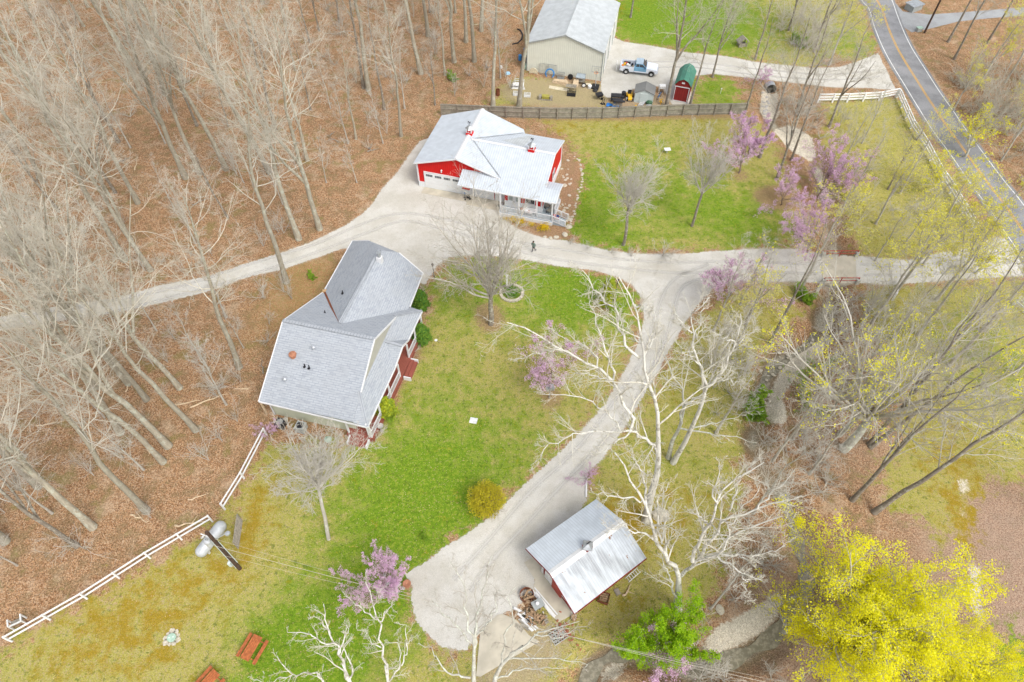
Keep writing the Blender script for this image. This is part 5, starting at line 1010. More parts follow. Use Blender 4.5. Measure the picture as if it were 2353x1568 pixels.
hero('bare_tree', 'grey lichened bare tree rising from the bottom edge over the concrete pad', 'tree', b, [tuple(b)]+t4((912, 1560, 3), (915, 1350, 6)), [
 (.14, t4((915, 1350, 6), (925, 1200, 7.5), (950, 1050, 9), (1000, 850, 11), (1040, 700, 12.5))), (.12, t4((910, 1310, 6.4), (860, 1150, 8), (850, 950, 10), (820, 800, 11.3), (740, 720, 12))), (.10, t4((900, 1300, 6.4), (800, 1180, 7.4), (700, 1080, 8.2), (620, 1000, 9))), (.09, t4((930, 1250, 7), (1040, 1120, 8.4), (1060, 950, 10), (1140, 900, 10.6))),
 (.12, t4((890, 1540, 3.5), (760, 1520, 4), (680, 1440, 5), (640, 1350, 6), (530, 1300, 6.6)))], mt['bk_lich'], mt['bk_darkc'], .22, 24, (7, 6, 4))
b = G(1150, 1680)
hero('bare_tree', 'leaning lichened bare tree with long arms below the lumber piles', 'tree', b, [tuple(b)]+t4((1050, 1560, 3), (1110, 1440, 5)), [
 (.15, t4((1110, 1440, 5), (1250, 1320, 6.5), (1330, 1240, 7.5), (1480, 1190, 8.2), (1640, 1150, 9))), (.12, t4((1110, 1440, 5), (1130, 1240, 7.4), (1180, 1150, 8.5), (1150, 1000, 10), (1220, 900, 11))), (.10, t4((1150, 1410, 5.4), (1300, 1390, 5.8), (1500, 1420, 5.8), (1700, 1450, 6))), (.10, t4((1060, 1550, 3.2), (1250, 1480, 4), (1400, 1460, 4.4), (1560, 1470, 4.6))), (.08, t4((1330, 1240, 7.5), (1500, 1260, 7.8), (1700, 1190, 8.6)))],
 mt['bk_lich'], mt['bk_darkc'], .24, 25, (7, 6, 4))
# -- long leaning trees of the right half
RIGHT = [('bigforky', (1938, 1032), .2, 1.05, 'huge lichened tree with pale yellow buds rising from the lower creek bank', 8, 30), ('dark1', (1997, 1022), 1.0, 1.0, 'dark leaning trunk, left of the pair right of the huge lichened tree', 10, 40), ('dark2', (2000, 1028), 2.0, 1.0, 'dark leaning trunk, right of the pair right of the huge lichened tree', 22, 20),
 ('dark0', (2100, 893), 0, .95, 'stout dark trunk with furrowed bark above the long leaning pair', 8, 50), ('dark3', (1958, 1150), 1.5, .95, 'dark trunk rising behind the top of the bright yellow tree', 10, 30), ('dark2', (2008, 1178), .5, 1.1, 'long dark trunk leaning right above the bright yellow tree', 20, 15),
 ('budding0', (1842, 662), 1, .8, 'thin dark tree growing at the driveway edge left of the bridge', 0, 0), ('budding1', (2052, 682), 2, .9, 'budding tree beside the short white fence end right of the bridge', 0, 0), ('dark0', (1768, 790), 0, .85, 'thin dark bare tree on the creek bank below the driveway', 6, 60), ('budding2', (1992, 760), 1, .85, 'budding grey tree between creek and the olive meadow', 0, 0),
 ('bigfork', (1930, 1000), 2, .8, 'pale forked tree in the leaf litter right of the creek', 0, 0), ('budding3', (2150, 690), 3, .9, 'budding tree on the meadow below the driveway mouth', 5, 20), ('budding0', (2260, 760), 1, .9, 'budding tree on the meadow near the right edge', 0, 0), ('budding1', (2180, 840), 2.5, .85, 'budding tree on the olive meadow above the long trunks', 0, 0),
 ('budding2', (2068, 445), 0, .62, 'dark forked bare tree inside the road fence, right of two', 0, 0), ('dark3', (2040, 436), 1, .55, 'dark forked bare tree inside the road fence, left of two', 0, 0), ('budding3', (2012, 515), 1, .6, 'grey bare tree on the olive grass inside the road bend', 0, 0), ('dark1', (1905, 292), .4, .85, 'thin dark tree crossing the white fence above the creek bend', 0, 0),
 ('dark2', (1745, 362), 1.4, 1.0, 'tall dark tree standing beside the first redbud', 5, 60), ('dark3', (1785, 412), 2.4, .9, 'thin dark tree between the redbuds', 0, 0), ('dark0', (1818, 368), 3.4, .8, 'thin dark tree at the sandy creek bank', 0, 0), ('dark1', (1830, 260), 0, .9, 'bare tree on the brushy bank right of the culvert', 0, 0), ('dark0', (1710, 262), .8, .75, 'thin bare tree at the right end of the board fence', 0, 0),
 ('dark3', (1637, 178), .6, .75, 'forked dark tree on the upper gravel drive edge', 0, 0), ('dark2', (1585, 243), 2.6, .85, 'dark tree at the board fence right of the gambrel shed', 6, 60), ('dark1', (1531, 245), 1.7, 1.25, 'stout dark tree between the pale shed and the gambrel shed', 0, 0), ('dark0', (1449, 40), .3, .8, 'dark tree on the bright lawn right of the pole barn', 0, 0),
 ('dark2', (1735, 137), .9, .8, 'dark tree at the drive edge near the small wooden well house', 0, 0), ('dark3', (1812, 70), 1.9, .8, 'bare tree in the brush between the two top lawns', 0, 0), ('budding1', (1905, 150), 1.2, .75, 'pale bare tree at the upper gravel drive near the road', 0, 0), ('dark1', (1870, 120), .2, .8, 'bare tree on the brushy strip above the gravel drive', 0, 0),
 ('dark0', (2178, 97), .3, .9, 'dark tree beyond the road, leftmost of three in the top right', 0, 0), ('dark3', (2192, 137), 1.3, .9, 'dark tree beyond the road, lowest of three in the top right', 0, 0), ('dark2', (2268, 100), 2.3, .9, 'dark tree beyond the road, rightmost of three in the top right', 0, 0),
 ('budding3', (2245, 205), .3, .7, 'yellow-budding tree beyond the road near the right edge', 0, 0), ('budding0', (2310, 190), 1.3, .75, 'yellow-budding tree in the top right corner woods', 0, 0), ('budding2', (2330, 300), 2.3, .7, 'yellow-budding tree below the corner woods at the right edge', 0, 0), ('budding1', (2190, 255), .3, .5, 'low budding tree on the road verge beyond the bend', 0, 0), ('budding3', (2300, 370), .9, .6, 'low budding tree between the road and the right edge', 0, 0),
 ('small1', (1960, 440), .3, .95, 'small pale bare tree on the olive grass inside the road bend', 0, 0), ('small2', (1935, 380), 1.3, .9, 'small pale bare tree right of the redbud by the creek', 0, 0), ('small3', (1980, 330), 2.3, .85, 'small pale bare tree below the corner of the white road fence', 0, 0),
 ('small1', (1645, 996), .8, 1.2, 'grey bare tree behind the reddish sycamore beside the creek', 0, 0), ('small2', (1620, 900), .8, 1.1, 'grey bare tree between driveway leg and creek', 0, 0), ('small3', (1640, 760), 1.8, 1.1, 'grey bare tree at the junction of driveway and lower leg', 0, 0), ('budding2', (1690, 800), 2.0, .6, 'thin grey tree left of the creek below the driveway', 0, 0), ('dark1', (1712, 745), 2.0, .55, 'thin dark tree below the driveway near the redbud', 0, 0),
 ('small2', (1632, 1400), 1.8, .9, 'grey bare tree leaning over the litter right of the huge sycamore', 20, 40), ('small3', (1730, 1180), .4, 1.2, 'bushy grey tree by the creek left of the yellow tree', 0, 0), ('small1', (1775, 1060), 1.4, 1.2, 'bushy grey tree at the narrow part of the creek', 0, 0), ('small2', (1820, 1010), 2.4, 1.1, 'bushy grey tree in the litter east of the creek', 0, 0), ('small3', (1860, 1090), 3.4, 1.1, 'bushy grey tree just left of the dark leaning pair', 0, 0),
 ('small1', (1975, 1620), 1.0, .8, 'small white-barked bare tree under the yellow tree at the bottom edge', 0, 0), ('dark3', (2390, 1180), 1.0, .9, 'dark bare tree reaching in from the right edge', 0, 0), ('budding0', (2390, 950), 1.0, .9, 'budding tree at the right edge above the mossy strip', 0, 0), ('budding1', (2120, 610), 1.0, .65, 'budding tree above the driveway right of the bridge', 0, 0), ('small3', (2010, 600), 1.0, .8, 'twiggy small tree above the bridge', 0, 0), ('small1', (2050, 780), 2.0, 1.1, 'pale twiggy tree on the olive meadow below the white fence end', 0, 0), ('small2', (1960, 880), 1.0, 1.15, 'pale twiggy tree in the litter above the huge lichened tree', 0, 0), ('small3', (1900, 960), .4, 1.1, 'pale twiggy tree left of the huge lichened tree', 0, 0), ('budding2', (2110, 770), .4, .8, 'budding tree in the middle of the olive meadow', 0, 0), ('small1', (1700, 700), .4, 1.0, 'pale twiggy tree below the redbud left of the bridge', 0, 0), ('budding3', (2330, 860), .4, .8, 'budding tree against the right edge of the meadow', 0, 0), ('small2', (2080, 560), .4, .9, 'pale twiggy tree on olive grass above the driveway mouth', 0, 0)]
for key, (x, y), rz, s_, lab, ln, ld in RIGHT:
    put(key, 'bare_tree' if key[:3] != 'bud' else 'budding_tree', lab, 'tree', G(x, y), rz, s_, lean=R(ln), ln_dir=R(ld))
# -- the woods: surveyed trunks first, then fill
WOODS = [(323, 207), (273, 327), (317, 467), (287, 599), (460, 400), (520, 390), (633, 300), (620, 397), (735, 527), (423, 190), (490, 97), (380, 217), (213, 403), (100, 420), (80, 190), (427, 410), (687, 550), (347, 622), (230, 812), (550, 845), (413, 892), (297, 882), (337, 919), (227, 889), (277, 996), (375, 1062), (387, 1026), (450, 989), (658, 649), (337, 1175), (213, 1212), (90, 1118), (177, 1255), (13, 1245), (967, 170), (984, 83), (1044, 143), (1090, 142), (1106, 72), (1133, 243), (1193, 245), (1071, 97), (836, 203), (847, 207)]
rng = np.random.default_rng(77); zone = [(-170, -150), (1180, -150), (1195, 20), (1180, 200), (1120, 240), (1010, 250), (990, 300), (930, 360), (860, 430), (780, 500), (700, 545), (560, 590), (400, 645), (260, 670), (-170, 730)]
zone2 = [(-200, 780), (240, 735), (420, 705), (560, 660), (640, 640), (690, 680), (650, 760), (600, 900), (560, 1000), (520, 1120), (470, 1160), (330, 1250), (180, 1340), (-50, 1450), (-200, 1500)]
Wz = [tuple(q) for q in GA(zone)]; Wz2 = [tuple(q) for q in GA(zone2)]
pts = [tuple(G(x, y))[:2] for x, y in WOODS]; kinds = [1]*len(pts)
def proj(x, y, z=0):
    F = np.array([0, cos(PITCH), -sin(PITCH)]); U = np.array([0, sin(PITCH), cos(PITCH)]); w_ = np.array([x, y, z-CAMH]); d = w_@F; return 1176.5+FPX*w_[0]/d, 784-FPX*(w_@U)/d
tries = 0
while len(pts) < 118 and tries < 9000:
    tries += 1; x, y = rng.uniform(-98, 8), rng.uniform(14, 128)
    ok = pip(np.array([x]), np.array([y]), Wz)[0] or pip(np.array([x]), np.array([y]), Wz2)[0]
    if ok and x < -25 and pip(np.array([x]), np.array([y]), Wz2)[0] and proj(x, y)[1] < 860: continue
    if ok and min((x-a)**2+(y-b)**2 for a, b in pts) > 3.3**2: pts.append((x, y)); kinds.append(0)
ORD = ['first', 'second', 'third', 'fourth', 'fifth', 'sixth', 'seventh', 'eighth', 'ninth', 'tenth', 'eleventh', 'twelfth', 'thirteenth', 'fourteenth', 'fifteenth', 'sixteenth', 'seventeenth', 'eighteenth', 'nineteenth', 'twentieth']
rows = {}
for i, (x, y) in enumerate(pts): u, v = proj(x, y); rows.setdefault(int((v+150)//75), []).append((u, i))
for rk, lst in rows.items():
    lst.sort()
    for o_i, (u, i) in enumerate(lst):
        x, y = pts[i]; v = rk*75-112; below = pip(np.array([x]), np.array([y]), Wz2)[0]
        where = 'below the woodland track' if below else 'above the woodland track'
        band = ['behind the top edge', 'along the top edge', 'under the top edge', 'high in the woods', 'beside the pole barn', 'by the board fence', 'by the red barn ridge', 'by the barn doors', 'up from the track', 'at the track bend', 'near the track', 'under the track', 'by the house ridge', 'by the roof fan', 'by the house eave', 'by the short fence', 'beside the long fence', 'low along the fence', 'at far left bottom', 'bottom left', 'bottom left corner'][min(20, max(0, rk))]
        kind = ('stout' if kinds[i] else 'slender'); s_ = (.95+.25*rng.random()) if kinds[i] else (.5+.45*rng.random())
        if below and not kinds[i]: s_ *= .85
        ky = 'wood%d' % rng.integers(7) if rng.random() < (.70 if y > 60 else .88) else 'dark%d' % rng.integers(4)
        put(ky, 'woodland_tree', '%s bare tree %s the track, %s from left in row %s' % (kind, 'below' if below else 'above', ORD[o_i] if o_i < 20 else 'last', band), 'tree', (x, y, 0), rng.random()*6, s_, 'bare trees of the leaf-covered woods', lean=R(rng.uniform(0, 5)), ln_dir=rng.random()*6)
k = 0; usx = []
US = [(800, 330), (760, 250), (850, 250), (880, 330), (820, 420), (700, 300), (900, 180), (720, 160), (820, 120), (640, 380), (560, 420), (590, 520), (650, 470), (750, 420), (520, 480), (450, 560), (400, 480), (880, 90), (930, 250), (600, 230), (500, 330), (560, 800), (520, 730), (600, 700), (480, 850), (520, 930), (420, 800), (360, 760), (280, 760), (180, 860), (90, 900), (240, 960), (150, 1010), (60, 1050), (330, 1080), (250, 1130), (120, 1180), (40, 1300), (440, 1080), (100, 560), (60, 640), (180, 540), (20, 480), (140, 300), (200, 200), (300, 340), (380, 330), (330, 90), (250, 60), (150, 100), (550, 120), (660, 60), (1010, 60), (1030, 200), (1150, 180), (940, 30)]
US = US[::3]+US[1::3]; US.sort()
for k, (x, y) in enumerate(US):
    put('small%d' % rng.integers(4), 'understorey_tree', 'small pale twiggy understorey tree, number %s in the %s' % ('', ''), 'tree', G(x, y), rng.random()*6, .6+.4*rng.random(), 'pale understorey trees of the woods')['label'] = 'small pale twiggy tree %s the track, %s from left in the %s woods' % ('below' if y > 700 else 'above', ORD[sum(1 for q in US[:k] if (q[1] > 700) == (y > 700) and (q[1]//240) == (y//240)) % 20], ['top', 'upper', 'middle', 'lower', 'low', 'bottom'][min(5, y//240)])
# understorey: uncountable saplings and brush, a single mass per stretch
def thicket(name, label, polys, n, protos, smin, smax, mats, seed):
    rg = np.random.default_rng(seed); V, F, o = [], [], 0; W = [[tuple(q) for q in GA(p)] for p in polys]; box = np.array([q for w_ in W for q in w_]); lo, hi = box.min(0), box.max(0); k = 0; tr = 0
    while k < n and tr < n*60:
        tr += 1; x, y = rg.uniform(lo[0], hi[0]), rg.uniform(lo[1], hi[1])
        if not any(pip(np.array([x]), np.array([y]), w_)[0] for w_ in W): continue
        v, f = protos[rg.integers(len(protos))]; a = rg.random()*6.28; s = rg.uniform(smin, smax); c_, s_ = cos(a), sin(a)
        q = v@np.array([[c_, s_, 0], [-s_, c_, 0], [0, 0, 1]])*s+np.array([x, y, 0]); V.append(q); F.append(f+o); o += len(v); k += 1
    me = plain(name, np.concatenate(V), np.concatenate(F), mats); ob = bpy.data.objects.new(name, me); COL.objects.link(ob); tag(ob, label, 'undergrowth', None, 'stuff'); return ob
def lite(seed, H, n1, spread, up, d=(4, 4), r=.03):
    rg = np.random.default_rng(seed); P = np.zeros((1, 3, 3)); P[0, :, 2] = [0, H*.05, H*.1]; L1, R1 = children(rg, P, np.full((1, 3), r*1.6), n1, .1, 1., spread, 1., 5, .12, up, .6, .3, Lref=H, taper=.1)
    L2, R2 = children(rg, L1, R1, d[0], .15, 1., 38, .5, 3, .17, .03, .7, .5); L3, R3 = children(rg, L2, R2, d[1], .1, 1., 38, .55, 2, .2, .02, .8, .6); return join([tubes(L1, R1, 3), tubes(L2, R2, 3), tubes(L3, R3, 3)])
br = [lite(i, 2.0, 9, 48, .03) for i in range(3)]; sap = [lite(20+i, 4.2, 4, 16, .03, (6, 4)) for i in range(3)]
thicket('woodland_brush', 'thin brown saplings and twiggy brush across the leafy woods', [zone, zone2], 330, sap+br[:1], .6, 1.2, mt['bk_greyc'], 1)
thicket('creek_brush', 'tangled brown brush lining the creek banks', [[(1700, 1000), (1790, 960), (1900, 1000), (1960, 1130), (1830, 1180), (1760, 1120), (1700, 1080)], [(1790, 210), (1880, 240), (1900, 290), (1895, 340), (1800, 280)], [(1600, 1250), (1780, 1180), (1820, 1300), (1700, 1420), (1600, 1420)], [(1900, 690), (1990, 680), (2000, 780), (1930, 930), (1890, 850)]], 60, br, .6, 1.1, mt['bk_greyc'], 2)
thicket('meadow_brush', 'pale tangled brush on the olive meadow right of the creek', [[(1900, 690), (2040, 690), (2120, 760), (2150, 860), (2050, 960), (1930, 960), (1880, 850)], [(1600, 800), (1720, 720), (1740, 840), (1700, 960), (1620, 960)]], 60, br+sap, .7, 1.35, mt['bk_greyc'], 7)
thicket('roadside_brush', 'dense budding brush beyond the paved road on the right', [[(2170, 180), (2353, 140), (2420, 300), (2400, 470), (2353, 440), (2280, 350), (2200, 240)], [(1790, 40), (1900, 20), (1930, 100), (1850, 140), (1790, 110)]], 110, br+sap, .9, 1.6, mt['bk_tanc'], 3)
thicket('verge_brush', 'pale brush on the olive grass inside the road bend', [[(1920, 260), (2000, 270), (2050, 360), (2120, 500), (2080, 570), (1970, 560), (1940, 420)]], 26, br+sap, .5, 1.0, mt['bk_greyc'], 4)
thicket('lower_right_brush', 'brown twiggy brush around the foot of the yellow tree', [[(1600, 1480), (1700, 1500), (1850, 1560), (1850, 1640), (1500, 1640)], [(1900, 1450), (2200, 1500), (2250, 1640), (1900, 1640)]], 40, br, .6, 1.1, mt['bk_greyc'], 5)
# ================================================================ OBJECTS
def J(x, y, z=0): return G(1149+x*.1954, 114.9+y*.1954, z)       # junk yard survey crop
def single(mb, name, label, cat, mat, loc, rz=0, group=None, smooth=False):
    o = mb.build(name, mat, None, smooth); o.location = loc; o.rotation_euler = (0, 0, rz); return tag(o, label, cat, group)
# ---- pickup truck
pa, pf = G(1440, 171), G(1492, 177); an = math.atan2(pf.y-pa.y, pf.x-pa.x); WB = 3.55
T = thing('pickup_truck', 'two-tone white and light blue pickup truck with a loaded open bed', 'pickup truck', (pa+pf)/2+Vector((-sin(an), cos(an), 0))*.9, an)
mt['carW'] = M('white_car_paint', (.66, .70, .76), .25, .06, 1, spec=.5); mt['carB'] = M('light_blue_car_paint', (.17, .36, .52), .25, .12, 1, spec=.5)
hw = .95; b = MB()
side = [(-2.65, .55), (-2.72, .75), (-2.65, 1.22), (-.75, 1.22), (-.75, .5), (-1.35, .48), (-1.4, .78), (-1.65, .92), (-1.95, .92), (-2.2, .78), (-2.25, .5)]
for s in (-1, 1): b.prism(side, (s*hw-.03 if s > 0 else s*hw-.03, s*hw+.03), 'Y')
b.box(-2.62, -.8, -.92, .92, .62, .70); b.box(-2.72, -2.62, -.95, .95, .55, 1.22); b.box(-.8, -.72, -.95, .95, .6, 1.22); o = b.build('bed', mt['carW'], T)
m = MB(); m.box(-2.3, -1.35, -.9, -.62, .7, .98); m.box(-2.3, -1.35, .62, .9, .7, .98); m.build('bed_liner', mt['blackm'], o)
b = MB(); cabp = [(-.72, .5), (-.72, 1.22), (1.05, 1.22), (1.05, .5)]
b.prism(cabp, (-hw, hw), 'Y'); b.build('cab', mt['carB'], T)
b = MB(); b.prism([(-.66, 1.22), (-.5, 1.72), (.45, 1.75), (1.0, 1.22)], (-.80, .80), 'Y'); ch_ = b.build('greenhouse', mt['carB'], T)
b = MB(); b.prism([(-.55, 1.735), (-.5, 1.76), (.42, 1.79), (.48, 1.745)], (-.78, .78), 'Y'); b.build('cab_roof', M('hazy_blue_roof_paint', (.40, .50, .58), .35, .2, 2), T)
g = MB(); g.slab([(1.01, -.74, 1.27), (1.01, .74, 1.27), (.50, .70, 1.74), (.50, -.70, 1.74)], .02)
for s in (-1, 1): g.prism([(-.5, 1.27), (-.42, 1.66), (-.02, 1.68), (-.02, 1.27)], (s*.805-.012, s*.805+.012), 'Y'); g.prism([(.04, 1.27), (.04, 1.68), (.4, 1.68), (.85, 1.27)], (s*.805-.012, s*.805+.012), 'Y')
g.box(-.70, -.66, -.6, .6, 1.3, 1.62); g.build('window', mt['glass'], ch_)
b = MB(); fe = [(1.05, .5), (1.05, 1.2), (1.2, 1.2), (2.45, 1.08), (2.62, .98), (2.62, .55), (2.3, .5), (2.25, .78), (2.0, .92), (1.7, .92), (1.45, .78), (1.4, .5)]
b.prism(fe, (-hw, hw), 'Y'); b.build('bonnet', mt['carW'], T); b = MB(); b.box(2.62, 2.75, -.93, .93, .5, .68); b.box(-2.82, -2.72, -.9, .9, .5, .64); b.build('bumper', mt['steel'], T)
b = MB(); b.box(2.62, 2.65, -.5, .5, .72, .95); b.build('grille', mt['black'], T)
for s in (-1, 1):
    b = MB(); b.box(2.62, 2.66, s*.72-.18, s*.72+.18, .75, .95); b.build('headlight', mt['lens'], T); b = MB(); b.box(-2.75, -2.71, s*.87-.07, s*.87+.07, .8, 1.1); b.build('tail_lamp', mt['tailred'], T)
    b = MB(); b.box(.78, .92, s*.95-.02, s*.95+s*.18+.02*s, 1.22, 1.4) if s > 0 else b.box(.78, .92, -1.13, -.95, 1.22, 1.4); b.build('wing_mirror', mt['black'], T)
    b = MB(); b.box(-.7, 1.05, s*(hw+.005)-.004, s*(hw+.005)+.004, .5, .68); b.build('lower_trim', mt['carW'], T)
for x in (-1.8, 1.85):
    for s in (-1, 1):
        b = MB(); b.lathe([(.2, -.12), (.36, -.12), (.38, -.06), (.38, .06), (.36, .12), (.2, .12)], (x, s*.84, .38), 20, 'Y'); w_ = b.build('wheel', mt['tyre'], T); b = MB(); b.lathe([(0, -.125), (.2, -.125), (.21, 0), (.2, .125), (0, .125)], (x, s*.84, .38), 14, 'Y'); b.build('rim', mt['steel'], w_)
def on(root, x, y, z):
    c, s = cos(root.rotation_euler.z), sin(root.rotation_euler.z); return root.location+Vector((x*c-y*s, x*s+y*c, z))
rr_ = random.Random(3)
for i, (mn, lab) in enumerate([('orangeplas', 'orange bucket in the truck bed'), ('yellow', 'yellow tool case in the truck bed'), ('redpaint', 'red fuel can in the truck bed'), ('white_old', 'crumpled white bag in the truck bed, nearest the cab'), ('white_old', 'white bag in the truck bed beside the orange bucket'), ('galv', 'grey bundle of scrap in the truck bed'), ('dark', 'dark box at the back of the truck bed'), ('wood_pale', 'pale wooden block in the truck bed')]):
    m = MB(); s_ = .17+.05*rr_.random(); m.lathe([(s_*.8, 0), (s_, .15), (s_*.95, .32), (s_*.4, .42), (0, .42)], (0, 0, 0), [8, 4, 6, 7, 6, 5, 4, 4][i])
    single(m, ['bucket', 'tool_case', 'fuel_can', 'plastic_bag', 'plastic_bag', 'scrap_bundle', 'box', 'wood_block'][i], lab, ['bucket', 'case', 'fuel can', 'bag', 'bag', 'scrap', 'box', 'block'][i], mt[mn], on(T, -2.4+.22*i, [-.3, .25, .45, .1, -.1, -.4, .3, -.3][i], .71), i)
m = MB()
for z in (0, .38, .76, 1.14): m.box(0, .05, -.6, .6, z, z+.06)
for y in (-.6, -.2, .2, .56): m.box(0, .05, y, y+.05, 0, 1.2)
single(m, 'ladder_rack', 'white slatted gate standing behind the tail of the pickup', 'gate', mt['white'], on(T, -3.3, 0, .0), an)
# ---- junk yard things along the pole barn
def wallp(x, off=.35, z=0): return pb(x, -off, z)
WR = R(-14.3)
m = MB(); m.prism([(-.6, 0), (-.6, .45), (-.35, .8), (0, .9), (.35, .8), (.6, .45), (.6, 0), (.2, .12), (-.2, .12)], (0, .15), 'Y'); single(m, 'headboard', 'cream scalloped board leaning at the left corner of the pole barn', 'board', mt['cream'], wallp(1.2, .5), WR)
rt = thing('chain_link_gate', 'chain-link gate panels leaning on the pole barn wall', 'gate', wallp(2.9, .25), WR)
for x0 in (-.85, .45):
    m = MB(); [m.bar(a, b_, .05) for a, b_ in (((x0, 0, 0), (x0, .1, 1.6)), ((x0+1.2, 0, 0), (x0+1.2, .1, 1.6)), ((x0, .1, 1.6), (x0+1.2, .1, 1.6)), ((x0, 0, .05), (x0+1.2, 0, .05)))]
    for k in range(1, 12): m.bar((x0+k*.1, 0, .05), (x0+k*.1, .1, 1.6), .008)
    m.build('gate_panel', mt['galv'], rt)
m = MB(); m.tube([(.65*cos(a), -.1+.2*sin(a), .62+.6*sin(a)) for a in np.linspace(-.9, pi+.9, 22)], .06, 7); m.tube([(.56*cos(a), -.14+.2*sin(a), .62+.52*sin(a)) for a in np.linspace(-.8, pi+.8, 22)], .05, 7)
single(m, 'hose_coil', 'bright blue pipe coil standing against the pole barn', 'hose', mt['blue'], wallp(3.7, .7), WR)
def crate(name, label, cat, loc, rz, w, d, h, mat, slats=4):
    m = MB(); n = slats
    for z in np.linspace(0, h-.06, 3):
        m.box(-w/2, w/2, -d/2, -d/2+.03, z, z+.06); m.box(-w/2, w/2, d/2-.03, d/2, z, z+.06); m.box(-w/2, -w/2+.03, -d/2+.03, d/2-.03, z, z+.06); m.box(w/2-.03, w/2, -d/2+.03, d/2-.03, z, z+.06)
    for k in range(n): x = -w/2+w*k/(n-1); m.bar((x, -d/2, 0), (x, -d/2, h), .03); m.bar((x, d/2, 0), (x, d/2, h), .03)
    m.box(-w/2, w/2, -d/2, d/2, 0, .03); return single(m, name, label, cat, mat, loc, rz)
crate('wire_cage', 'grey wire cage beside the blue pipe coil', 'cage', wallp(5.3, .6), WR, 1.0, .6, .8, mt['galv'], 9)
m = MB(); m.lathe([(.2, -.11), (.38, -.11), (.4, 0), (.38, .11), (.2, .11)], (0, 0, .4), 20, 'Y'); o = thing('spare_tyre', 'black tyre on a silver rim leaning at the barn wall', 'tyre', wallp(6.7, .55), WR); m.build('tyre', mt['tyre'], o); m = MB(); m.lathe([(0, -.1), (.2, -.11), (.21, .1), (0, .1)], (0, 0, .4), 14, 'Y'); m.build('rim', mt['steel'], o)
for i, (dx, dy) in enumerate([(0, 0)]):
    m = MB()
    for k in range(6): m.box(-1.15+.06*k, 1.15-.05*k, -.42+.03*k, .42-.02*k, .06*k, .06*k+.05, .06*(k % 3-1))
    single(m, 'plywood_stack', 'stack of warped pale plywood sheets in front of the barn', 'plywood', mt['wood_pale'], J(705, 385), WR+.02)
rt = thing('work_table', 'grey-covered work bench at the right end of the barn wall', 'table', wallp(8.3, 1.1), WR)
m = MB(); [m.box(x-.04, x+.04, y-.04, y+.04, 0, 1.1) for x in (-.55, .55) for y in (-.4, .4)]; m.box(-.55, .55, -.4, .4, .35, .39); m.build('frame', mt['wood_grey'], rt); m = MB(); m.slab([(-.68, -.5, 1.1), (.68, -.5, 1.1), (.62, .0, 1.32), (.6, .5, 1.2), (-.6, .5, 1.2), (-.62, .0, 1.3)], .12); m.build('cover', M('grey_tarp', (.33, .38, .41), .6, .2, 5, bump=.4), rt)
m = MB(); m.slab([(-.45, -.35, .05), (.45, -.35, .05), (.35, .35, .7), (-.35, .35, .7)], .05); single(m, 'plywood_offcut', 'tan board leaning under the grey-covered bench', 'board', mt['wood_pale'], J(888, 415), WR)
m = MB(); m.slab([(-1.4, -.25, .02), (-.3, -.4, .06), (1.5, -.3, .03), (1.45, .35, .05), (.2, .3, .1), (-1.45, .42, .04)], .03); single(m, 'canvas_sheet', 'long cream canvas sheet lying on the ground', 'sheet', mt['cream'], J(690, 458), WR-.03)
crate('plastic_crate', 'black plastic crate pallet standing under grey boards', 'crate', J(838, 530), WR*.6, 1.2, .8, .75, mt['black'], 8)
m = MB(); [m.box(-.75, .75, -.45+.2*k, -.3+.2*k, .0+.02*(k % 2), .05+.02*(k % 2), .04*k) for k in range(4)]; single(m, 'board_bundle', 'grey boards resting on the black plastic crate', 'boards', mt['wood_grey'], J(836, 500, 0)+Vector((0, .4, .78)), WR)
for i, (x, y, lab) in enumerate([(983, 440, 'white-rimmed wheel lying with a beige cylinder near the basketball hoop')]):
    o = thing('cart_wheel', lab, 'wheel', J(x, y), 0); m = MB(); m.lathe([(.22, -.08), (.33, -.08), (.34, 0), (.33, .08), (.22, .08)], (0, 0, .33), 18, 'Y'); m.build('tyre', mt['tyre'], o); m = MB(); m.lathe([(0, -.09), (.22, -.09), (.22, .09), (0, .09)], (0, 0, .33), 14, 'Y'); m.build('rim', mt['white'], o); m = MB(); m.tube([(.3, .3, .3), (1.0, .2, .35)], .16, 12); m.build('cylinder', mt['cream'], o)
m = MB(); m.lathe([(.0, 0), (.26, 0), (.3, .4), (.27, .42), (.1, .48), (0, .48)], (0, 0, 0), 16); single(m, 'white_drum', 'white lidded tub right of the white-rimmed wheel', 'tub', mt['white'], J(1053, 448), 0)
hp = thing('basketball_hoop', 'portable basketball hoop with clear backboard at the barn corner', 'basketball hoop', J(1120, 440), WR, None, 1.15)
m = MB(); m.box(-.45, .45, -.5, .5, 0, .18); m.build('base', mt['black'], hp); m = MB(); m.tube([(0, 0, .1), (0, -.2, 2.3)], .05, 8); m.bar((0, .4, .2), (0, -.1, 1.3), .04); m.build('pole', mt['steel'], hp)
m = MB(); m.bar((-.6, -.35, 2.2), (.6, -.35, 2.2), .06); m.bar((-.6, -.35, 2.95), (.6, -.35, 2.95), .04); m.bar((-.6, -.35, 2.2), (-.6, -.35, 2.95), .04); m.bar((.6, -.35, 2.2), (.6, -.35, 2.95), .04); [m.bar(a, b_, .035) for a, b_ in (((-.22, -.36, 2.4), (.22, -.36, 2.4)), ((-.22, -.36, 2.75), (.22, -.36, 2.75)), ((-.22, -.36, 2.4), (-.22, -.36, 2.75)), ((.22, -.36, 2.4), (.22, -.36, 2.75)))]; m.build('backboard', mt['galv'], hp)
m = MB(); m.tube([(.23*cos(a), -.62+.23*sin(a), 2.3) for a in np.linspace(0, 2*pi, 18)[:-1]], .02, 6, closed=True); m.build('rim', mt['orangeplas'], hp)
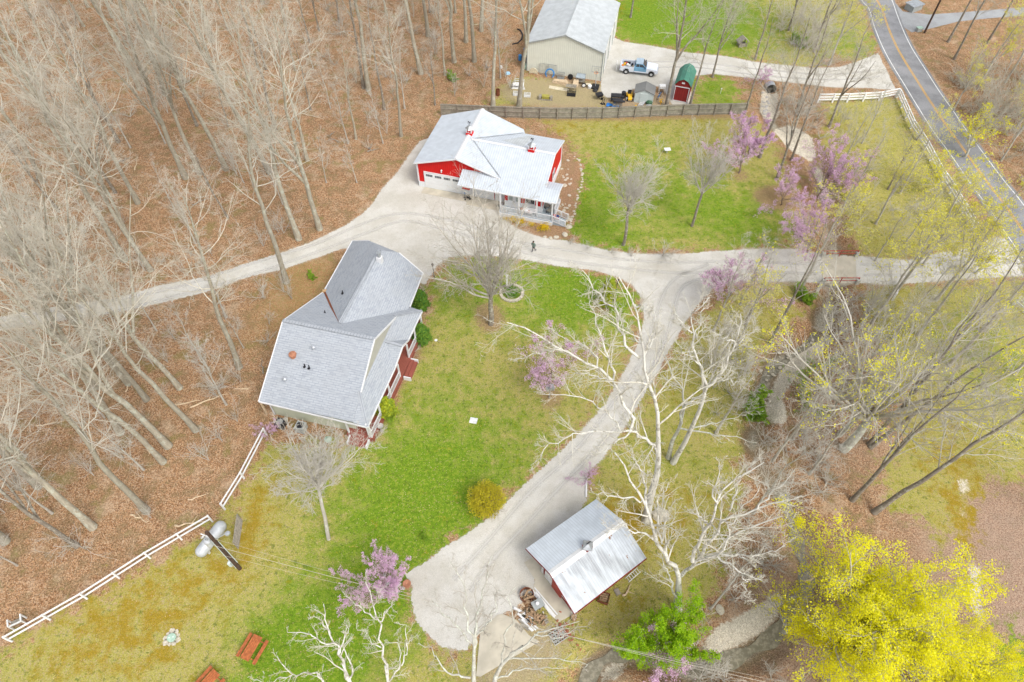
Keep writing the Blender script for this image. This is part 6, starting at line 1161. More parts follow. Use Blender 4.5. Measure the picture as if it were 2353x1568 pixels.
m = MB(); m.lathe([(0, 0), (.34, .02), (.38, .12), (.2, .3), (0, .33)], (0, 0, 0), 9); single(m, 'rubbish_bag', 'black rubbish bag on the dirt right of the white tub', 'bag', mt['black'], J(1118, 485), 0)
crate('metal_stand', 'white metal furniture frame at the back of the white pile', 'frame', J(228, 395), -.1, 1.3, .5, .6, mt['white_old'], 3)
m = MB()
for k in range(7): m.box(-1.0+.1*(k % 2), 1.0-.07*k, -.5+.14*k, -.38+.14*k, .05*k % .2, .05*k % .2+.06, .05*(k % 3-1))
[m.box(-.75, -.65, y, y+.1, 0, .45) for y in (-.4, .3)]; m.box(-.8, .8, -.4, .4, .44, .5); single(m, 'board_pile', 'pile of white painted boards in the middle of the yard', 'boards', mt['white_old'], J(215, 440), -.05)
for i, (x, y, lab) in enumerate([(192, 528, 'white crate left of the tree, below the white boards'), (320, 545, 'white crate right of the tree, below the white boards')]): crate('white_crate', lab, 'crate', J(x, y), -.1, .9, .6, .4, mt['white_old'], 5)
rt = thing('burn_barrel', 'rusty open burn barrel at the edge of the leaf litter', 'barrel', G(1144, 219), 0); m = MB(); m.lathe([(.27, 0), (.29, .02), (.28, .3), (.3, .32), (.28, .34), (.28, .6), (.3, .62), (.28, .64), (.29, .9), (.25, .9), (.25, .1), (0, .1)], (0, 0, 0), 20); m.build('drum', mt['rust'], rt)
rt = thing('timber_cart', 'mossy yellow-green timber box on skids', 'timber', J(535, 575), -.12); m = MB(); m.box(-.5, .5, -.3, .3, .12, .5); m.build('box', M('mossy_wood', (.36, .32, .07), .8, .3, 5), rt); m = MB(); [m.box(-1.0, 1.0, y, y+.12, 0, .12) for y in (-.45, .3)]; m.box(.65, .95, -.4, .4, .12, .35); m.box(-.95, -.6, -.4, .4, .12, .4); m.build('skid', mt['wood_grey'], rt)
rt = thing('dump_cart', 'black garden dump cart at the gravel corner', 'cart', J(1160, 575), .3); m = MB(); m.prism([(-.5, .8), (.5, .8), (.35, .45), (-.35, .45)], (-.4, .4), 'Y'); m.build('tub', mt['black'], rt); m = MB(); m.bar((-.2, 0, .45), (.1, -.1, .1), .06); m.tube([(.3, -.45, .2), (.3, -.35, .2)], .2, 12); m.tube([(.3, .35, .2), (.3, .45, .2)], .2, 12); m.build('running_gear', mt['blackm'], rt)
m = MB(); m.bar((0, .0, 0), (.25, -.1, 1.1), .05); m.bar((.35, 0, 0), (.6, -.1, 1.1), .05); [m.bar((.06*k, 0, .25*k), (.35+.06*k, 0, .25*k), .04) for k in range(1, 5)]; m.box(-.05, .45, -.3, 0, .02, .05); m.lathe([(.0, -.05), (.14, -.05), (.14, .05), (0, .05)], (.5, 0, .14), 12, 'Y'); single(m, 'hand_truck', 'black hand truck lying beside the dump cart', 'hand truck', mt['blackm'], J(1195, 625), -.9)
for i, (x, y, w_, lab) in enumerate([(1360, 605, 1.5, 'closed black barbecue grill, the one nearer the truck'), (1378, 665, 1.35, 'open black barbecue grill, the one nearer the board fence')]):
    rt = thing('barbecue_grill', lab, 'grill', J(x, y), -.08, 'black grills in the junk yard'); m = MB(); m.prism([(-.3, .75), (.3, .75), (.32, .95), (.18, 1.15), (-.18, 1.15), (-.32, .95)], (-w_/2, w_/2), 'X'); m.build('lid', mt['black'], rt); m = MB(); [m.box(x_-.03, x_+.03, y_-.03, y_+.03, 0, .75) for x_ in (-w_/2+.1, w_/2-.1) for y_ in (-.25, .25)]; m.box(-w_/2, w_/2, -.28, .28, .3, .33); m.build('stand', mt['wood_grey' if i else 'blackm'], rt); m = MB(); m.box(w_/2, w_/2+.3, -.25, .25, .78, .81); m.build('side_shelf', mt['blackm'], rt)
m = MB(); rg2 = random.Random(4); gr = [[(x*.28+rg2.uniform(-.08, .08), y*.25+rg2.uniform(-.06, .06), .05+rg2.random()*.32) for x in range(7)] for y in range(4)]
for y in range(3):
    for x in range(6): m.add([gr[y][x], gr[y][x+1], gr[y+1][x+1], gr[y+1][x]], [(0, 1, 2, 3)])
single(m, 'blue_tarp', 'crumpled bright blue tarp at the board fence', 'tarp', mt['bluetarp'], J(1250, 675), -.1)
rt = thing('lawn_tractor', 'yellow riding lawn tractor parked left of the pale resin shed', 'lawn tractor', J(1520, 575), R(-92)); m = MB(); m.prism([(-.1, .35), (-.1, .7), (.15, .72), (.75, .66), (.85, .5), (.85, .3)], (-.26, .26), 'Y'); m.box(-.85, -.1, -.42, .42, .38, .5); m.build('body', mt['yellow'], rt); m = MB(); m.box(-.65, -.2, -.24, .24, .52, .62); m.box(-.72, -.62, -.24, .24, .6, .95); m.build('seat', mt['black'], rt); m = MB(); m.bar((.0, 0, .7), (-.12, 0, .95), .04); m.tube([(-.14+.03*sin(a), .17*cos(a), .97+.1*sin(a)) for a in np.linspace(0, 2*pi, 14)[:-1]], .02, 6, closed=True); m.build('steering_wheel', mt['black'], rt)
for x, y, r_ in ((-.5, -.45, .26), (-.5, .45, .26), (.6, -.36, .18), (.6, .36, .18)): m = MB(); m.lathe([(0, -.09), (r_*.9, -.09), (r_, 0), (r_*.9, .09), (0, .09)], (x, y, r_), 16, 'Y'); m.build('wheel', mt['tyre'], rt)
m = MB(); m.box(.1, .7, -.5, .5, .14, .28); m.build('mower_deck', mt['white_old'], rt)
m = MB(); m.lathe([(.24, 0), (.28, .85), (.3, .87), (.28, .95), (0, 1.0)], (0, 0, 0), 16); single(m, 'dustbin', 'tall black dustbin left of the yellow lawn tractor', 'bin', mt['black'], J(1447, 565), 0)
m = MB(); [m.box(-.35+.12*k, -.29+.12*k, -.5, .5, .1+.04*k, .16+.04*k) for k in range(6)]; single(m, 'striped_lounger', 'white and black slatted folding lounger in front of the pale resin shed', 'lounger', mt['white'], J(1665, 650), -.5)
m = MB(); [m.box(-.29+.12*k, -.24+.12*k, -.48, .48, .1+.04*k, .15+.04*k) for k in range(6)]; single(m, 'seat_cushion', 'dark striped cushion lying on the white slatted lounger', 'cushion', mt['dark'], J(1665, 650), -.5)
m = MB(); m.lathe([(0, 0), (.5, .0), (.55, .3), (.35, .55), (0, .6)], (0, 0, 0), 7); single(m, 'green_bin', 'dark green round bin in front of the pale resin shed', 'bin', M('dark_green_plastic', (.05, .12, .06), .5, .2), J(1752, 628), 0)
m = MB(); m.lathe([(0, 0), (.45, 0), (.5, .12), (.1, .3), (0, .3)], (0, 0, 0), 8); single(m, 'scrap_heap', 'low heap of pale scrap by the fence below the resin shed', 'scrap', mt['greyplas'], J(1752, 668), 0)
m = MB(); m.lathe([(0, 0), (.2, 0), (.22, .15), (.1, .3), (0, .3)], (0, 0, 0), 8); single(m, 'yellow_bucket', 'yellow bucket by the fence left of the striped lounger', 'bucket', mt['yellow'], J(1593, 675), 0)
m = MB(); m.box(-.45, .45, -.3, .3, .75, 1.1); [m.box(x-.03, x+.03, y-.03, y+.03, 0, .75) for x in (-.4, .4) for y in (-.25, .25)]; single(m, 'white_box', 'white box on dark legs between the resin shed and the stout tree', 'box', mt['white_old'], J(1897, 500), 0)
def bicycle(loc, rz, label):
    rt = thing('bicycle', label, 'bicycle', loc, rz); m = MB()
    for a, b_ in (((-.5, 0, .34), (-.1, 0, .3)), ((-.1, 0, .3), (.35, 0, .75)), ((-.15, 0, .8), (-.1, 0, .3)), ((-.15, 0, .78), (.35, 0, .78)), ((.35, 0, .85), (.5, 0, .34)), ((-.5, 0, .34), (-.15, 0, .78))): m.tube([a, b_], .022, 6)
    m.build('frame', mt['blue'], rt); m = MB(); m.tube([(.35, -.25, .98), (.35, 0, .9), (.35, .25, .98)], .018, 6); m.build('handlebar', mt['blackm'], rt); m = MB(); m.box(-.28, -.02, -.07, .07, .84, .9); m.build('saddle', mt['black'], rt)
    for x in (-.5, .5): m = MB(); m.tube([(x+.32*cos(a), 0, .34+.32*sin(a)) for a in np.linspace(0, 2*pi, 22)[:-1]], .025, 6, closed=True); m.build('wheel', mt['tyre'], rt)
bicycle(J(1868, 570), 1.0, 'blue bicycle leaning by the stout tree right of the resin shed')
m = MB(); m.tube([(0, 0, 0), (0, 0, .7)], .05, 8); [m.lathe([(0, 0), (.1, .05), (.06, .14), (0, .14)], (.15*cos(k*2.4), .15*sin(k*2.4), .2+.12*k), 6) for k in range(6)]; single(m, 'flower_stand', 'dark stand dotted with yellow flowers at the foot of the stout tree', 'plant stand', mt['yellow'], J(1885, 640), 0)
m = MB(); m.lathe([(0, -.05), (.26, 0), (.3, .1), (.3, .8), (.26, .92), (0, .97)], (0, 0, .35), 16, 'Y'); [m.box(-.28, .28, y, y+.08, 0, .2) for y in (.1, .7)]; single(m, 'pale_tank', 'pale green cylinder tank at the left side of the pole barn', 'tank', mt['mint'], J(293, 235), 0)
for i, (x, y, lab) in enumerate([(235, 120, 'blue drum at the left side of the pole barn'), (296, 40, 'blue tub beside the pole barn wall, further back')]):
    m = MB(); m.lathe([(.25, 0), (.27, .4), (.25, .8), (0, .82)], (0, 0, 0), 14); single(m, 'blue_drum', lab, 'drum', mt['blue'], J(x, y), 0)
crate('dark_rack', 'dark metal rack along the left side of the pole barn', 'rack', pb(-.6, 2.2), WR+pi/2, 2.6, .6, 1.6, mt['blackm'], 5)
m = MB(); m.lathe([(.0, 0), (.16, 0), (.18, .35), (0, .36)], (0, 0, 0), 12); single(m, 'white_bucket', 'small white bucket in the leaves left of the barn yard', 'bucket', mt['white'], J(15, 215), 0)
m = MB(); m.lathe([(0, 0), (.4, .02), (.3, .2), (0, .26)], (0, 0, 0), 7); single(m, 'blue_white_bag', 'pale blue and white bag in the leaves near the pole barn', 'bag', M('pale_blue_bag', (.35, .55, .7), .6, .3, 5), J(92, 280), 0)
m = MB(); m.tube([G(1189, 67, .06), G(1196, 70, .1), G(1201, 80, .15), G(1199, 90, .12), G(1190, 99, .06), G(1177, 102, .06)], .11, 8); tag(m.build('drain_pipe', mt['black'], None), 'curved black drain pipe lying in the leaves left of the pole barn', 'pipe')
m = MB(); m.lathe([(0, 0), (.07, .02), (.1, .1), (.06, .18), (0, .2)], (0, 0, 0), 10); single(m, 'tennis_ball', 'tiny lime green ball on the dirt by the barn', 'ball', mt['lf_weed'], J(423, 348), 0)
# top right
rt = thing('well_house', 'small weathered wooden well house on the upper lawn edge', 'well house', G(1704, 106), .2); m = MB(); m.prism([(-.9, .8), (0, 1.5), (.9, .8), (.9, .72), (0, 1.4), (-.9, .72)], (-.6, .6), 'Y'); m.build('roof', mt['wood_grey'], rt); m = MB(); [m.box(x-.05, x+.05, y-.05, y+.05, 0, .9) for x in (-.6, .6) for y in (-.4, .4)]; m.box(-.5, .5, -.35, .35, 0, .5); m.build('base', mt['wood_grey'], rt)
rt = thing('utility_cabinet', 'grey square utility cabinet beside the road at the top', 'cabinet', G(2097, 22), .5); m = MB(); m.box(-1.1, 1.1, -.8, .8, 0, .9); m.build('body', mt['greyplas'], rt); m = MB(); m.slab([(-1.25, -.95, .98), (1.25, -.95, .98), (1.25, .95, 1.05), (-1.25, .95, 1.05)], .1); m.build('lid', mt['galv'], rt)
rt = thing('utility_pedestal', 'small grey-green utility box at the foot of the dark road pole', 'cabinet', G(2110, 72), .2); m = MB(); m.box(-.4, .4, -.3, .3, 0, .55); m.build('body', mt['greyplas'], rt); m = MB(); m.box(-.44, .44, -.34, .34, .55, .62); m.build('lid', mt['mint'], rt)
rt = thing('utility_pole', 'dark wooden utility pole beyond the road at the top right', 'utility pole', G(2124, 76), 0); m = MB(); m.tube([(0, 0, 0), (0, 0, 10)], [.16, .12], 10); m.build('pole', mt['poleW'], rt); m = MB(); m.bar((-1, 0, 9.4), (1, 0, 9.4), .1); m.build('crossarm', mt['poleW'], rt)
m = MB()
for dx in (-.8, .8): m.tube([G(2124, 76)+Vector((dx, 0, 9.4)), G(2124, 76)+Vector((dx+6, -20, 8.8)), G(2124, 76)+Vector((dx+14, -44, 9.2))], .015, 4)
tag(m.build('power_line', mt['wire'], None), 'two thin overhead wires running down right from the dark road pole', 'power line')
for i in range(26):
    pass
# stake and bucket on the neighbour lawn
m = MB(); m.bar((0, 0, 0), (0, 0, .7), .04); m.lathe([(0, .7), (.09, .74), (.09, .84), (0, .9)], (0, 0, 0), 8); single(m, 'lawn_marker', 'thin white lawn marker on the grass right of the gambrel shed', 'marker', mt['white'], G(1655, 216), 0)
# ---- barn lawn and porch things
m = MB(); m.box(-.4, .4, -.3, .3, .55, .62); m.box(-.03, .03, -.03, .03, 0, .55); single(m, 'lawn_sign', 'small white flat sign board standing on the barn lawn', 'sign', mt['white'], G(1532, 352), .1)
m = MB(); m.box(-.35, .35, -.3, .3, 0, .04); single(m, 'stepping_plate', 'square pale slab lying alone on the front lawn', 'slab', mt['white_old'], G(1088, 967), -.2)
m = MB(); m.lathe([(0, .02), (.14, .03), (.16, .09), (0, .12)], (0, 0, 0), 12); single(m, 'ground_disc', 'small white disc on the grass east of the house porch', 'disc', mt['white'], G(1002, 783), 0)
rt = thing('push_cart', 'thin-framed wheeled cart with blue grip standing at the garage apron', 'cart', rb(6.75, -.55, .06), .2); m = MB(); [m.tube(p, .022, 6) for p in ([(-.3, 0, .1), (-.25, 0, .95), (-.05, 0, 1.0)], [(.3, 0, .1), (.15, 0, .7), (-.25, 0, .8)], [(-.3, .3, .1), (-.25, .3, .95)])]; m.build('frame', mt['blackm'], rt); m = MB(); m.box(-.05, .35, 0, .3, .25, .55); m.build('bag', mt['black'], rt)
m = MB(); m.box(-.3, -.2, -.02, .32, .95, 1.0); m.build('grip', mt['blue'], rt)
for x in (-.3, .3):
    for y in (-.05, .35): m = MB(); m.lathe([(0, -.03), (.11, -.03), (.11, .03), (0, .03)], (x, y, .11), 12, 'Y'); m.build('wheel', mt['tyre'], rt)
rt = thing('porch_bench', 'white slatted bench under the porch window of the red barn', 'bench', rb(14.7, -1.1, .5), R(-16)); m = MB(); m.box(-.8, .8, -.3, .25, .4, .46); m.build('seat', mt['white'], rt)
m = MB(); m.box(-.8, .8, .22, .28, .85, .95); [m.box(-.78+.13*k, -.71+.13*k, .23, .27, .46, .86) for k in range(12)]; m.build('backrest', mt['white'], rt)
for x in (-.75, .7):
    for y in (-.28, .2): m = MB(); m.box(x, x+.07, y, y+.07, 0, .4); m.build('leg', mt['white'], rt)
m = MB(); m.lathe([(0, 0), (.14, .0), (.17, .1), (.05, .16), (0, .16)], (0, 0, 0), 10); single(m, 'table_bowl', 'brown round bowl on the low table before the porch bench', 'bowl', mt['terracotta'], rb(14.7, -1.62, .98), 0)
rt = thing('coffee_table', 'low white table in front of the porch bench', 'table', rb(14.7, -1.62, .5), R(-16)); m = MB(); m.box(-.45, .45, -.2, .2, .42, .47); m.build('top', mt['white'], rt); m = MB(); [m.box(x, x+.05, y, y+.05, 0, .42) for x in (-.42, .37) for y in (-.18, .13)]; m.build('leg', mt['white'], rt)
m = MB(); m.lathe([(.12, 0), (.2, .2), (.18, .34), (.08, .36), (0, .36)], (0, 0, 0), 12); single(m, 'orange_pot', 'orange-brown pot left of the porch bench', 'pot', mt['orange'], rb(13.7, -1.1, .5), 0)
mt['stripe'] = ribbed('striped_cushion_fabric', (.42, .42, .36), .12, 0, .8, .05, dark=.25, width=.5, bumpv=0)
for i, (x, y, rz, lab) in enumerate([(16.35, .4, .5, 'striped lounge chair at the back of the side porch'), (17.0, -.4, -.7, 'striped lounge chair at the front corner of the side porch')]):
    rt = thing('lounge_chair', lab, 'lounge chair', rb(x, y, .5), rz, 'striped chairs on the porch'); m = MB(); m.slab([(-.3, -.45, .4), (.3, -.45, .4), (.3, .25, .35), (-.3, .25, .35)], .07); m.build('seat', mt['stripe'], rt); m = MB(); m.slab([(-.3, .2, .4), (.3, .2, .4), (.3, .6, 1.05), (-.3, .6, 1.05)], .07); m.build('backrest', mt['stripe'], rt); m = MB(); [m.box(x_-.02, x_+.02, -.4, .4, .0, .04) for x_ in (-.3, .3)]; [m.bar((x_, y_, 0), (x_, y_, .4), .04) for x_ in (-.3, .3) for y_ in (-.35, .3)]; m.build('frame', mt['blackm'], rt)
fl = thing('flag', 'small striped flag hanging from the porch corner post', 'flag', rb(17.6, -1.75, 1.4), R(-16)); m = MB(); m.bar((0, 0, 0), (.75, -.15, .35), .03); m.build('flag_pole', mt['wood'], fl)
fw, fh = .62, .8
for k in range(7):
    m = MB(); m.box(.12+fw*k/7, .12+fw*(k+1)/7, -.12, -.10, -.55, .22); m.build('flag_stripe', mt['flagred' if k % 2 == 0 else 'white'], fl)
m = MB(); m.box(.45, .76, -.14, -.122, -.1, .24); m.build('flag_canton', mt['flagblue'], fl)
m = MB(); m.box(-.45, .45, -.25, .25, 0, .03); single(m, 'door_mat', 'dark striped doormat on the slab at the porch end', 'mat', mt['stripe'], rb(10.9, -.5, .055), R(-16))
# flower clumps along the porch
for i, (x, y, s_) in enumerate([(12.1, -2.6, .5), (13.1, -2.55, .7), (14.0, -2.65, .75), (15.3, -2.7, .55), (16.8, -2.95, .95)]):
    rg = np.random.default_rng(i+40); P = rg.normal(size=(420, 3))*np.array([.32, .26, .14])+np.array([0, 0, .3]); P[:, 2] = np.abs(P[:, 2]); v, f = quads(rg, P, .045, 1); rt = thing('flower_clump', 'yellow flower clump below the porch, %s from the left' % ORD[i], 'flowers', rb(x, y), 0, 'flower clumps along the porch', s_*1.2)
    o = bpy.data.objects.new('flowers', plain('flowers', v, f, mt['lf_flower'])); COL.objects.link(o); o.parent = rt
# stone edging of the bed right of the barn: individual rocks
def rock(seed, n=9, mats='stone'):
    rg = np.random.default_rng(seed); m = MB(); pr_ = [(0, 0), (1, .05), (1.1, .35), (.8, .62), (.3, .75), (0, .76)]; m.lathe(pr_, (0, 0, 0), n)
    m.v = [tuple(np.array(q)*(1+.10*rg.normal()) if q[2] > .01 else q) for q in m.v]; return m
RK = [rock(i) for i in range(4)]; RKO = {}
def put_rock(i, loc, s_, label, group, mat='stone', name='stone'):
    k = (i % 4, mat)
    if k not in RKO: o = RK[i % 4].build(name, mt[mat]); RKO[k] = o.data; 
    else: o = bpy.data.objects.new(name, RKO[k]); COL.objects.link(o)
    o.location = loc; o.scale = (s_*1.3, s_, s_*.7); o.rotation_euler = (0, 0, i*1.7); return tag(o, label, 'stone', group)
line = GA([(1322, 362), (1334, 372), (1338, 395), (1336, 415), (1330, 440), (1325, 465), (1318, 490), (1312, 515)]); rgk = random.Random(8)
for i in range(30):
    t = i/29*(len(line)-1.01); k = int(t); q = line[k]+(line[k+1]-line[k])*(t-k); put_rock(i, (q[0]+rgk.uniform(-.15, .15), q[1]+rgk.uniform(-.15, .15), 0), rgk.uniform(.09, .17), 'tan edging stone of the curved bed right of the red barn', 'edging stones of the curved bed')
line = GA([(1302, 372), (1303, 400), (1298, 430), (1292, 455), (1294, 480), (1300, 505)])
for i in range(34):
    t = rgk.random()*(len(line)-1.01); k = int(t); q = line[k]+(line[k+1]-line[k])*(t-k); put_rock(i+2, (q[0]+rgk.uniform(-.8, .8), q[1]+rgk.uniform(-.4, .4), 0), rgk.uniform(.07, .2), 'tan rubble stone against the right side of the red barn', 'rubble stones beside the red barn')
for i, (x, y, s_) in enumerate([(1307, 522, .55), (1298, 540, .5), (1278, 546, .4), (1265, 548, .35), (1252, 545, .3), (1308, 505, .45)]): put_rock(i, G(x, y), s_*.6, 'flat tan boulder at the foot of the porch stairs bed', 'boulders at the porch stairs')
for i in range(26): put_rock(i, G(897+rgk.gauss(0, 13), 1352+rgk.gauss(0, 11))+Vector((0, 0, rgk.random()*.18)), rgk.uniform(.1, .22), 'grey rock of the pile under the big pink redbud', 'rock pile at the turning circle', 'stone_grey')
for i in range(16): put_rock(i, G(1760+rgk.gauss(0, 5), 245+rgk.gauss(0, 13)), rgk.uniform(.12, .24), 'white-grey rock of the strip below the culvert', 'rocks below the culvert', 'stone_grey')
for i in range(30):
    c_ = CREEK[13+int(rgk.random()*5)]; put_rock(i, G(c_[0]+rgk.gauss(14, 14), c_[1]+rgk.gauss(0, 16), -.3)-Vector((0, 0, .45)), rgk.uniform(.07, .16), 'pale cobble lying in the creek bed', 'cobbles in the creek bed')
for i, (x, y, s_, lab) in enumerate([(1518, 1184, .6, 'large pale boulder at the foot of the tall white sycamore'), (1654, 1402, .3, 'small pale stone in the litter right of the huge sycamore')]): put_rock(i, G(x, y), s_, lab, None)
m = MB(); m.lathe([(.26, 0), (.34, .4), (.3, .42), (0, .3)], (0, 0, 0), 14); single(m, 'terracotta_pot', 'terracotta pot at the tip of the turning circle', 'pot', mt['terracotta'], G(936, 1345), 0)
# ring bed with post
rt = thing('ring_bed', 'round stone-edged flower bed in the lawn near the yard tree', 'flower bed', G(1176, 674), 0)
for k in range(22): a = 2*pi*k/22; m = MB(); m.box(1.02, 1.34, -.15, .15, 0, .16, 0); m.v = [(x*cos(a)-y*sin(a), (x*sin(a)+y*cos(a)), z) for x, y, z in m.v]; m.build('edging_block', mt['stone'], rt)
rg = np.random.default_rng(9); P = rg.normal(size=(900, 3))*np.array([.38, .38, .1])+np.array([0, 0, .18]); v, f = quads(rg, P, .07, 1); o = bpy.data.objects.new('plants', plain('plants', v, f, mt['lf_ever'])); COL.objects.link(o); o.parent = rt
rt = thing('garden_post', 'tall white post standing at the back of the round stone bed', 'post', G(1165, 662), 0); m = MB(); m.box(-.09, .09, -.09, .09, 0, 1.9); m.build('shaft', mt['white'], rt); m = MB(); m.box(-.14, .14, -.14, .14, 1.9, 1.96); m.lathe([(.16, 1.96), (0, 2.1)], (0, 0, 0), 4); m.build('cap', mt['white'], rt)
def lamp_post(loc, label):
    rt = thing('lamp_post', label, 'lamp post', loc, 0); m = MB(); m.tube([(0, 0, 0), (0, 0, 1.9)], [.05, .04], 8); m.build('pole', mt['blackm'], rt); m = MB(); m.lathe([(.06, 1.9), (.14, 2.2), (.1, 2.3), (.02, 2.4), (0, 2.4)], (0, 0, 0), 8); m.build('lantern', mt['blackm'], rt)
lamp_post(G(1414, 676), 'black lamp post in the lawn corner inside the driveway loop'); lamp_post(G(998, 640), 'dark lamp post at the driveway corner by the house')
rt = thing('bird_table', 'weathered bird table with a roof on the mulch under the sycamore crown', 'bird table', G(1262, 915), .2); m = MB(); m.bar((0, 0, 0), (0, 0, 1.5), .12); m.build('post', mt['wood_grey'], rt); m = MB(); m.box(-.35, .35, -.25, .25, 1.5, 1.56); m.box(-.25, .25, -.18, .18, 1.56, 1.8); m.build('tray', mt['wood_grey'], rt); m = MB(); m.prism([(-.4, 1.8), (0, 2.1), (.4, 1.8)], (-.3, .3), 'Y'); m.build('roof', mt['galv'], rt)
rt = thing('bird_bath', 'small pale bird bath on a pedestal near the porch steps corner', 'bird bath', G(877, 990), 0); m = MB(); m.lathe([(.18, 0), (.08, .1), (.07, .7), (.1, .75)], (0, 0, 0), 12); m.build('pedestal', mt['stone_grey'], rt); m = MB(); m.lathe([(.08, .72), (.3, .85), (.3, .88), (.1, .8), (0, .8)], (0, 0, 0), 16); m.build('basin', mt['stone_grey'], rt)
put('brush0', 'bare_shrub', 'round bare brown shrub off the south-east corner of the house', 'shrub', G(862, 1010), 0, .6)
put('brush0', 'bare_shrub', 'bare brown shrub below the lamp post at the house corner', 'shrub', G(975, 668), 2, .6)
for i, (x, y) in enumerate([(950, 812), (938, 832), (920, 870), (908, 890)]): put('brush0', 'bare_shrub', 'low bare brown shrub in the porch bed, %s from the north' % ORD[i], 'shrub', G(x, y), i, .42, 'brown shrubs along the porch')
# ---- behind the house
rt = thing('heat_pump', 'grey air conditioner unit at the south wall of the house', 'air conditioner', hs(3.5, -.35), R(-13.8)); m = MB(); m.box(-.42, .42, -.42, .42, 0, .8); m.build('casing', mt['greyplas'], rt); m = MB(); m.lathe([(0, .82), (.34, .82), (.34, .80)], (0, 0, 0), 18); m.build('fan_grille', mt['black'], rt)
rt = thing('kamado_grill', 'dark square unit standing near the south-west house corner', 'unit', hs(1.5, -.4), R(-13.8)); m = MB(); m.box(-.4, .4, -.4, .4, 0, .7); m.build('casing', mt['blackm'], rt); m = MB(); m.lathe([(0, .72), (.3, .72), (.3, .70)], (0, 0, 0), 16); m.build('fan_grille', mt['galv'], rt)
m = MB(); m.lathe([(0, 0), (.3, .0), (.33, .2), (0, .34)], (0, 0, 0), 12); single(m, 'domed_cover', 'small grey-green domed cover in the bed south of the house', 'cover', mt['mint'], hs(6.3, -.8), 0)
# ---- left lower yard
tk = thing('propane_tank', 'silver propane tank with domed ends lying on blocks by the white fence', 'propane tank', G(492, 1246), 0)
pa_, pb2 = G(470, 1272, .75), G(514, 1214, .75); an = math.atan2(pb2.y-pa_.y, pb2.x-pa_.x); tk.rotation_euler = (0, 0, an); Lh = 1.15; rT = .5
m = MB(); pr_ = [(rT*sin(a), -Lh-rT*cos(a)*.95) for a in np.linspace(0, pi/2, 7)]+[(rT*sin(a), Lh-rT*cos(a)*.95) for a in np.linspace(pi/2, pi, 7)]; pr_[0] = (0.001, pr_[0][1]); pr_[-1] = (0.001, pr_[-1][1]); m.lathe(pr_, (0, 0, .72), 28, 'X'); o = m.build('shell', mt['tank'], tk, True)
m = MB(); m.lathe([(.2, 1.2), (.2, 1.34), (.12, 1.44), (0, 1.46)], (0, 0, 0), 16); m.build('valve_dome', mt['tank'], tk, True)
for x in (-.9, .9): m = MB(); m.box(x-.1, x+.1, -.35, .35, 0, .3); m.build('support_block', mt['concrete_grey'], tk)
pl = thing('utility_pole', 'dark utility pole with conduit and transformer beside the silver tank', 'utility pole', G(551, 1307), 0)
m = MB(); m.tube([(0, 0, 0), (0, 0, 7.6)], [.17, .13], 12); m.build('pole', mt['poleW'], pl)
m = MB(); m.tube([(-.19, -.05, .3), (-.17, -.05, 6)], .045, 8); m.tube([(.17, .08, 1.2), (.16, .08, 5.6)], .03, 8); m.build('conduit', mt['conduit'], pl)
m = MB(); m.box(-.4, -.18, -.25, -.02, 1.1, 1.7); m.build('meter_box', mt['conduit'], pl)
m = MB(); m.lathe([(.02, 5.35), (.24, 5.4), (.25, 6.1), (.2, 6.2), (.05, 6.25), (0.01, 6.25)], (-.45, -.1, 0), 16); m.cyl(-.38, -.1, 6.2, 6.45, .05, 8); m.cyl(-.54, -.1, 6.2, 6.45, .05, 8); m.build('transformer', mt['tank'], pl)
m = MB(); m.bar((0, 0, 6.1), (.9, .35, 6.4), .06); m.lathe([(.05, 6.2), (.2, 6.3), (.18, 6.42), (0, 6.46)], (1.0, .4, 0), 12); m.build('yard_light', mt['steel'], pl)
m = MB(); m.bar((-.12, 0, 6.6), (-.9, .3, 6.5), .07); m.bar((-.7, .15, 6.4), (-1.0, .2, 6.0), .12); m.build('insulator_bracket', mt['white_old'], pl)
m = MB(); m.tube([(.35*cos(a), .1+.2*sin(a), 5.7+.1*cos(a*2)) for a in np.linspace(0, 2*pi, 18)[:-1]], .012, 5, closed=True); m.build('cable_loop', mt['black'], pl)
T0 = Vector(G(551, 1307)); 
for i, (dz, dy, lab) in enumerate([(6.3, 0, 'uppermost thin overhead wire crossing the lower lawn from the pole'), (6.0, -.4, 'middle thick overhead wire crossing the lower lawn from the pole'), (5.5, -.8, 'lowest thin overhead wire crossing the lower lawn from the pole')]):
    m = MB(); e = G(1900, 1612+dy*30, 7.5); s0 = T0+Vector((.1, dy, dz)); m.tube([s0.lerp(e, t)-Vector((0, 0, 1.0*4*t*(1-t)*.8)) for t in np.linspace(0, 1, 25)], .014 if i == 1 else .008, 5); tag(m.build('power_line', mt['wire'], None), lab, 'power line')
a_, b_ = G(548, 1261), G(557, 1198); an = math.atan2(b_.y-a_.y, b_.x-a_.x); rt = thing('lattice_screen', 'tan slatted privacy screen standing behind the silver tank', 'screen', a_, an); L = (b_-a_).length; m = MB()
[m.bar((0, 0, z), (L, 0, z), .06) for z in (.05, 1.4)]; [m.bar((x, 0, 0), (x, 0, 1.45), .07) for x in (0, L)]; m.build('frame', mt['wood_grey'], rt); m = MB()
n_ = int(L/.1)
for k in range(-12, n_): x0 = k*.1; x1_ = x0+1.3; za, zb = .08, 1.38; xa, xb = max(0, x0), min(L, x1_); m.bar((xa, 0, za+(xa-x0)), (xb, 0, za+(xb-x0)), .05, .015) if xb > xa else None
m.build('slats', mt['wood_grey'], rt)
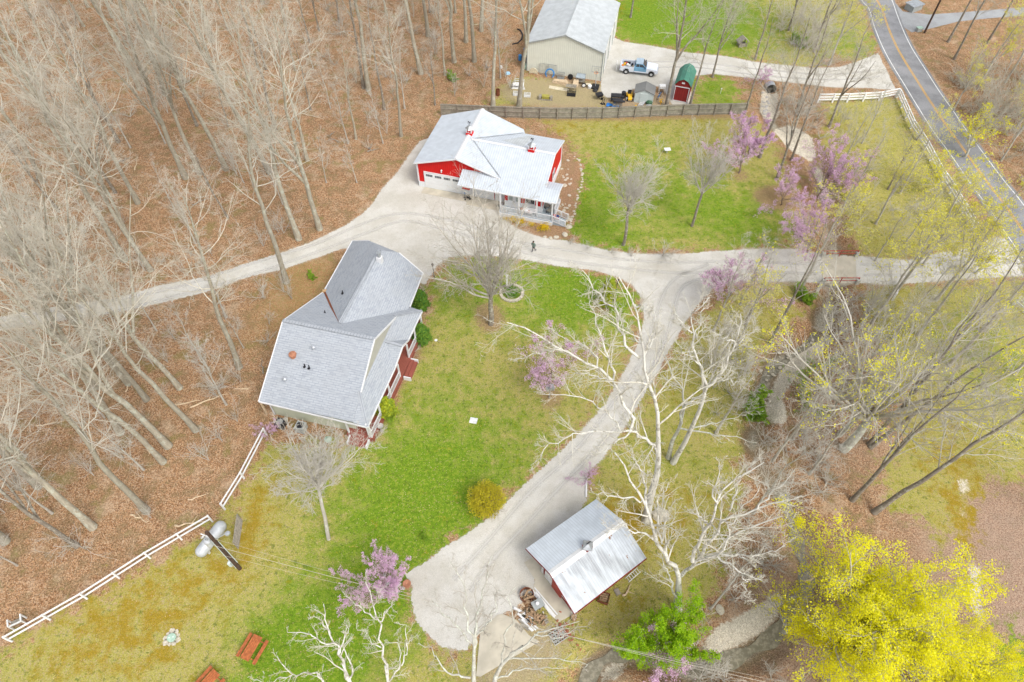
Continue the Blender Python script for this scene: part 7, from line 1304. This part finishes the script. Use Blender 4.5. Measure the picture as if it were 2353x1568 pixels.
rt = thing('white_planter_frame', 'white post frame standing against the left end of the long fence', 'frame', G(50, 1440), .5); m = MB(); [m.bar(p, q, .09) for p, q in (((-.5, 0, 0), (-.5, 0, .95)), ((.4, 0, 0), (.4, 0, .95)), ((-.5, 0, .8), (.4, 0, .8)), ((-.5, .5, 0), (-.5, .5, .95)), ((.4, .5, 0), (.4, .5, .95)), ((-.5, 0, .9), (-.5, .5, .9)), ((.4, 0, .9), (.4, .5, .9)))]; m.build('posts', mt['white_old'], rt); m = MB(); m.box(-.45, .35, .05, .45, .5, .55); m.build('shelf', mt['wood_grey'], rt)
rt = thing('septic_lid', 'round pale green riser lid set in a ring of flat stones', 'septic lid', G(395, 1466), .2, None, .72); m = MB(); m.lathe([(0, .2), (.42, .2), (.46, .16), (.46, 0)], (0, 0, 0), 26); m.build('lid', mt['mint'], rt); m = MB(); [m.box(x-.06, x+.06, -.05, .05, .2, .24) for x in (-.2, .2)]; m.build('handle', mt['white'], rt)
for k in range(9):
    a = 2*pi*k/9+.2; m = MB(); s_ = .2+.06*(k % 3); m.prism([(.5, -s_), (.5+s_*1.2, -s_*.8), (.56+s_*1.5, s_*.4), (.5+s_, s_*.9), (.48, s_)], (0, .05)); m.v = [(x*cos(a)-y*sin(a), x*sin(a)+y*cos(a), z) for x, y, z in m.v]; m.build('flat_stone', mt['stone'], rt)
def picnic(loc, rz, label):
    rt = thing('picnic_table', label, 'picnic table', loc, rz, 'red picnic tables on the lawn'); m = MB()
    [m.box(-.9, .9, -.37+.15*k, -.24+.15*k, .72, .76) for k in range(5)]; m.build('tabletop', mt['orange'], rt)
    for s in (-1, 1):
        m = MB(); m.box(-.9, .9, s*.72-.13, s*.72-.005, .42, .46); m.box(-.9, .9, s*.72+.005, s*.72+.13, .42, .46); m.build('bench_seat', mt['orange'], rt)
        m = MB(); m.bar((s*.65, -.85, .38), (s*.65, .85, .38), .05, .1); m.bar((s*.65, -.65, 0), (s*.65, -.25, .72), .05, .09); m.bar((s*.65, .65, 0), (s*.65, .25, .72), .05, .09); m.bar((s*.65, -.37, .68), (s*.65, .37, .68), .05, .08); m.build('a_frame', mt['orange'], rt)
picnic(G(584, 1494), R(68), 'orange-stained picnic table standing whole on the green lawn'); picnic(G(483, 1574), R(54), 'orange-stained picnic table cut off by the bottom edge')
# ---- shed yard
Yk = lambda x, y, z=0: G(1133.7+x*.1368, 1256.2+y*.1368, z)
LOGM = []
def logs(loc, n, label, seed, sp=.5, name='split logs around the fire ring'):
    rg = random.Random(seed)
    for k in range(n):
        r_ = rg.uniform(.5, 1.1); a = rg.random()*6.28
        if LOGM: o = bpy.data.objects.new('log', LOGM[0]); COL.objects.link(o)
        else: o = MB().tube([(-.2, 0, 0), (.2, 0, 0)], .09, 7).build('log', mt['wood_end']); LOGM.append(o.data)
        o.location = Vector(loc)+Vector((rg.gauss(0, sp*.6), rg.gauss(0, sp*.5), .09+rg.random()*.33)); o.rotation_euler = (0, rg.uniform(-.3, .3), a); o.scale = (r_,)*3; tag(o, label, 'log', name)
rt = thing('fire_ring', 'rusty red fire ring full of split wood beside the slab', 'fire ring', Yk(560, 830), 0); m = MB(); m.lathe([(.55, 0), (.57, .4), (.52, .4), (.5, 0)], (0, 0, 0), 22); m.build('ring', mt['rust'], rt)
logs(Yk(570, 880), 30, 'split log heaped in or beside the rusty fire ring', 1, .42); logs(Yk(640, 1130), 34, 'split log in the loose pile between the white lumber stacks', 2, .55); logs(Yk(740, 1220), 26, 'split log in the lower pile above the crossed grey planks', 3, .4)
def lumber(a, b_, n, w_, mat, name, label, cat, seed, z0=.0, th=.1):
    a, b_ = Vector(a), Vector(b_); d = (b_-a).normalized(); nn = Vector((-d.y, d.x, 0)); rg = random.Random(seed); m = MB(); L = (b_-a).length
    for k in range(n):
        o_ = nn*(k-(n-1)/2)*w_*1.25; s0, s1 = rg.uniform(0, .5), rg.uniform(-.5, .0); z = z0+th/2+(k % 2)*th*.6; m.bar(a+o_+d*s0+Vector((0, 0, z)), b_+o_+d*s1+nn*rg.uniform(-.1, .1)+Vector((0, 0, z)), w_, th)
    return tag(m.build(name, mt[mat], None), label, cat)
lumber(Yk(655, 720), Yk(1060, 1190), 4, .10, 'white', 'lumber_stack', 'long white boards lying on the concrete slab toward the shed', 'boards', 1)
lumber(Yk(325, 1060), Yk(735, 1285), 2, .17, 'white', 'fence_posts', 'pair of thick bright white posts on the pad', 'posts', 2, 0, .16)
lumber(Yk(440, 1165), Yk(735, 1410), 5, .10, 'white', 'lumber_stack', 'bundle of white rails nearest the bottom edge of the pad', 'boards', 3)
lumber(Yk(400, 1240), Yk(620, 1420), 6, .14, 'wood_grey', 'plank_stack', 'grey weathered plank stack beside the white rails', 'planks', 4, 0, .08)
lumber(Yk(740, 1300), Yk(930, 1210), 4, .14, 'wood_grey', 'plank_stack', 'short grey-brown planks crossing below the long white boards', 'planks', 5, 0, .1)
lumber(Yk(415, 950), Yk(520, 1060), 3, .14, 'wood_pale', 'plank_stack', 'short tan boards at the left of the fire ring', 'planks', 6, 0, .05)
lumber(Yk(820, 1060), Yk(860, 1220), 1, .06, 'white', 'white_rail', 'single thin white rail between the firewood and the long boards', 'rail', 7)
rt = thing('folding_table', 'small grey-green table between the firewood piles', 'table', Yk(745, 1010), .5); m = MB(); m.box(-.45, .45, -.35, .35, .68, .72); m.build('top', mt['greyplas'], rt); m = MB(); [m.bar((x, y, 0), (x, y, .68), .04) for x in (-.4, .4) for y in (-.3, .3)]; m.build('leg', mt['galv'], rt)
m = MB(); m.lathe([(.1, 0), (.14, .2), (0, .22)], (0, 0, 0), 8); single(m, 'white_jug', 'white jug on the grey-green table', 'jug', mt['white'], Yk(735, 1015)+Vector((0, 0, .73)), 0)
rt = thing('block_pallet', 'pale concrete blocks stacked on the ground at the pad corner', 'blocks', Yk(1085, 1500), .55)
for i in range(3):
    for j in range(4):
        m = MB(); x, y = -.6+.42*i, -.5+.25*j; z = .0; m.box(x, x+.4, y, y+.03, z, z+.2); m.box(x, x+.4, y+.17, y+.2, z, z+.2); [m.box(x+q, x+q+.03, y+.03, y+.17, z, z+.2) for q in (0, .185, .37)]; m.build('hollow_block', mt['concrete_grey'], rt)
rgk = random.Random(15)
bm0 = None
for k in range(48):
    if bm0 is None: o = MB().box(-.1, .1, -.05, .05, 0, .07).build('brick', mt['brick']); bm0 = o.data
    else: o = bpy.data.objects.new('brick', bm0); COL.objects.link(o)
    o.location = Yk(1190, 1430)+Vector((rgk.gauss(0, .45), rgk.gauss(0, .4), rgk.random()*.12)); o.rotation_euler = (0, 0, rgk.random()*3); tag(o, 'red brick lying in the scattered pile beside the pale blocks', 'brick', 'scattered red bricks')
rt = thing('tree_stump', 'sawn log round near the south corner of the shed', 'stump', Yk(1350, 1205), 0); m = MB(); m.lathe([(0, 0), (.26, 0), (.24, .3), (0, .3)], (0, 0, 0), 12); m.build('log', mt['wood_end'], rt)
S_ = lambda x, y, z=0: G(1187.3+x*.2149, 1118.4+y*.2149, z)
rt = thing('fire_basket', 'rusty square fire basket full of wood behind the shed', 'fire basket', S_(928, 1198), R(-20)); m = MB(); [m.box(a, b__, c, d, 0, .4) for a, b__, c, d in ((-.42, .42, -.42, -.38), (-.42, .42, .38, .42), (-.42, -.38, -.38, .38), (.38, .42, -.38, .38))]; m.build('rim', mt['rust'], rt); m = MB(); [m.tube([(-.3, -.25+.17*k, .25), (.3, -.25+.17*k+.05, .3)], .07, 7) for k in range(4)]; m.build('logs', mt['wood_end'], rt)
lumber(S_(1000, 1125), S_(1095, 1050), 2, .5, 'wood_grey', 'wooden_frame', 'grey rectangular wooden frame lying along the shed wall', 'frame', 9, 0, .12)
m = MB(); [m.bar((-.6, y, .02), (.6, y, .5), .05) for y in (-.2, .2)]; [m.bar((-.5+.2*k, -.2, .1+.08*k), (-.5+.2*k, .2, .1+.08*k), .04) for k in range(6)]; single(m, 'short_ladder', 'short pale ladder leaning at the north corner of the shed', 'ladder', mt['white_old'], sh(6.2, .0, 0), R(35))
lumber(G(1348, 1090), G(1346, 1150), 1, .14, 'white', 'edging_board', 'thin white edging board at the driveway corner above the shed', 'board', 10, 0, .12)
for i, (x, y, x2, y2, lab) in enumerate([(470, 890, 520, 878, 'pale broken branch in the litter left of the short fence'), (255, 605, 305, 618, 'pale fallen branch above the track at the left'), (390, 935, 460, 920, 'bleached fallen branch in the litter west of the house'), (180, 668, 230, 680, 'light fallen branch just above the track'), (440, 935, 520, 905, 'long bleached fallen stem in the litter west of the house'), (300, 1185, 345, 1200, 'rotten tan log above the long white fence'), (400, 1210, 480, 1195, 'twisted fallen limb behind the long white fence'), (860, 95, 905, 88, 'fallen branch high in the woods'), (1850, 1340, 1900, 1290, 'fallen log near the dark creek strip'), (1430, 1368, 1450, 1345, 'broken pale stick on the grass right of the shed')]):
    rg = random.Random(i); a, b__ = G(x, y, .12), G(x2, y2, .12); n_ = 6; m = MB(); P = [a.lerp(b__, k/n_)+Vector((rg.uniform(-.12, .12), rg.uniform(-.12, .12), rg.uniform(0, .08))) for k in range(n_+1)]; m.tube(P, [.09-.01*k for k in range(n_+1)], 6); c_ = P[3]; m.tube([c_, c_+Vector((rg.uniform(-1, 1), rg.uniform(-1, 1), .15))], [.04, .015], 5); tag(m.build('fallen_branch', mt['wood_pale'], None), lab, 'branch')
for i in range(34):
    x, y = rgk.uniform(20, 900), rgk.choice([rgk.uniform(20, 480), rgk.uniform(760, 1150)]); g_ = G(x, y)
    if not (pip(np.array([g_.x]), np.array([g_.y]), Wz)[0] or pip(np.array([g_.x]), np.array([g_.y]), Wz2)[0]): continue
    a = rgk.random()*3.14; L_ = rgk.uniform(1.0, 3.4); d_ = Vector((cos(a), sin(a), 0)); m = MB(); P = [g_+d_*L_*(k/5-.5)+Vector((rgk.uniform(-.1, .1), rgk.uniform(-.1, .1), .08+rgk.uniform(0, .06))) for k in range(6)]; m.tube(P, [.075-.011*k for k in range(6)], 6); m.tube([P[2], P[2]+Vector((cos(a+.8), sin(a+.8), .1))*L_*.3], [.03, .012], 5)
    tag(m.build('fallen_stick', mt['wood_pale' if i % 2 else 'wood_grey'], None), 'fallen stick lying loose in the woodland leaf litter', 'stick', 'fallen sticks in the woods')
# ---- person walking on the driveway
def person(loc, rz, label):
    J_ = dict(pel=(0, 0, .92), bel=(0, .01, 1.06), che=(0, .03, 1.32), nek=(0, .02, 1.48), hed=(0, .04, 1.56), hd2=(0, .05, 1.66), hd3=(0, .04, 1.74),
     shL=(.18, .02, 1.42), elL=(.24, .06, 1.15), wrL=(.22, -.10, .93), haL=(.215, -.14, .86), shR=(-.18, .02, 1.42), elR=(-.24, .0, 1.14), wrR=(-.22, .16, .95), haR=(-.215, .2, .89),
     hpL=(.1, 0, .88), knL=(.11, -.12, .50), anL=(.11, .12, .12), toL=(.12, -.04, .04), hpR=(-.1, 0, .88), knR=(-.11, -.10, .5), anR=(-.11, -.32, .09), toR=(-.12, -.50, .04))
    J_['toL'] = (.12, .0, .05); rad = dict(pel=.14, bel=.13, che=.15, nek=.055, hed=.07, hd2=.098, hd3=.07, shL=.065, elL=.048, wrL=.03, haL=.034, shR=.065, elR=.048, wrR=.03, haR=.034, hpL=.095, knL=.06, anL=.04, toL=.035, hpR=.095, knR=.06, anR=.04, toR=.035)
    E_ = [('pel', 'bel'), ('bel', 'che'), ('che', 'nek'), ('nek', 'hed'), ('hed', 'hd2'), ('hd2', 'hd3'), ('che', 'shL'), ('shL', 'elL'), ('elL', 'wrL'), ('wrL', 'haL'), ('che', 'shR'), ('shR', 'elR'), ('elR', 'wrR'), ('wrR', 'haR'), ('pel', 'hpL'), ('hpL', 'knL'), ('knL', 'anL'), ('anL', 'toL'), ('pel', 'hpR'), ('hpR', 'knR'), ('knR', 'anR'), ('anR', 'toR')]
    # fingers and thumbs, each its own short chain
    for s, h in (('L', 'haL'), ('R', 'haR')):
        hx, hy, hz = J_[h]
        for k, (dx, ln) in enumerate([(-.024, .055), (-.008, .068), (.008, .064), (.024, .05)]):
            a1_, a2_ = 'f%s%da' % (s, k), 'f%s%db' % (s, k); J_[a1_] = (hx+dx*.4, hy+dx, hz-.04-ln*.4); J_[a2_] = (hx+dx*.4, hy+dx-.012, hz-.04-ln); rad[a1_] = .009; rad[a2_] = .008; E_ += [(h, a1_), (a1_, a2_)]
        t_ = 't'+s; J_[t_] = (hx, hy-.05, hz-.03); rad[t_] = .01; E_.append((h, t_))
    names = list(J_); me = bpy.data.meshes.new('body'); me.from_pydata([J_[n] for n in names], [(names.index(a), names.index(b_)) for a, b_ in E_], [])
    o = bpy.data.objects.new('body', me); COL.objects.link(o); sk = o.modifiers.new('skin', 'SKIN'); sk.use_smooth_shade = True
    for i, n in enumerate(names): me.skin_vertices[0].data[i].radius = (rad[n], rad[n]); me.skin_vertices[0].data[i].use_root = (n == 'pel')
    o.modifiers.new('sub', 'SUBSURF').levels = 1; dg = bpy.context.evaluated_depsgraph_get(); m2 = bpy.data.meshes.new_from_object(o.evaluated_get(dg)); bpy.data.objects.remove(o)
    for k in ('skin', 'jacket', 'trouser', 'black'): m2.materials.append(mt[k])
    for p in m2.polygons:
        c = p.center; p.material_index = 0 if (c.z > 1.5 or (c.z < .93 and abs(c.x) > .17)) else (1 if (c.z > .9 or abs(c.x) > .19) else (2 if c.z > .1 else 3))
    rt = thing('person', label, 'person', loc, rz); b_ = bpy.data.objects.new('body', m2); COL.objects.link(b_); b_.parent = rt
    m = MB(); m.lathe([(.0, 1.80), (.07, 1.785), (.105, 1.72), (.1, 1.66), (.085, 1.64)], (0, .055, 0), 14); m.build('hair', mt['hair'], rt, True); m = MB(); [m.lathe([(0, -.008), (.01, 0), (0, .008)], (x, -.045, 1.665), 8) for x in (-.032, .032)]; m.build('eyes', mt['black'], rt)
    m = MB(); m.lathe([(.0, -.03), (.012, 0), (0, .02)], (0, -.06, 1.64), 6); m.build('nose', mt['skin'], rt)
person(G(1225.5, 580), 2.6, 'person in a grey-green jacket and dark trousers walking along the gravel driveway')
# litter of loose leaves and grass tufts: uncountable
def scatter(name, label, cat, polys, n, size, mat, seed, z=.03, tuft=False, dens_mask=None):
    rg = np.random.default_rng(seed); W = [[tuple(q) for q in GA(p)] for p in polys]; bx = np.array([q for w_ in W for q in w_]); lo, hi = bx.min(0), bx.max(0); hi[1] = min(hi[1], 122); x = rg.uniform(lo[0], hi[0], n*3); y = rg.uniform(lo[1], hi[1], n*3); k = np.zeros(len(x), bool)
    for w_ in W: k |= pip(x, y, w_)
    x, y = x[k][:n], y[k][:n]; P = np.stack([x, y, np.full(len(x), z)], 1)
    v, f = quads(rg, P, size, 1, 2.5, tri=True) if not tuft else quads(rg, P, size, 1, -.2, tri=True)
    v[:, 2] = np.abs(v[:, 2]-z)*(.35 if not tuft else 1)+.01
    o = bpy.data.objects.new(name, plain(name, v, f, mat)); COL.objects.link(o); tag(o, label, cat, None, 'stuff')
mt['lf_dead'] = leafmat('fallen_brown_leaves', (.38, .21, .11), (.60, .43, .27), (.28, .16, .09), .05)
mt['lf_grass'] = leafmat('lawn_grass_blades', (.30, .36, .05), (.20, .33, .03), (.38, .36, .12), .2)
scatter('leaf_litter', 'loose brown fallen leaves covering the woodland floor', 'leaves', [zone, zone2], 90000, .055, mt['lf_dead'], 1)
scatter('lawn_leaves', 'scattered dry leaves over the lawns', 'leaves', LAWNS[:1]+LAWNS[6:8], 9000, .045, mt['lf_dead'], 2)
